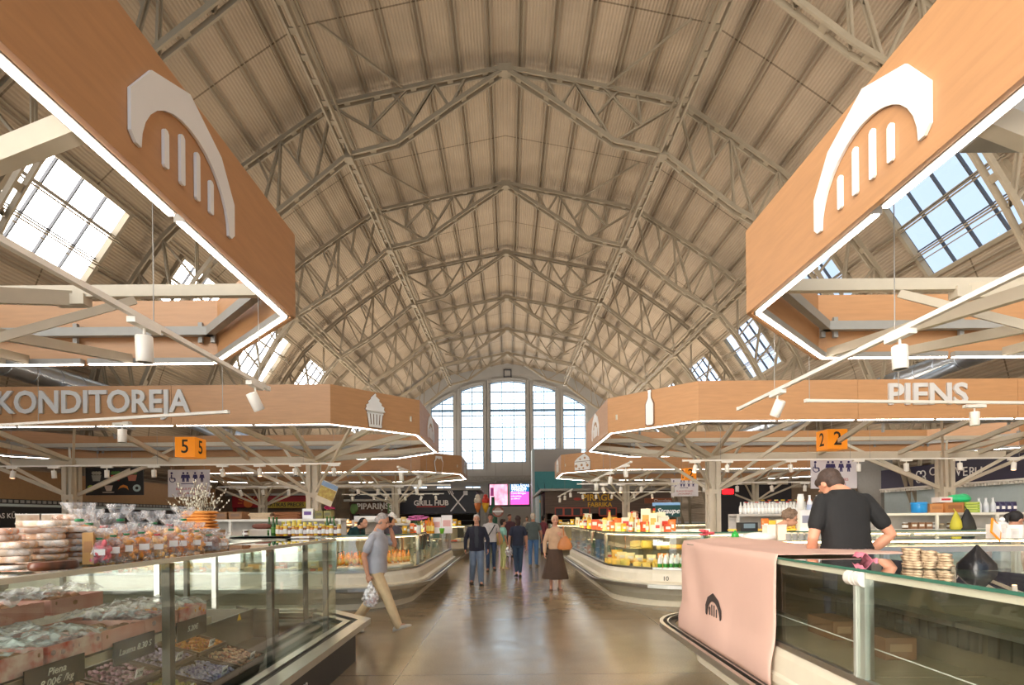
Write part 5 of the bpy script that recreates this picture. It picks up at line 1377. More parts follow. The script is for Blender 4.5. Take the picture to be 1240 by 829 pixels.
for px,lb,cols in ((588,'yellow and red ice cream figure on a pole beside the grill kiosk',((220,170,40),(200,50,40))),(578.5,'slim orange and white cone figure beside the grill kiosk',((206,120,60),(220,210,190)))):
    c=W(px,608,28.5); t=thing('advertising_figure',lb,'advertising figure',(c.x,28.5,0))
    m=MB(); m.tube((0,0,0),(0,0,c.z-.5),.04,n=8); m.build('pole',M_gray,t)
    m=MB(); m.lathe([(.04,-.55),(.14,-.3),(.2,-.05),(.02,.0)],(0,0,c.z),n=14); m.build('cone',mat('fig_a%d'%px,cols[0],.5),t)
    m=MB(); m.ball((0,0,c.z+.08),(.2,.2,.2)); m.ball((0,0,c.z+.3),(.13,.13,.14)); m.ball((.12,0,c.z+.15),(.09,.09,.09)); m.build('scoops',mat('fig_b%d'%px,cols[1],.5),t)
c=W(597,612,29.5); t=thing('advertising_figure','dark green bottle-shaped figure beside the ice cream figure','advertising figure',(c.x,29.5,0)); m=MB(); m.lathe([(.22,0),(.24,.3),(.24,1.9),(.1,2.4),(.09,2.75),(.11,2.8)],(0,0,0),n=16); m.build('bottle',mat('bottle_green_matt',(30,90,64),.4),t)
# far red and yellow grocery sign
t,L,B,f=kiosk('food_kiosk','far stall with dark red sign lettered PĀRTIKAS PRECES',wx(282,29),wx(374,29),29,W(330,600,29).z,1.5,mat('dark_red',(150,24,32),.5),W(330,614,29).z)
m=MB(); m.box(L(wx(345,29),28.9,W(345,611,29).z),(2.5,.03,.32)); g_=m.build('yellow_band',mat('olive_yellow',(160,140,40),.5),f); text('lettering','PĀRTIKAS PRECES',facing(L(wx(345,29),28.88,W(345,611,29).z),(0,-1,0)),.27,M_ink,g_,ext=.004,bold=.006)
m=MB(); c=L(wx(302,29),28.88,W(302,609,29).z); m.prism(circ(0,0,.25),lambda a,b:c+V((a,-.02,b)),lambda a,b:c+V((a,0,b)))
for k in range(9):
    a=k*PI/8; m.bar(c+V((.32*math.cos(a),-.01,.32*math.sin(a))),c+V((.55*math.cos(a),-.01,.55*math.sin(a))),.06,.02,up=(0,1,0))
m.build('sun_logo',mat('sun_orange',(206,110,50),.5),f)
# dark boards between stalls at the right rear, red matrix display
c=W(881.5,595,21); t=thing('led_display','small bright red LED display above the bottle shelf','LED display',c); MB().box((0,.05,0),(.55,.08,.30)).build('case',M_black,t); MB().box((0,0,0),(.42,.03,.19)).build('lit_face',emis('red_led',(255,16,24),3.0),t); MB().tube((0,.05,.1),(0,.05,1.3),.01,n=5).build('hanger',M_gray,t)
for px0,px1,py0,py1,Y,rgb,lb in ((868,962,583,640,24,(38,36,40),'black backdrop wall far behind the bottle shelf'),(962,1062,590,640,24,(120,100,80),'tan backdrop wall far behind the man in black'),(130,370,585,640,29,(120,112,98),'beige backdrop wall behind the left stalls')):
    a=W(px0,py0,Y); b=W(px1,py1,Y); o=MB().box(((a.x+b.x)/2,Y+.3,a.z/2),(b.x-a.x,.15,a.z)).build('backdrop_wall',mat('backdrop_%d'%rgb[0],rgb,.7)); tag(o,lb,'wall')
c=W(797,606,26.5); o=MB().box(c,(1.35,.05,.26)).build('hanging_sign',mat('brown_sign',(150,86,58),.5)); tag(o,'brown sign lettered Chocolate hanging under the third right canopy','sign'); text('lettering','Chocolate',facing(c+V((.2,-.03,0)),(0,-1,0)),.2,M_sign,o,ext=.003)
c=W(808.5,618.5,10.9); t=thing('green_board','dark green board with white script and a blue upper strip, over the dairy case','sign',c); MB().box((0,0,0),(.50,.03,.24)).build('board',mat('straupe_green',(16,62,58),.4),t); MB().box((-.02,.02,.14),(.56,.02,.07)).build('blue_strip',mat('sky_strip',(130,170,210),.5),t)
text('lettering','Straupe',facing((0,-.02,0),(0,-1,0)),.15,M_sign,t,ext=.003,ital=.35,bold=.002)
m=MB(); 
for d in (-.2,.2): m.tube((d,.02,-.12),(d,.02,-.5),.01,n=6)
m.build('stand',M_gray,t)
# ================= ADDED UNSEEN LAMPS OVER CANOPIES AND FAR STALLS, TO BRIGHTEN THE ROOF =================
def added_uplight(x,y,z,label,power,w=4.0):
    t=thing('added_uplight',label,'added_uplight',(x,y,z),0,'added fill lamps above the canopies')
    m=MB(); m.box((0,0,0),(w,.34,.10)); m.box((0,-.17,.07),(w,.02,.06)); m.box((0,.17,.07),(w,.02,.06))
    for e in (-w*.4,w*.4): m.box((e,0,-.15),(.05,.05,.3))
    m.build('housing',M_gray,t)
    MB().box((0,0,.055),(w-.06,.28,.01)).build('diffuser',emis('added_glow',(255,206,150),3),t)
    ld=bpy.data.lights.new('added_beam','AREA'); ld.shape='RECTANGLE'; ld.size=w; ld.size_y=.3; ld.energy=power; ld.color=(1,.88,.72)
    lo=bpy.data.objects.new('added_beam',ld); C.objects.link(lo); lo.parent=t; lo.location=(0,0,.08); lo.rotation_euler=(PI,0,0)
UPW=160
for nm,(y0,y1),pw in zip(('nearest','middle','third'),YB,(.14,.50,1.1)):
    for sx,(x0,x1) in (('left',BL),('right',BR)):
        for k,f in enumerate((.22,.72)):
            added_uplight(x0+(x1-x0)*f,(y0+y1)/2,ZT-.25,'long grey added fill lamp on top of the %s %s canopy, %s one'%(nm,sx,('outer','inner')[k] if sx=='left' else ('inner','outer')[k]),UPW*pw)
for x in (-9,9):
    for y in (36,46,55): added_uplight(x,y,5.2,'grey added fill lamp high over the far stalls at the %s, %s'%('left' if x<0 else 'right',{36:'nearest',46:'middle',55:'by the gable wall'}[y]),UPW*3.4)
# ================= GOODS =================
PR={}
def proto(kind,col,fn):
    key=(kind,col)
    if key not in PR: PR[key]=fn()
    return PR[key]
def mk(parts):
    "parts: list of (name, MB, material); the first is the thing's own mesh"
    (n,m,ma)=parts[0]; me=m.mesh(n,ma); return (me,[(q[0],q[1].mesh(q[0],q[2]),q[2]) for q in parts[1:]])
def put(kind,name,loc,label,cat,group,rz=0,s=1.0,tilt=(0,0)):
    me,ps=kind; o=link(name,me,None,loc); o.rotation_euler=(tilt[0],tilt[1],rz); o.scale=(s,s,s) if not hasattr(s,'__len__') else s
    tag(o,label,cat,group)
    for n,m,_ in ps: link(n,m,o)
    return o
def g(name,rgb,rough=.4,**k): return mat('g_%s_%d_%d_%d'%((name,)+rgb),rgb,rough,**k)
def jar(rgb,h=.11,r=.035,lid=(226,224,220)):
    return mk([('jar',MB().lathe([(r*.9,0),(r,.008),(r,h*.78),(r*.8,h*.86),(r*.8,h*.9)],n=12),g('j',rgb,.15,coat=.5)),('lid',MB().lathe([(r*.85,h*.88),(r*.86,h),(r*.8,h+.002)],n=12),g('lid',lid)),('paper_label',MB().lathe([(r*1.01,h*.2),(r*1.02,h*.22),(r*1.02,h*.6),(r*1.01,h*.62)],n=12),M_sign)])
def bottle(rgb,h=.30,r=.037,cap=(40,90,40),lab=(230,226,210),plast=False):
    b=g('b',rgb,.12,coat=.5) if not plast else g('pb',rgb,.25)
    return mk([('bottle',MB().lathe([(r*.9,0),(r,.01),(r,h*.58),(r*.45,h*.76),(r*.38,h*.93)],n=12),b),('cap',MB().lathe([(r*.42,h*.92),(r*.42,h),(r*.38,h+.002)],n=10),g('cap',cap)),('paper_label',MB().lathe([(r*1.01,h*.16),(r*1.02,h*.18),(r*1.02,h*.46),(r*1.01,h*.48)],n=12),g('lab',lab))])
def milk(green=(60,150,50)):
    return mk([('milk_bottle',MB().lathe([(.036,0),(.042,.01),(.042,.13),(.022,.19),(.016,.215)],n=14),g('m',(238,238,234),.3)),('cap',MB().lathe([(.019,.21),(.019,.235),(.017,.236)],n=10),g('cap',(240,240,236))),('paper_label',MB().lathe([(.0425,.015),(.043,.02),(.043,.075),(.0425,.08)],n=14),g('lab',green))])
def boxp(rgb,d=(.12,.08,.16),stripe=(235,230,220)):
    return mk([('carton',MB().box((0,0,d[2]/2),d),g('box',rgb,.55,var=.04)),('printed_panel',MB().box((0,-d[1]/2-.001,d[2]*.55),(d[0]*.7,.002,d[2]*.35)),g('box',stripe))])
def packet(rgb,w=.12,h=.16,t=.05,rgb2=None):
    m=MB(); R_=[]
    for z,a,b in ((0,1,.05),(.06,.98,.5),(.3,.95,1),(.7,.95,1),(.92,.98,.5),(1,1,.04)):
        R_.append([V((w/2*a*math.copysign(abs(math.cos(t_))**.6,math.cos(t_)),t/2*b*math.sin(t_),z*h)) for t_ in [2*PI*q/14 for q in range(14)]])
    m.loft(R_)
    ps=[('packet',m,g('pk',rgb,.3,rgb2=rgb2,scale=25) if rgb2 else g('pk',rgb,.3))]
    ps.append(('price_label',MB().box((0,-t/2-.002,h*.45),(w*.5,.002,h*.28)),M_sign)); return mk(ps)
def cheese(rgb=(240,196,90),r=.11,h=.08):
    m=MB(); m.lathe([(r*.95,0),(r,.012),(r,h-.012),(r*.95,h)],n=20); return mk([('cheese_wheel',m,g('ch',rgb,.45,var=.05))])
def wedge(rgb=(244,206,104),r=.13,h=.07):
    p=[(0,0)]+[(r*math.cos(a),r*math.sin(a)) for a in (-.4,-.2,0,.2,.4)]
    m=MB(); m.prism(p,lambda a,b:V((a,b,h)),lambda a,b:V((a,b,0))); return mk([('cheese_wedge',m,g('ch',rgb,.45,var=.05))])
def loaf(rgb=(176,116,62),L=.24,w=.10,h=.08):
    m=MB(); R_=[]
    for x,s_ in ((-1,.15),(-.9,.6),(-.6,.95),(0,1),(.6,.95),(.9,.6),(1,.15)):
        R_.append([V((x*L/2,w/2*s_*math.cos(t_),h*.5+h*.5*s_*math.sin(t_))) for t_ in [2*PI*q/12 for q in range(12)]])
    m.loft(R_); return mk([('loaf',m,g('loaf',rgb,.7,var=.15,bump=.4))])
def sausage(rgb=(170,80,60),L=.26,r=.025):
    m=MB(); R_=[]
    for i in range(9):
        f=-1+i/4; rr=r*(1-.85*abs(f)**6); R_.append([V((f*L/2,rr*math.cos(t_)+.02*f*f,r+rr*math.sin(t_))) for t_ in [2*PI*q/10 for q in range(10)]])
    m.loft(R_); return mk([('sausage',m,g('sau',rgb,.4,var=.1))])
def tub(rgb=(232,222,200),r=.055,h=.06):
    return mk([('tub',MB().lathe([(r*.85,0),(r,h),(r*1.06,h),(r*1.06,h+.004)],n=14),g('tub',rgb)),('content',MB().ball((0,0,h*.95),(r*.9,r*.9,h*.3),10,6),g('tubc',(236,214,170),.6,bump=.4))])
rr=random.Random(11)
# --- fill the two middle blocks' front and corner cases
def shelfline(kinds,pts,name,label,cat,group,z,jit=.02,s=(.9,1.1),rz=None):
    for p in pts:
        k=rr.choice(kinds); sc_=rr.uniform(*s); put(k,name,(p[0]+rr.uniform(-jit,jit),p[1]+rr.uniform(-jit,jit),z),label,cat,group,rr.uniform(-.4,.4) if rz is None else rz+rr.uniform(-.15,.15),sc_)
def along(x0,x1,n,y): return [(x0+(x1-x0)*(i+.5)/n,y) for i in range(n)]
def arcpts(c,r_,a0,a1,n): return [(c[0]+r_*math.cos(a0+(a1-a0)*(i+.5)/n),c[1]+r_*math.sin(a0+(a1-a0)*(i+.5)/n)) for i in range(n)]
ZD=.70
CH=[cheese(),wedge(),wedge((248,220,130),.12,.09),cheese((246,214,96),.08,.10),cheese((240,178,60),.10,.06)]
cc=(3.45,YF+1.5)
for r_,n,z in ((1.38,11,ZD),(1.16,9,ZD+.04),(.96,7,ZD+.0)):
    shelfline(CH,arcpts(cc,r_,-PI/2,-PI,n),'cheese','yellow cheese in the curved corner case','cheese','cheeses in the corner case',z,s=(.9,1.35))
shelfline(CH,arcpts(cc,1.02,-PI/2,-PI,8),'cheese','yellow cheese on the glass shelf of the corner case','cheese','cheeses on the corner shelf',1.035,s=(1,1.4))
shelfline([packet((240,190,80),.16,.13,.07),packet((236,150,60),.14,.12,.07),packet((246,222,170),.15,.12,.06)],arcpts(cc,1.25,-PI/2,-PI,8),'cheese_packet','wrapped cheese packet standing in the corner case','packet','packets in the corner case',ZD+.08,s=(1,1.5))
# case 10
xs=along(3.5,5.3,9,9.9)
shelfline([cheese((244,222,176),.10,.07),wedge((246,232,190)),wedge((240,200,110)),tub()],[(x,y) for x,y in along(3.5,4.5,6,9.62)],'cheese','pale cheese beside the milk bottles in case 10','cheese','cheeses in case 10',ZD)
shelfline([cheese((240,200,120),.09,.08),wedge()],along(3.5,5.2,8,9.85),'cheese','cheese in the second row of case 10','cheese','cheeses in case 10, second row',ZD+.03)
MK=milk()
for i in range(7): put(MK,'milk_bottle',(W(797.5+i*6.7,684,9.62).x+.03,9.64,ZD+.01),'white milk bottle with green label in the front row of case 10','milk bottle','milk bottles in case 10')
for i in range(7): put(MK,'milk_bottle',(W(799+i*6.7,684,9.8).x+.03,9.78,ZD+.02),'white milk bottle with green label, second row of case 10','milk bottle','milk bottles in case 10, second row')
put(mk([('cutting_board',MB().box((0,0,.015),(.55,.26,.03)),g('brd',(232,214,180),.6))]),'cutting_board',(3.95,9.95,1.03),'pale board on the shelf of case 10','board',None)
t=put(mk([('steel_tray',MB().box((0,0,.08),(1.1,.3,.16)),g('trg',(110,104,100),.4))]),'steel_tray',(4.85,9.95,1.03),'grey steel tray box on the shelf of case 10','tray',None)
# top of the right block: rows of packets, jars, boxes (orange, yellow, white)
TOPK=[packet((236,120,50),.12,.19,.06),packet((244,190,60),.12,.16,.06),boxp((236,226,206),(.10,.07,.17),(200,60,40)),boxp((220,90,50),(.12,.07,.14)),jar((230,150,50),.12),jar((200,70,40),.14),bottle((236,190,90),.24,.032,(220,60,40)),boxp((246,236,200),(.09,.06,.22),(240,170,60)),packet((250,226,160),.12,.14,.05)]
ZTG=1.355
shelfline(TOPK,arcpts(cc,1.40,-PI/2-.35,-PI,9),'packaged_goods','orange, yellow or white packaged goods on top of the cheese case, front row','packaged goods','goods on the cheese case, front row',ZTG,s=(.9,1.2))
shelfline(TOPK,arcpts(cc,1.22,-PI/2-.3,-PI,9),'packaged_goods','orange, yellow or white packaged goods on top of the cheese case, middle row','packaged goods','goods on the cheese case, middle row',ZTG,s=(1.1,1.6))
shelfline(TOPK,arcpts(cc,1.02,-PI/2-.5,-PI,7),'packaged_goods','tall orange or white packaged goods on top of the cheese case, back row','packaged goods','goods on the cheese case, back row',ZTG,s=(1.6,2.3))
for yy in (11.2,12.0,12.9,13.8,14.7,15.6,16.3):
    shelfline(TOPK,[(2.1,yy),(2.1,yy+.3),(2.35,yy+.1),(2.4,yy+.4)],'packaged_goods','packaged goods on the aisle cases beyond the cheese corner, right','packaged goods','goods on the right aisle cases',ZTG,s=(1.1,1.9))
    shelfline([jar((190,120,60),.14,.05),jar((200,60,60),.12,.05),bottle((120,150,140),.26,.04),packet((90,120,150)),packet((214,120,70))],[(2.1,yy),(2.3,yy+.25),(2.1,yy+.45)],'packaged_goods','jar or packet inside the aisle cases beyond the cheese corner, right','packaged goods','goods inside the right aisle cases',ZD,s=(1,1.5))
    shelfline(TOPK,[(-1.95,yy),(-1.95,yy+.3),(-2.2,yy+.1)],'packaged_goods','packaged goods on the aisle cases beyond the juice corner, left','packaged goods','goods on the left aisle cases',ZTG,s=(.8,1.3))
    shelfline([packet((236,224,196)),cheese((240,226,190),.08,.07),jar((214,200,170),.12,.05),bottle((220,220,210),.22,.04,(60,90,150))],[(-1.95,yy),(-2.15,yy+.25),(-1.95,yy+.45)],'packaged_goods','pale packet or jar inside the aisle cases beyond the juice corner, left','packaged goods','goods inside the left aisle cases',ZD,s=(1,1.5))
# right front top: flat yellow cheeses, boxes
shelfline([cheese((244,196,80),.09,.04),loaf((236,190,90),.18,.09,.05),wedge((246,200,80))],along(4.0,5.2,10,9.75),'cheese','flat yellow cheese on the top glass of case 10','cheese','cheeses on top of case 10',ZTG)
t=put(boxp((238,236,230),(.30,.2,.05)),'carton',(3.45,9.72,ZTG),'low white carton box on top beside the bending seller','box',None,.2)
put(mk([('white_tray',MB().box((0,0,.02),(.4,.2,.04)),g('wt',(236,234,232)))]),'white_tray',(3.1,9.95,ZTG),'white tray on the top of the cheese case','tray',None)
o=put(boxp((240,236,226),(.20,.08,.30),(70,70,76)),'carton',(2.95,10.3,ZTG),'white box with grey printed panel above the cheese case','box',None,.2)
# tall plastic jars and the green things right of the post
put(packet((90,40,40),.22,.34,.12,(250,200,60)),'packet_display',(4.55+.55,9.75,ZTG),'dark packet display with yellow packets at the right end of case 10 top','display',None)
for k in range(5): put(TOPK[k],'packaged_goods',(4.7+.13*k,9.85,ZTG),'packaged goods standing beside the dark packet display','packaged goods','goods by the dark display',0,1.2)
# gift bag white and grey behind cloth corner
put(boxp((232,230,232),(.26,.16,.38),(150,150,170)),'paper_bag',(5.35,9.7,ZTG),'tall white printed bag beyond the left corner of the pink cloth','bag',None)
put(mk([('canister',MB().lathe([(.06,0),(.06,.3),(.05,.33),(.05,.36)],n=14),g('can',(232,230,228)))]),'canister',(5.55,10.2,1.68),'white canister left on top of the grey shelf unit','canister',None)
for k in range(3): put(bottle((222,224,232),.34,.05,(230,230,234),(170,180,210),True),'water_bottle',(5.72+.14*k,10.2,1.675),'white and blue plastic bottle on the left end of the shelf unit top','bottle','plastic bottles on the shelf unit end')
# --- shelving units
def shelving(x0,x1,y,zs,label,post=None,depth=.45,m=M_wht):
    t=thing('shelf_unit',label,'shelving',((x0+x1)/2,y,0)); w=x1-x0
    MB().box((0,depth/2,zs[-1]/2),(w,.02,zs[-1])).build('back_panel',g('shb',(196,190,182),.5),t)
    for i,z in enumerate(zs): MB().box((0,0,z-.0225),(w,depth,.045)).build('shelf',m,t)
    n=max(1,round(w/1.25))
    for i in range(n+1): MB().box((-w/2+w*i/n,-depth/2+.01,zs[-1]/2),(.05,.03,zs[-1])).build('upright',m,t)
    return t
SL=shelving(-6.6,-3.35,10.85,(.5,1.32,1.65),'white shelf unit behind the honey jars, left middle block')
SL2=shelving(-3.3,-2.75,11.6,(.5,1.32,1.62),'narrow white shelf unit right of the branching column, left')
SR=shelving(4.35,6.75,10.4,(.5,1.25,1.67),'grey-white shelf unit topped with rows of bottles, right middle block',m=g('shg',(190,184,176),.5))
SR2=shelving(6.85,10.2,10.2,(.5,1.08,1.36,1.66),'white shelf unit with blue tub and boxes on top, right middle block')
# jars and bottles on the left front glass
HJ=[jar((206,150,40),.19,.038,(240,220,120)),jar((180,110,30),.17,.038,(230,200,60)),jar((230,190,60),.20,.038,(240,240,236)),jar((120,60,30),.16,.038)]
for i in range(17): put(HJ[i%4],'honey_jar',(wx(337+i*4.6,9.25),9.25+rr.uniform(-.02,.02),ZTG),'small honey or preserve jar in the row before the white shelves','jar','honey jars on the left case')
for i in range(9): put(jar((240,214,80),.25,.036,(250,236,120)),'honey_jar',(wx(343+i*6.5,9.45),9.45,ZTG),'taller yellow jar in the second row before the white shelves','jar','tall honey jars',0,rr.uniform(.8,1.15))
WB=bottle((46,96,36),.33,.036,(40,110,40),(90,140,60))
for px,yy in ((331,9.3),(335,9.32),(396,9.3),(400,9.36),(404,9.3),(326,9.5)): put(WB,'wine_bottle',(wx(px,yy),yy,ZTG),'dark green bottle standing among the honey jars','bottle','green bottles among the jars',0,.98)
t=put(mk([('small_rack',MB().box((0,0,.11),(.5,.2,.012)),M_wht)]),'small_rack',(wx(314,9.4),9.4,ZTG),'small white raised rack left of the green bottles','rack',None)
for s_ in (-.23,.23): 
    m=MB().box((s_,0,.055),(.02,.2,.11)); m.build('leg',M_wht,t)
put(loaf((120,70,56),.34,.14,.10),'berry_box',(wx(317,9.4),9.4,ZTG+.118),'heap of dark red berries on the small white rack','berries',None)
put(jar((90,50,46),.10,.05),'jar',(wx(297,9.35),9.35,ZTG),'squat dark jar left of the small white rack','jar',None)
# top of the left shelves
for i in range(4): put(boxp((132,92,56),(.26,.3,.15),(110,72,44)),'wooden_crate',(-6.35+i*.30,10.85,1.652),'brown cardboard crate on the left end of the white shelf','crate','crates on the left shelf')
for i in range(5): put(mk([('folded_bag',MB().box((0,0,.01),(.46,.3,.022)),g('fb',(214,190,160),.8))]),'folded_paper_bag',(-4.95+rr.uniform(-.05,.05),10.85,1.652+i*.026),'flat folded paper bag in the pile left of the white box','paper bag','folded paper bags',rr.uniform(-.2,.2))
for i in range(5): put(mk([('folded_carton',MB().box((0,0,.012),(.5,.3,.024)),g('fc',(150,96,60),.8))]),'folded_carton',(-4.45+rr.uniform(-.04,.04),10.85,1.652+i*.028),'flat brown carton in the pile beside the white box','carton','folded cartons',rr.uniform(-.15,.15))
o=put(boxp((238,238,240),(.21,.14,.20),(96,60,140)),'white_box',(-4.02,10.8,1.652),'white box with a round purple mark on top of the shelf','box',None)
for i in range(2): put(boxp((130,120,60),(.15,.2,.16),(90,84,50)),'olive_box',(-3.80+i*.17,10.85,1.652),'olive green box right of the white box','box','olive boxes')
put(boxp((236,232,228),(.5,.3,.08)),'white_box',(-3.05,11.6,1.622),'flat white box stack right of the branching column','box',None)
def flowers(loc,col,label,n=12,r=.12,vase=(220,214,210),h=.16):
    t=thing('flower_vase',label,'flowers',loc); m=MB().lathe([(.035,0),(.05,.05),(.035,h*.8),(.045,h)],n=12); m.build('vase',g('vase',vase,.2),t)
    m=MB(); b=MB(); q=random.Random(int(loc[0]*100))
    for i in range(n):
        v=V((q.gauss(0,r*.5),q.gauss(0,r*.5),h+r*.6+q.uniform(0,r*.5))); m.tube((0,0,h*.8),v,.004,n=4)
        for j in range(5): b.ball(v+V((.03*math.cos(j*1.26),.03*math.sin(j*1.26),0)),(.022,.022,.014),6,4)
        b.ball(v,.016,6,4)
    s_=m.build('stems',g('stem',(70,110,50)),t); b.build('blossoms',g('blm',col,.6),t); return t
flowers((wx(398,11.5),11.5,1.625),(176,40,100),'bunch of magenta flowers by the tilted poster, left')
flowers((wx(507,9.75),9.75,ZTG),(226,120,180),'pink flowers in a white vase on the corner juice case',16,.15)
# tilted poster
c=W(396,597,10.9); o=MB().box((0,0,0),(.34,.02,.46)).build('poster',g('post',(206,190,170),.5)); tag(o,'tilted landscape poster with blue top beside the branching column','poster'); o.location=c; o.rotation_euler=(.2,.42,.1)
MB().box((0,-.012,.17),(.33,.004,.10)).build('sky_area',g('pa',(120,140,170),.5),o); MB().box((0,-.012,0),(.33,.004,.22)).build('picture_area',g('pb2',(150,110,60),.6,rgb2=(190,170,90),scale=18),o)
# left case contents, seen through the glass
LCK=[cheese((236,170,70),.09,.06),loaf((240,190,110),.2,.1,.07),packet((240,220,180),.14,.10,.07),wedge((240,180,80)),sausage((206,90,60)),tub(),packet((230,120,60),.14,.09,.06)]
for yy,z,n in ((9.65,ZD,20),(9.9,ZD+.04,20)):
    shelfline(LCK,along(-8.6,-3.2,n,yy),'deli_goods','yellow or orange delicatessen goods in the cases behind the left counter, '+('front' if yy<9.7 else 'second')+' row','delicatessen goods','deli goods %s row'%('front' if yy<9.7 else 'second'),z,s=(1,1.5))
shelfline(LCK,along(-8.6,-3.2,18,9.9),'deli_goods','yellow or orange delicatessen goods on the glass shelf behind the left counter','delicatessen goods','deli goods on the shelf',1.035,s=(.9,1.3))
cl=(XL-1.3,YF+1.3)
OJ=bottle((240,150,40),.22,.036,(240,120,40),(250,200,90))
for r_,n in ((1.2,12),(1.08,11),(.96,9)):
    for p in arcpts(cl,r_,-PI/2,-.25,n): put(OJ,'juice_bottle',(p[0],p[1],ZD+.12-.05*(r_-.96)),'bottle of orange juice in the curved corner case, left','juice bottle','orange juice bottles',0,1)
m=MB(); m.loft([[V((cl[0]+r_*math.cos(a),cl[1]+r_*math.sin(a),z)) for r_,z in ((.9,ZD+.005),(1.26,ZD+.005),(1.26,ZD+.06),(.9,ZD+.11))] for a in [-PI/2+(PI/2-.2)*i/8 for i in range(9)]]); tag(m.build('display_step',M_wht),'white sloping step under the orange juice bottles','display step')
for i in range(5): put(tub((240,236,226),.07,.05),'cheese_bowl',(-3.55+i*.13-.6,9.62,ZD),'white bowl of curd cheese left of the juice case','bowl','curd bowls')
for i,px in enumerate((519,523)): put(bottle((236,150,30),.30,.045,(240,190,60),(250,220,120)),'juice_bottle',(wx(px,10.0),10.0,ZTG),'tall bottle of orange juice on top of the juice case','juice bottle','tall juice bottles')
for px,w_,h_,lb in ((529,.16,.30,'white paper card bag on top of the juice case'),(541,.2,.34,'pale paper gift bag at the right end of the juice case top')): put(boxp((236,226,220),(w_,.08,h_),(226,170,160)),'paper_bag',(wx(px,10.1),10.1,ZTG),lb,'bag',None,.1)
put(mk([('green_cup',MB().lathe([(.03,0),(.05,.09),(.05,.1)],n=12),g('gc',(110,180,50)))]),'green_cup',(wx(535,9.85),9.85,ZTG),'small green cup before the white paper bags','cup',None)
# goods shelves inside the left block, pale yellow
DK=[packet((230,200,130),.12,.14,.06),jar((214,180,110),.12,.045),packet((236,226,206),.14,.12,.07),loaf((206,160,90),.2,.1,.08),cheese((236,214,150),.08,.07)]
t=shelving(-4.6,-2.4,13.5,(.5,1.05,1.30,1.52),'stepped white shelves crowded with pale goods behind the man on the phone')
for z,yy in ((1.31,13.45),(1.53,13.45)): shelfline(DK,along(-4.55,-2.45,18,yy),'packaged_goods','pale yellow packaged goods on the stepped shelves behind the man on the phone, '+('lower' if z<1.4 else 'upper')+' shelf','packaged goods','goods on stepped shelves %.1f'%z,z,s=(.8,1.1))
# far third block tops
for x0,x1,s_ in ((-4.8,-1.9,'left'),(2.0,4.8,'right')):
    shelfline(DK+TOPK[:3],along(x0,x1,18,21.5),'packaged_goods','small goods on top of the far cases under the third %s canopy'%s_,'packaged goods','goods on the third %s block'%s_,ZTG,s=(1,1.7))
    shelfline(LCK,along(x0,x1,14,21.4),'deli_goods','small goods inside the far cases under the third %s canopy'%s_,'delicatessen goods','goods inside the third %s block'%s_,ZD,s=(1,1.6))
# bottles in rows on the right shelf unit
CB=[bottle((206,206,204),.24,.034,(200,70,60),(226,224,220)),bottle((214,212,206),.24,.034,(190,190,186),(230,228,224))]
for r_,yy in enumerate((10.25,10.45)):
    for i in range(24): put(CB[(i*7+r_)%3!=0],'clear_bottle',(4.52+i*.066,yy,1.672),'clear bottle in the %s row on top of the grey shelf unit'%('front','back')[r_],'bottle','clear bottles, %s row'%('front','back')[r_],0,.95)
for i in range(8): put(bottle((90,150,80),.20,.034,(90,160,60)),'green_bottle',(6.15+i*.07,10.35,1.672),'green bottle right of the rows of clear bottles','bottle','green bottles on the grey shelf')
for i in range(9): put(cheese(((240,200,60),(230,110,60),(250,230,140))[i%3],.035,.02),'fruit',(4.9+.13*i,10.35,1.92),'orange or yellow packet lid resting above the clear bottles','lid','yellow lids over the bottles')
put(mk([('cloth_heap',MB().ball((0,0,.06),(.40,.2,.12),14,8),M_cloth)]),'folded_cloth',(6.95-.2,10.3,1.67),'heap of pink cloth at the right end of the bottle shelf','cloth',None)
# grey kit on lower shelf
put(mk([('scale',MB().box((0,0,.08),(.3,.2,.16)),M_dark),('display',MB().box((0,-.102,.1),(.2,.004,.08)),g('scd',(120,140,150)))]),'weighing_scale',(wx(905,9.6),9.62,ZTG),'black and white weighing scale left of the curly-haired seller','scale',None)
# right back row: things on the lit rear cases
for i in range(6): put(tub((236,232,226),.031,.07),'plastic_tub',(wx(955+i*7.5,6.1),6.1,ZTG),'white plastic tub in the row before the curly-haired seller','tub','white tubs')
for i in range(2): put(mk([('container_stack',MB().box((0,0,.08),(.10,.12,.16)),g('cs',(240,226,206),.5)),('rim',MB().box((0,0,.168),(.106,.126,.012)),M_wht)]),'container_stack',(wx(931+13*i,6.2),6.2,ZTG),'pale stack of square containers left of the white tubs','container','container stacks')
put(mk([('green_bag',MB().ball((0,0,.05),(.045,.04,.05),10,7).ball((0,0,.09),(.015,.015,.03),8,5),g('gb',(40,160,60),.4))]),'green_bag',(wx(890,6.1),6.1,ZTG),'small knotted green bag on the rear case','bag',None)
put(mk([('white_bundle',MB().ball((0,0,.03),(.2,.12,.06),12,7),g('wbn',(232,226,220),.8,bump=.3))]),'white_bundle',(wx(918,6.15),6.15,ZTG),'white cloth bundle beside the green bag','cloth',None)
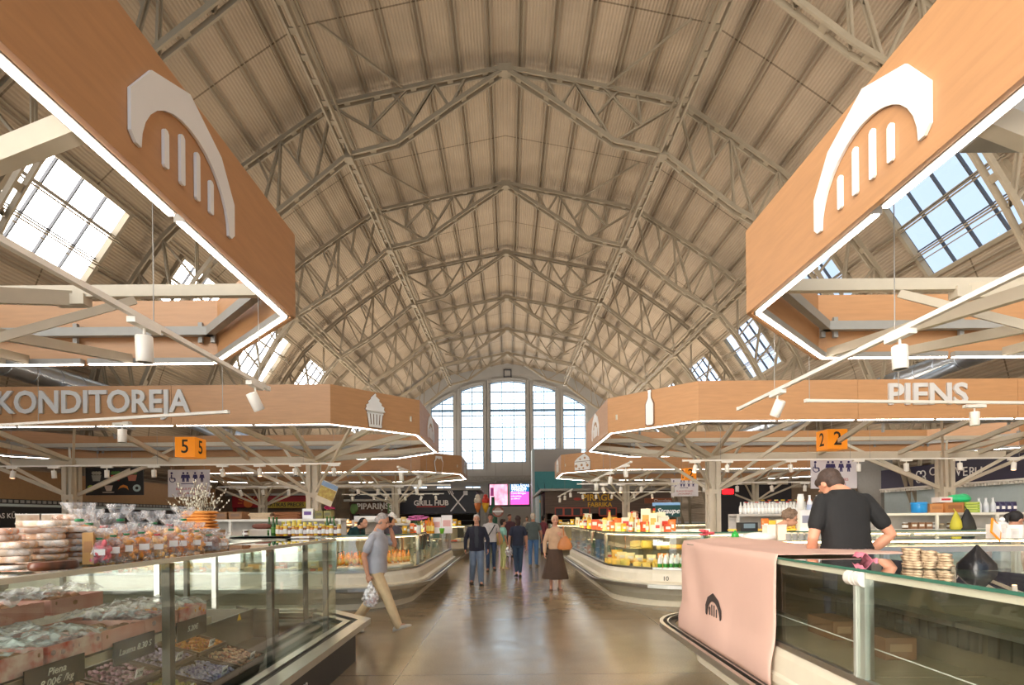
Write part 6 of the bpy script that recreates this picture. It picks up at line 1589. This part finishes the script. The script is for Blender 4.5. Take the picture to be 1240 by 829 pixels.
# top right shelf goods
def T(px): return wx(px,10.2)
put(mk([('blue_tub',MB().lathe([(.11,0),(.125,.01),(.13,.17),(.115,.19),(.115,.2)],n=24),g('bt',(30,140,210),.35)),('lid',MB().lathe([(.13,.17),(.135,.175),(.13,.2)],n=24),g('bt',(40,150,220),.35))]),'blue_tub',(T(1110.5),10.15,1.662),'round bright blue tub on the shelf','tub',None)
put(boxp((176,116,66),(.36,.3,.19),(150,96,56)),'cardboard_box',(T(1146),10.15,1.662),'brown cardboard box on the shelf between the blue tub and green crates','box',None)
put(boxp((196,136,86),(.26,.3,.17),(176,120,76)),'cardboard_box',(T(1127),10.2,1.662),'paler cardboard box right beside the blue tub','box',None)
for i in range(4): put(boxp((150,176,60),(.30,.3,.045),(206,214,120)),'green_crate',(T(1166),10.15,1.662+i*.05),'flat lime green crate in the stack on the shelf','crate','lime crates')
put(mk([('green_bag',MB().ball((0,0,.05),(.22,.14,.09),14,8).ball((.08,0,.08),(.12,.1,.07),10,6),g('gb2',(40,190,120),.35,bump=.3))]),'plastic_bag',(T(1158),10.15,1.87),'bright green plastic bag lying on the lime crates','bag',None)
put(boxp((232,226,222),(.24,.2,.10),(200,60,70)),'white_box',(T(1138),10.15,1.855),'white and red box on top of the cardboard box','box',None)
for i in range(6): put(bottle((214,218,222),.27,.042,(226,226,230),(200,204,212),True),'water_bottle',(T(1180+i*4.2),10.1+.08*(i%2),1.662),'clear plastic bottle beside the lime crates','bottle','plastic bottles by the lime crates')
for i in range(4): put(packet((44,40,80),.12,.2,.08),'packet',(T(1206+i*7),10.2,1.662),'dark blue packet right of the plastic bottles','packet','dark blue packets')
for i in range(10): put(rr.choice([jar((120,90,60),.12,.05),tub((200,190,170),.06,.08),boxp((150,110,80),(.12,.1,.12)),jar((150,150,150),.12,.05)]),'shelf_jar',(T(1092+i*9.0),10.12,1.362),'small jar or box on the middle board under the blue tub','jar','things on the middle shelf')
for i in range(8): put(rr.choice([tub((226,190,110),.07,.08),boxp((160,120,90),(.14,.1,.1)),jar((140,100,60),.1,.05)]),'shelf_jar',(T(1092+i*9.0),10.12,1.082),'small tub or box on the lower board under the blue tub','tub','things on the lower shelf')
def hangbag(px,py,Y,w,h,rgb,label,name='hanging_bag'):
    c=W(px,py,Y); m=MB(); R_=[]
    for z,a,b in ((0,.12,.1),(-.12,.3,.3),(-.5,.75,.8),(-.85,1,1),(-1,.75,.6)):
        R_.append([V((w/2*a*(1+.12*math.sin(3*q))*math.cos(2*PI*q/14),.08*b*math.sin(2*PI*q/14),z*h)) for q in range(14)])
    m.loft(R_); t=m.build(name,g('hb',rgb,.6,bump=.4)); t.location=c; tag(t,label,'bag'); MB().tube((0,0,-.01),(0,.05,.05),.008,n=6).build('strap',g('hb',rgb,.6,bump=.4),t); return t
hangbag(1157.5,619,9.85,.22,.34,(190,180,60),'mustard yellow bag hanging from the shelf edge'); hangbag(1171,616,9.83,.30,.42,(30,30,34),'black jacket-like bag hanging right of the yellow bag')
# wire rack with packets at right
t=shelving(10.4,12.6,10.0,(.9,1.25,1.45),'small white rack with coloured packets right of the black bag')
for z in (1.26,1.46): shelfline([packet((110,150,60),.1,.12,.05),packet((170,60,90),.1,.12,.05),packet((70,60,140),.1,.12,.05)],along(10.5,12.3,9,9.9),'packet','coloured packet on the small rack right of the black bag, %s board'%('lower' if z<1.3 else 'upper'),'packet','rack packets %.1f'%z,z)
# orange framed sheet and boxes on rear right case
c=W(1206,641,6.0); o=MB().box((0,0,0),(.16,.012,.24)).build('framed_sheet',M_or); tag(o,'orange framed price sheet leaning on the rear case','sign'); o.location=c; o.rotation_euler=(-.5,.75,.1); MB().box((0,-.007,0),(.115,.004,.185)).build('paper',M_sign,o)
for k,(px,w_,h_,lb) in enumerate(((1222,.2,.11,'white angled plastic holder right of the orange sheet'),(1236,.2,.15,'white paper bag at the right edge on the rear case'),(1206,.09,.16,'pale cup behind the orange sheet'))): put(boxp((236,230,224),(w_,.15,h_),(226,220,214)),'white_holder',(wx(px,6.1),6.1,ZTG),lb,'box',None,.3)
m=MB(); m.ball((0,0,.09),(.08,.07,.11),12,8); m.ball((0,0,.2),(.03,.03,.04),8,5); o=m.build('plastic_bag',film('white_carrier')); o.location=(wx(1218,6.25),6.3,ZTG); tag(o,'tied translucent bag beside the pale cup','bag')
for x0 in (3.2,4.8,6.4,8.0):
    shelfline([loaf((206,150,84),.22,.1,.07),loaf((190,130,70),.18,.09,.08),packet((226,190,130),.14,.08,.07)],along(x0,x0+1.3,6,6.1),'bread_loaf','brown loaf inside the lit rear case of the right block','bread','bread in the rear cases',ZD)
# flatbread stack, napkin, black bag on the near right glass
FBM=g('flat',(220,196,160),.8,rgb2=(120,84,60),scale=26,var=.2)
for s_,(x,y) in enumerate(((2.285,3.05),(2.358,3.03),(2.43,3.01))):
    for i in range(8-s_): 
        m=MB(); R_=[]
        for z,a in ((0,.9),(.004,1),(.010,1),(.013,.9)): R_.append([V((.035*a*(1+.04*math.sin(5*q+i))*math.cos(2*PI*q/18),.06*a*(1+.03*math.sin(3*q+i))*math.sin(2*PI*q/18),z+.002*math.sin(q*1.9+i))) for q in range(18)])
        m.loft(R_); o=m.build('flatbread',FBM); o.location=(x+rr.uniform(-.005,.005),y+rr.uniform(-.006,.006),1.327+i*.0142); o.rotation_euler=(0,0,rr.uniform(-.2,.2)); tag(o,'speckled flatbread in the %s pile on the near right glass'%('left','middle','right')[s_],'flatbread','flatbreads, pile %d'%s_)
c=(2.40,3.62,1.327); m=MB(); vs=[]
for i in range(13):
    for j in range(9): vs.append(((i-6)*.009,(j-4)*.013,.02+.03*math.sin(i*.5)+.006*math.sin(j*1.3+i)))
m.add(vs,[(i*9+j,(i+1)*9+j,(i+1)*9+j+1,i*9+j+1) for i in range(12) for j in range(8)],0,True); o=m.build('pink_napkin',g('nap',(226,130,150),.8)); o.location=c; tag(o,'crumpled pink paper beside the man in black','napkin'); sl=o.modifiers.new('t','SOLIDIFY'); sl.thickness=.003
m=MB(); R_=[]
for z,a in ((0,1),(.03,.95),(.07,.6),(.11,.25),(.135,.05)): R_.append([V((.10*a*(1+.15*math.sin(4*q))*math.cos(2*PI*q/16),.07*a*(1+.2*math.sin(3*q))*math.sin(2*PI*q/16),z)) for q in range(16)])
m.loft(R_); o=m.build('black_bag',g('bb',(26,26,28),.25,bump=.5)); o.location=(2.60,2.98,1.325); tag(o,'peaked black plastic bag on the near right glass','bag')
# two cartons behind the right glass, standing in for reflections in it
for k,(y,lb) in enumerate(((4.15,'dim brown cardboard box standing in for a reflection, low inside the right case, left one'),(3.6,'dim brown cardboard box standing in for a reflection, with chalky writing inside the right case'))): put(boxp((120,84,56),(.2,.34,.14),(150,116,86)),'cardboard_box',(RX+.50,y,.702),lb,'box',None)
# small pink flowers at the cloth corner
flowers((2.42,6.55,1.0),(224,90,100),'small red-pink flowers beyond the left corner of the pink cloth',9,.11,h=.34)
# ================= LEFT COUNTER TOP: PASTRIES =================
ZC=1.402
q=random.Random(5)
M_wrap=film('bag_film',.17,wr=.7); M_wrap2=film('pack_film',.20,(1,.95,.9),wr=.6)
def bagproto(col,h=.27,w=.13,tw=(30,120,70)):
    t=MB(); c=MB(); n=20; rows=[]
    for z,a in ((0,.75),(.02,1),(.25,1.08),(.5,1.0),(.62,.72),(.68,.26),(.72,.22),(.78,.5),(.9,.85),(1.0,1.0)):
        rows.append([V((w/2*a*(1+.10*math.sin(q_*2.7+z*9)*(1+2*(z>.7)))*math.cos(2*PI*q_/n),w/2*.8*a*(1+.12*math.sin(q_*3.9+z*7)*(1+2*(z>.7)))*math.sin(2*PI*q_/n),z*h)) for q_ in range(n)])
    t.loft(rows,cap=False)
    rr_=random.Random(int(h*1000)+col[0])
    for i in range(34):
        a=rr_.uniform(0,2*PI); r_=math.sqrt(rr_.random())*w*.40; c.ball((r_*math.cos(a),r_*.8*math.sin(a),.018+rr_.random()*h*.5),(.027,.026,.014),8,5,M=Euler((rr_.random()*3,rr_.random()*3,0)).to_matrix())
    tie=MB().lathe([(w*.14,h*.68),(w*.16,h*.69),(w*.16,h*.72),(w*.14,h*.73)],n=12)
    lb=MB().box((0,-w*.44,h*.33),(w*.45,.003,h*.17))
    return mk([('pastry_bag',t,M_wrap),('pastries',c,g('cook',col,.7,var=.15,bump=.3)),('tie',tie,g('tie',tw)),('price_label',lb,M_sign)])
BGP=[bagproto((222,160,90)),bagproto((206,130,70),.30,.14),bagproto((236,190,120),.25,.14,(200,50,50)),bagproto((170,104,60),.26,.13),bagproto((230,150,60),.28,.15,(40,130,80)),bagproto((206,96,104),.24,.13)]
CO=['golden','brown','pale','dark','orange','pink']
def onray(px,x): return x*650/(px-CX)   # distance along the hall for a point on the plane x
pxs=[(120,5,-2.22),(137,3,-2.22),(153,0,-2.24),(171,4,-2.24),(190,2,-2.25),(207,1,-2.25),(223,4,-2.26),(238,0,-2.28)]
for k,(px,c,x) in enumerate(pxs):
    put(BGP[c],'pastry_bag',(x,onray(px,x),ZC),'clear bag of %s pastries, front row on the left counter, %s'%(CO[c],('leftmost','second','third','fourth','fifth','sixth','seventh','last by the loaves')[k]),'pastry bag','pastry bags, front row',q.uniform(.3,.9),.80)
for k,(px,c,x) in enumerate([(96,1,-2.42),(108,0,-2.44),(126,2,-2.44),(146,1,-2.45),(165,3,-2.46),(186,0,-2.46),(205,2,-2.48),(222,1,-2.48)]):
    put(BGP[c],'pastry_bag',(x,onray(px,x),ZC),'clear bag of %s pastries with a tall frilled top, rear row, %s'%(CO[c],('leftmost','second','third','fourth','fifth','sixth','seventh','rightmost')[k]),'pastry bag','pastry bags, rear row',q.uniform(0,1),(1.0,1.0,1.12))
# stacks of flat packs
def flatpack(c1,c2,w=.17,d=.13,h=.032):
    m=MB(); R_=[]
    for z,a in ((0,.92),(.006,1),(h-.006,1),(h,.92)): R_.append([V((w/2*a*math.copysign(abs(math.cos(t_))**.35,math.cos(t_)),d/2*a*math.copysign(abs(math.sin(t_))**.35,math.sin(t_)),z)) for t_ in [2*PI*i/20 for i in range(20)]])
    m.loft(R_); i_=MB(); R_=[[V((p.x*.97,p.y*.97,.002+p.z*.93)) for p in r_] for r_ in R_]; i_.loft(R_)
    return mk([('pack',m,M_wrap2),('pastry',i_,g('pst',c1,.7,rgb2=c2,scale=22))])
FP=[flatpack((190,140,96),(226,190,150)),flatpack((136,84,52),(200,150,100)),flatpack((220,186,150),(240,226,210)),flatpack((206,110,76),(236,180,130))]
def stack(px,x,n,name,kinds,z0=ZC,s=1.0):
    y=onray(px,x)
    for i in range(n): put(FP[kinds[i%len(kinds)]],'pastry_pack',(x+q.uniform(-.01,.01),y+q.uniform(-.01,.01),z0+i*.034*s),'flat film-wrapped pastry pack in the stack %s'%name,'pastry pack','packs '+name,q.uniform(-.35,.35)+.3,(s*q.uniform(.85,1.1),s*q.uniform(.85,1.1),s*q.uniform(.7,1.05)))
stack(12,-2.40,4,'at the left edge',(2,0)); stack(56,-2.44,7,'beside the wooden board',(2,0,1)); stack(92,-2.42,6,'between the board and the bags',(0,1,2)); stack(-10,-2.5,6,'at the very left, second row',(1,3)); stack(22,-2.62,6,'behind the leftmost stack',(3,3,1)); stack(45,-2.7,7,'behind the wooden board stack',(0,2)); stack(84,-2.62,8,'just before the white box',(2,1))
put(boxp((176,130,70),(.05,.12,.17),(160,110,60)),'seed_block',(-2.26,onray(112,-2.26),ZC),'upright brown seed bar block left of the bags','seed bar',None,.3)
# dark polished board on the rim
m=MB(); R_=[]
for z,a in ((0,.88),(.006,.98),(.018,1),(.028,.92)): R_.append([V((.105*a*math.copysign(abs(math.cos(t_))**.5,math.cos(t_)),.05*a*math.sin(t_),z)) for t_ in [2*PI*i/24 for i in range(24)]])
m.loft(R_); o=m.build('wooden_dish',mat('dark_polished_wood',(130,66,26),.35,rgb2=(34,22,22),scale=9,coat=.2)); o.location=(-2.17,2.56,ZC+.001); o.rotation_euler=(0,0,1.25); o.scale=(1,1,1.4); tag(o,'oval dark brown polished wooden dish on the edge of the left counter','dish')
# cookie loaves on a stand
t=put(mk([('display_stand',MB().box((0,0,.075),(.26,.3,.15)),g('std',(170,130,86),.6))]),'display_stand',(-2.52,4.38,ZC),'brown box stand under the golden loaves','stand',None)
for i in range(6):
    for k in range(3): put(loaf((214,140,62),.20,.05,.026),'bread_loaf',(-2.52+q.uniform(-.012,.012),4.38+(k-1)*.055,ZC+.151+i*.0255),'long golden loaf stacked beside the willow branches','loaf','golden loaves',q.uniform(-.12,.12)+.1,1.15)
put(bagproto((150,110,90),.17,.15),'pastry_bag',(-2.26,onray(253,-2.26),ZC),'silvery low bag right of the golden loaves, last on the counter','pastry bag',None,.3)
put(bagproto((214,180,150),.17,.16),'pastry_bag',(-2.26,onray(266,-2.26),ZC),'small tied bag at the end of the pastry row','pastry bag',None,.9,.8)
for i in range(6):
    y=5.0+i*.02; 
# white goods and boxes further behind
put(boxp((222,220,216),(.24,.2,.24),(214,212,208)),'white_box',(wx(98,5.6),5.6,ZC),'plain white cube box behind the pastry stacks','box',None)
for i in range(3):
    for k in range(2): put(mk([('lunch_box',MB().box((0,0,.045),(.28,.2,.09)),g('lb',(206,190,160),.35,rgb2=(160,110,70),scale=5)),('lid',MB().box((0,0,.093),(.29,.21,.012)),M_wht)]),'food_box',(wx(44+k*29,6.0),6.0,ZC+.10*i+.02),'clear food box in the stack left of the white cube','food box','clear food boxes')
m=MB().box((0,0,0),(1.2,.5,.02)); o=m.build('stand_board',M_wht); o.location=(wx(60,6.0)+.05,6.0,ZC+.008); tag(o,'white board carrying the clear food boxes','board')
# rear platform for these: the left block's inner table
o=MB().box((0,0,0),(3.6,1.2,.04)).build('work_table',M_inox); 
o.location=(-5.1,5.7,ZC-.02); tag(o,'steel work table inside the left front block','table')
for sx in (-1.7,1.7):
    for sy in (-.5,.5): MB().box((sx,sy,-.70),(.05,.05,1.36)).build('leg',M_inox,o)
# willow branches in a vase
def willow(loc,label):
    t=thing('willow_bouquet',label,'bouquet',loc); m=MB().lathe([(.05,0),(.065,.05),(.05,.16),(.06,.20)],n=14); m.build('vase',g('wv',(150,130,90),.3),t)
    st=MB(); cat_=MB(); qq=random.Random(8)
    for i in range(58):
        a=qq.uniform(0,2*PI); lean=qq.uniform(.05,1.0)**.8; L=qq.uniform(.34,.52)*(1-.15*lean); p=V((0,0,.15)); d=V((math.cos(a)*lean,math.sin(a)*lean*.6,1)).normalized(); pts=[p.copy()]
        for s_ in range(6):
            d=(d+V((qq.uniform(-.12,.12),qq.uniform(-.12,.12),qq.uniform(-.05,.05)))).normalized(); p=p+d*L/6; pts.append(p.copy())
            if s_>1:
                for k in range(2):
                    c=pts[-2].lerp(p,qq.random())+V((qq.uniform(-.008,.008),qq.uniform(-.008,.008),0)); cat_.ball(c,(.0062,.0062,.011),6,4)
        st.path(pts,.0022,4)
    st.build('branches',g('wst',(130,110,86),.8),t); tag(cat_.build('catkins',g('ctk',(232,226,206),.9),t),kind='stuff')
    b=MB(); 
    for i in range(9): b.ball((qq.uniform(-.03,.03),qq.uniform(-.03,.03),.20+i*.018),(.022,.022,.02),7,5)
    b.build('dried_flowers',g('drf',(206,140,60),.8,bump=.4),t); return t
willow((-2.93,5.05,ZC-.03+.02),'pussy willow branches with white catkins standing behind the golden loaves')
# right of the bags: white tray tops on the far side of the left block
for k,px in enumerate((285,305,330,352)):
    put(mk([('lid_panel',MB().box((0,0,.012),(.5,.22,.02)),M_wht)]),'white_tray',(wx(px,6.7),6.75,ZC),'flat white tray on the far glass of the left block, %s'%('first','second','third','fourth')[k],'tray',None)
# ================= LIGHT, CAMERA =================
def world():
    w=bpy.data.worlds.new('sky'); sc.world=w; w.use_nodes=True; N=w.node_tree.nodes; L=w.node_tree.links; bg=N['Background']
    tc=N.new('ShaderNodeTexCoord'); sp=N.new('ShaderNodeSeparateXYZ'); L.new(tc.outputs['Generated'],sp.inputs[0])
    # bright haze round the sun in the west (-x), clear blue east (+x)
    def mrange(sock,a,b,c,d):
        m=N.new('ShaderNodeMapRange'); m.interpolation_type='SMOOTHSTEP'
        for i,x in enumerate((a,b,c,d)): m.inputs[i+1].default_value=x
        L.new(sock,m.inputs[0]); return m.outputs[0]
    w1=mrange(sp.outputs[0],-0.45,-0.25,SKYW,SKYN); w2=mrange(sp.outputs[0],0.3,0.48,1.0,SKYE/SKYN)
    b1=mrange(sp.outputs[1],-0.3,0.1,SKYS,1.0)
    m1=N.new('ShaderNodeMath'); m1.operation='MULTIPLY'; L.new(w1,m1.inputs[0]); L.new(w2,m1.inputs[1])
    m2=N.new('ShaderNodeMath'); m2.operation='MULTIPLY'; L.new(m1.outputs[0],m2.inputs[0]); L.new(b1,m2.inputs[1]); L.new(m2.outputs[0],bg.inputs[1])
    rp=N.new('ShaderNodeValToRGB'); rp.color_ramp.elements[0].color=(1.0,0.93,0.84,1); rp.color_ramp.elements[1].color=(0.62,0.78,1.0,1)
    rp.color_ramp.elements[0].position=0.3; rp.color_ramp.elements[1].position=0.7; e=rp.color_ramp.elements.new(0.5); e.color=(0.72,0.9,1.0,1)
    mm=N.new('ShaderNodeMapRange'); mm.inputs[1].default_value=-1; mm.inputs[2].default_value=1; L.new(sp.outputs[0],mm.inputs[0]); L.new(mm.outputs[0],rp.inputs[0]); L.new(rp.outputs[0],bg.inputs[0])
SKYW,SKYN,SKYE,SKYS=14.0,2.2,0.9,0.6
world()
cam=bpy.data.cameras.new('camera'); co=bpy.data.objects.new('camera',cam); C.objects.link(co)
co.location=(0,0,EYE); co.rotation_euler=(Matrix.Rotation(PI/2,3,'X')@Matrix.Rotation(-ROLL,3,'Z')).to_euler()
cam.sensor_width=36; cam.lens=FPX/1240*36; cam.shift_x=(620-CX)/1240; cam.shift_y=(HY-414.5)/1240; cam.clip_end=300; cam.clip_start=0.05
sc.camera=co
sc.view_settings.view_transform='Standard'; sc.view_settings.look='None'; sc.view_settings.gamma=1.0; sc.view_settings.use_curve_mapping=False
sc.view_settings.exposure=EXPO
sc.cycles.max_bounces=8; sc.cycles.diffuse_bounces=4; sc.cycles.glossy_bounces=4; sc.cycles.transparent_max_bounces=24; sc.cycles.transmission_bounces=4
sc.cycles.use_denoising=True; sc.cycles.sample_clamp_indirect=6.0; sc.cycles.caustics_reflective=False; sc.cycles.caustics_refractive=False
sc.cycles.use_adaptive_sampling=True
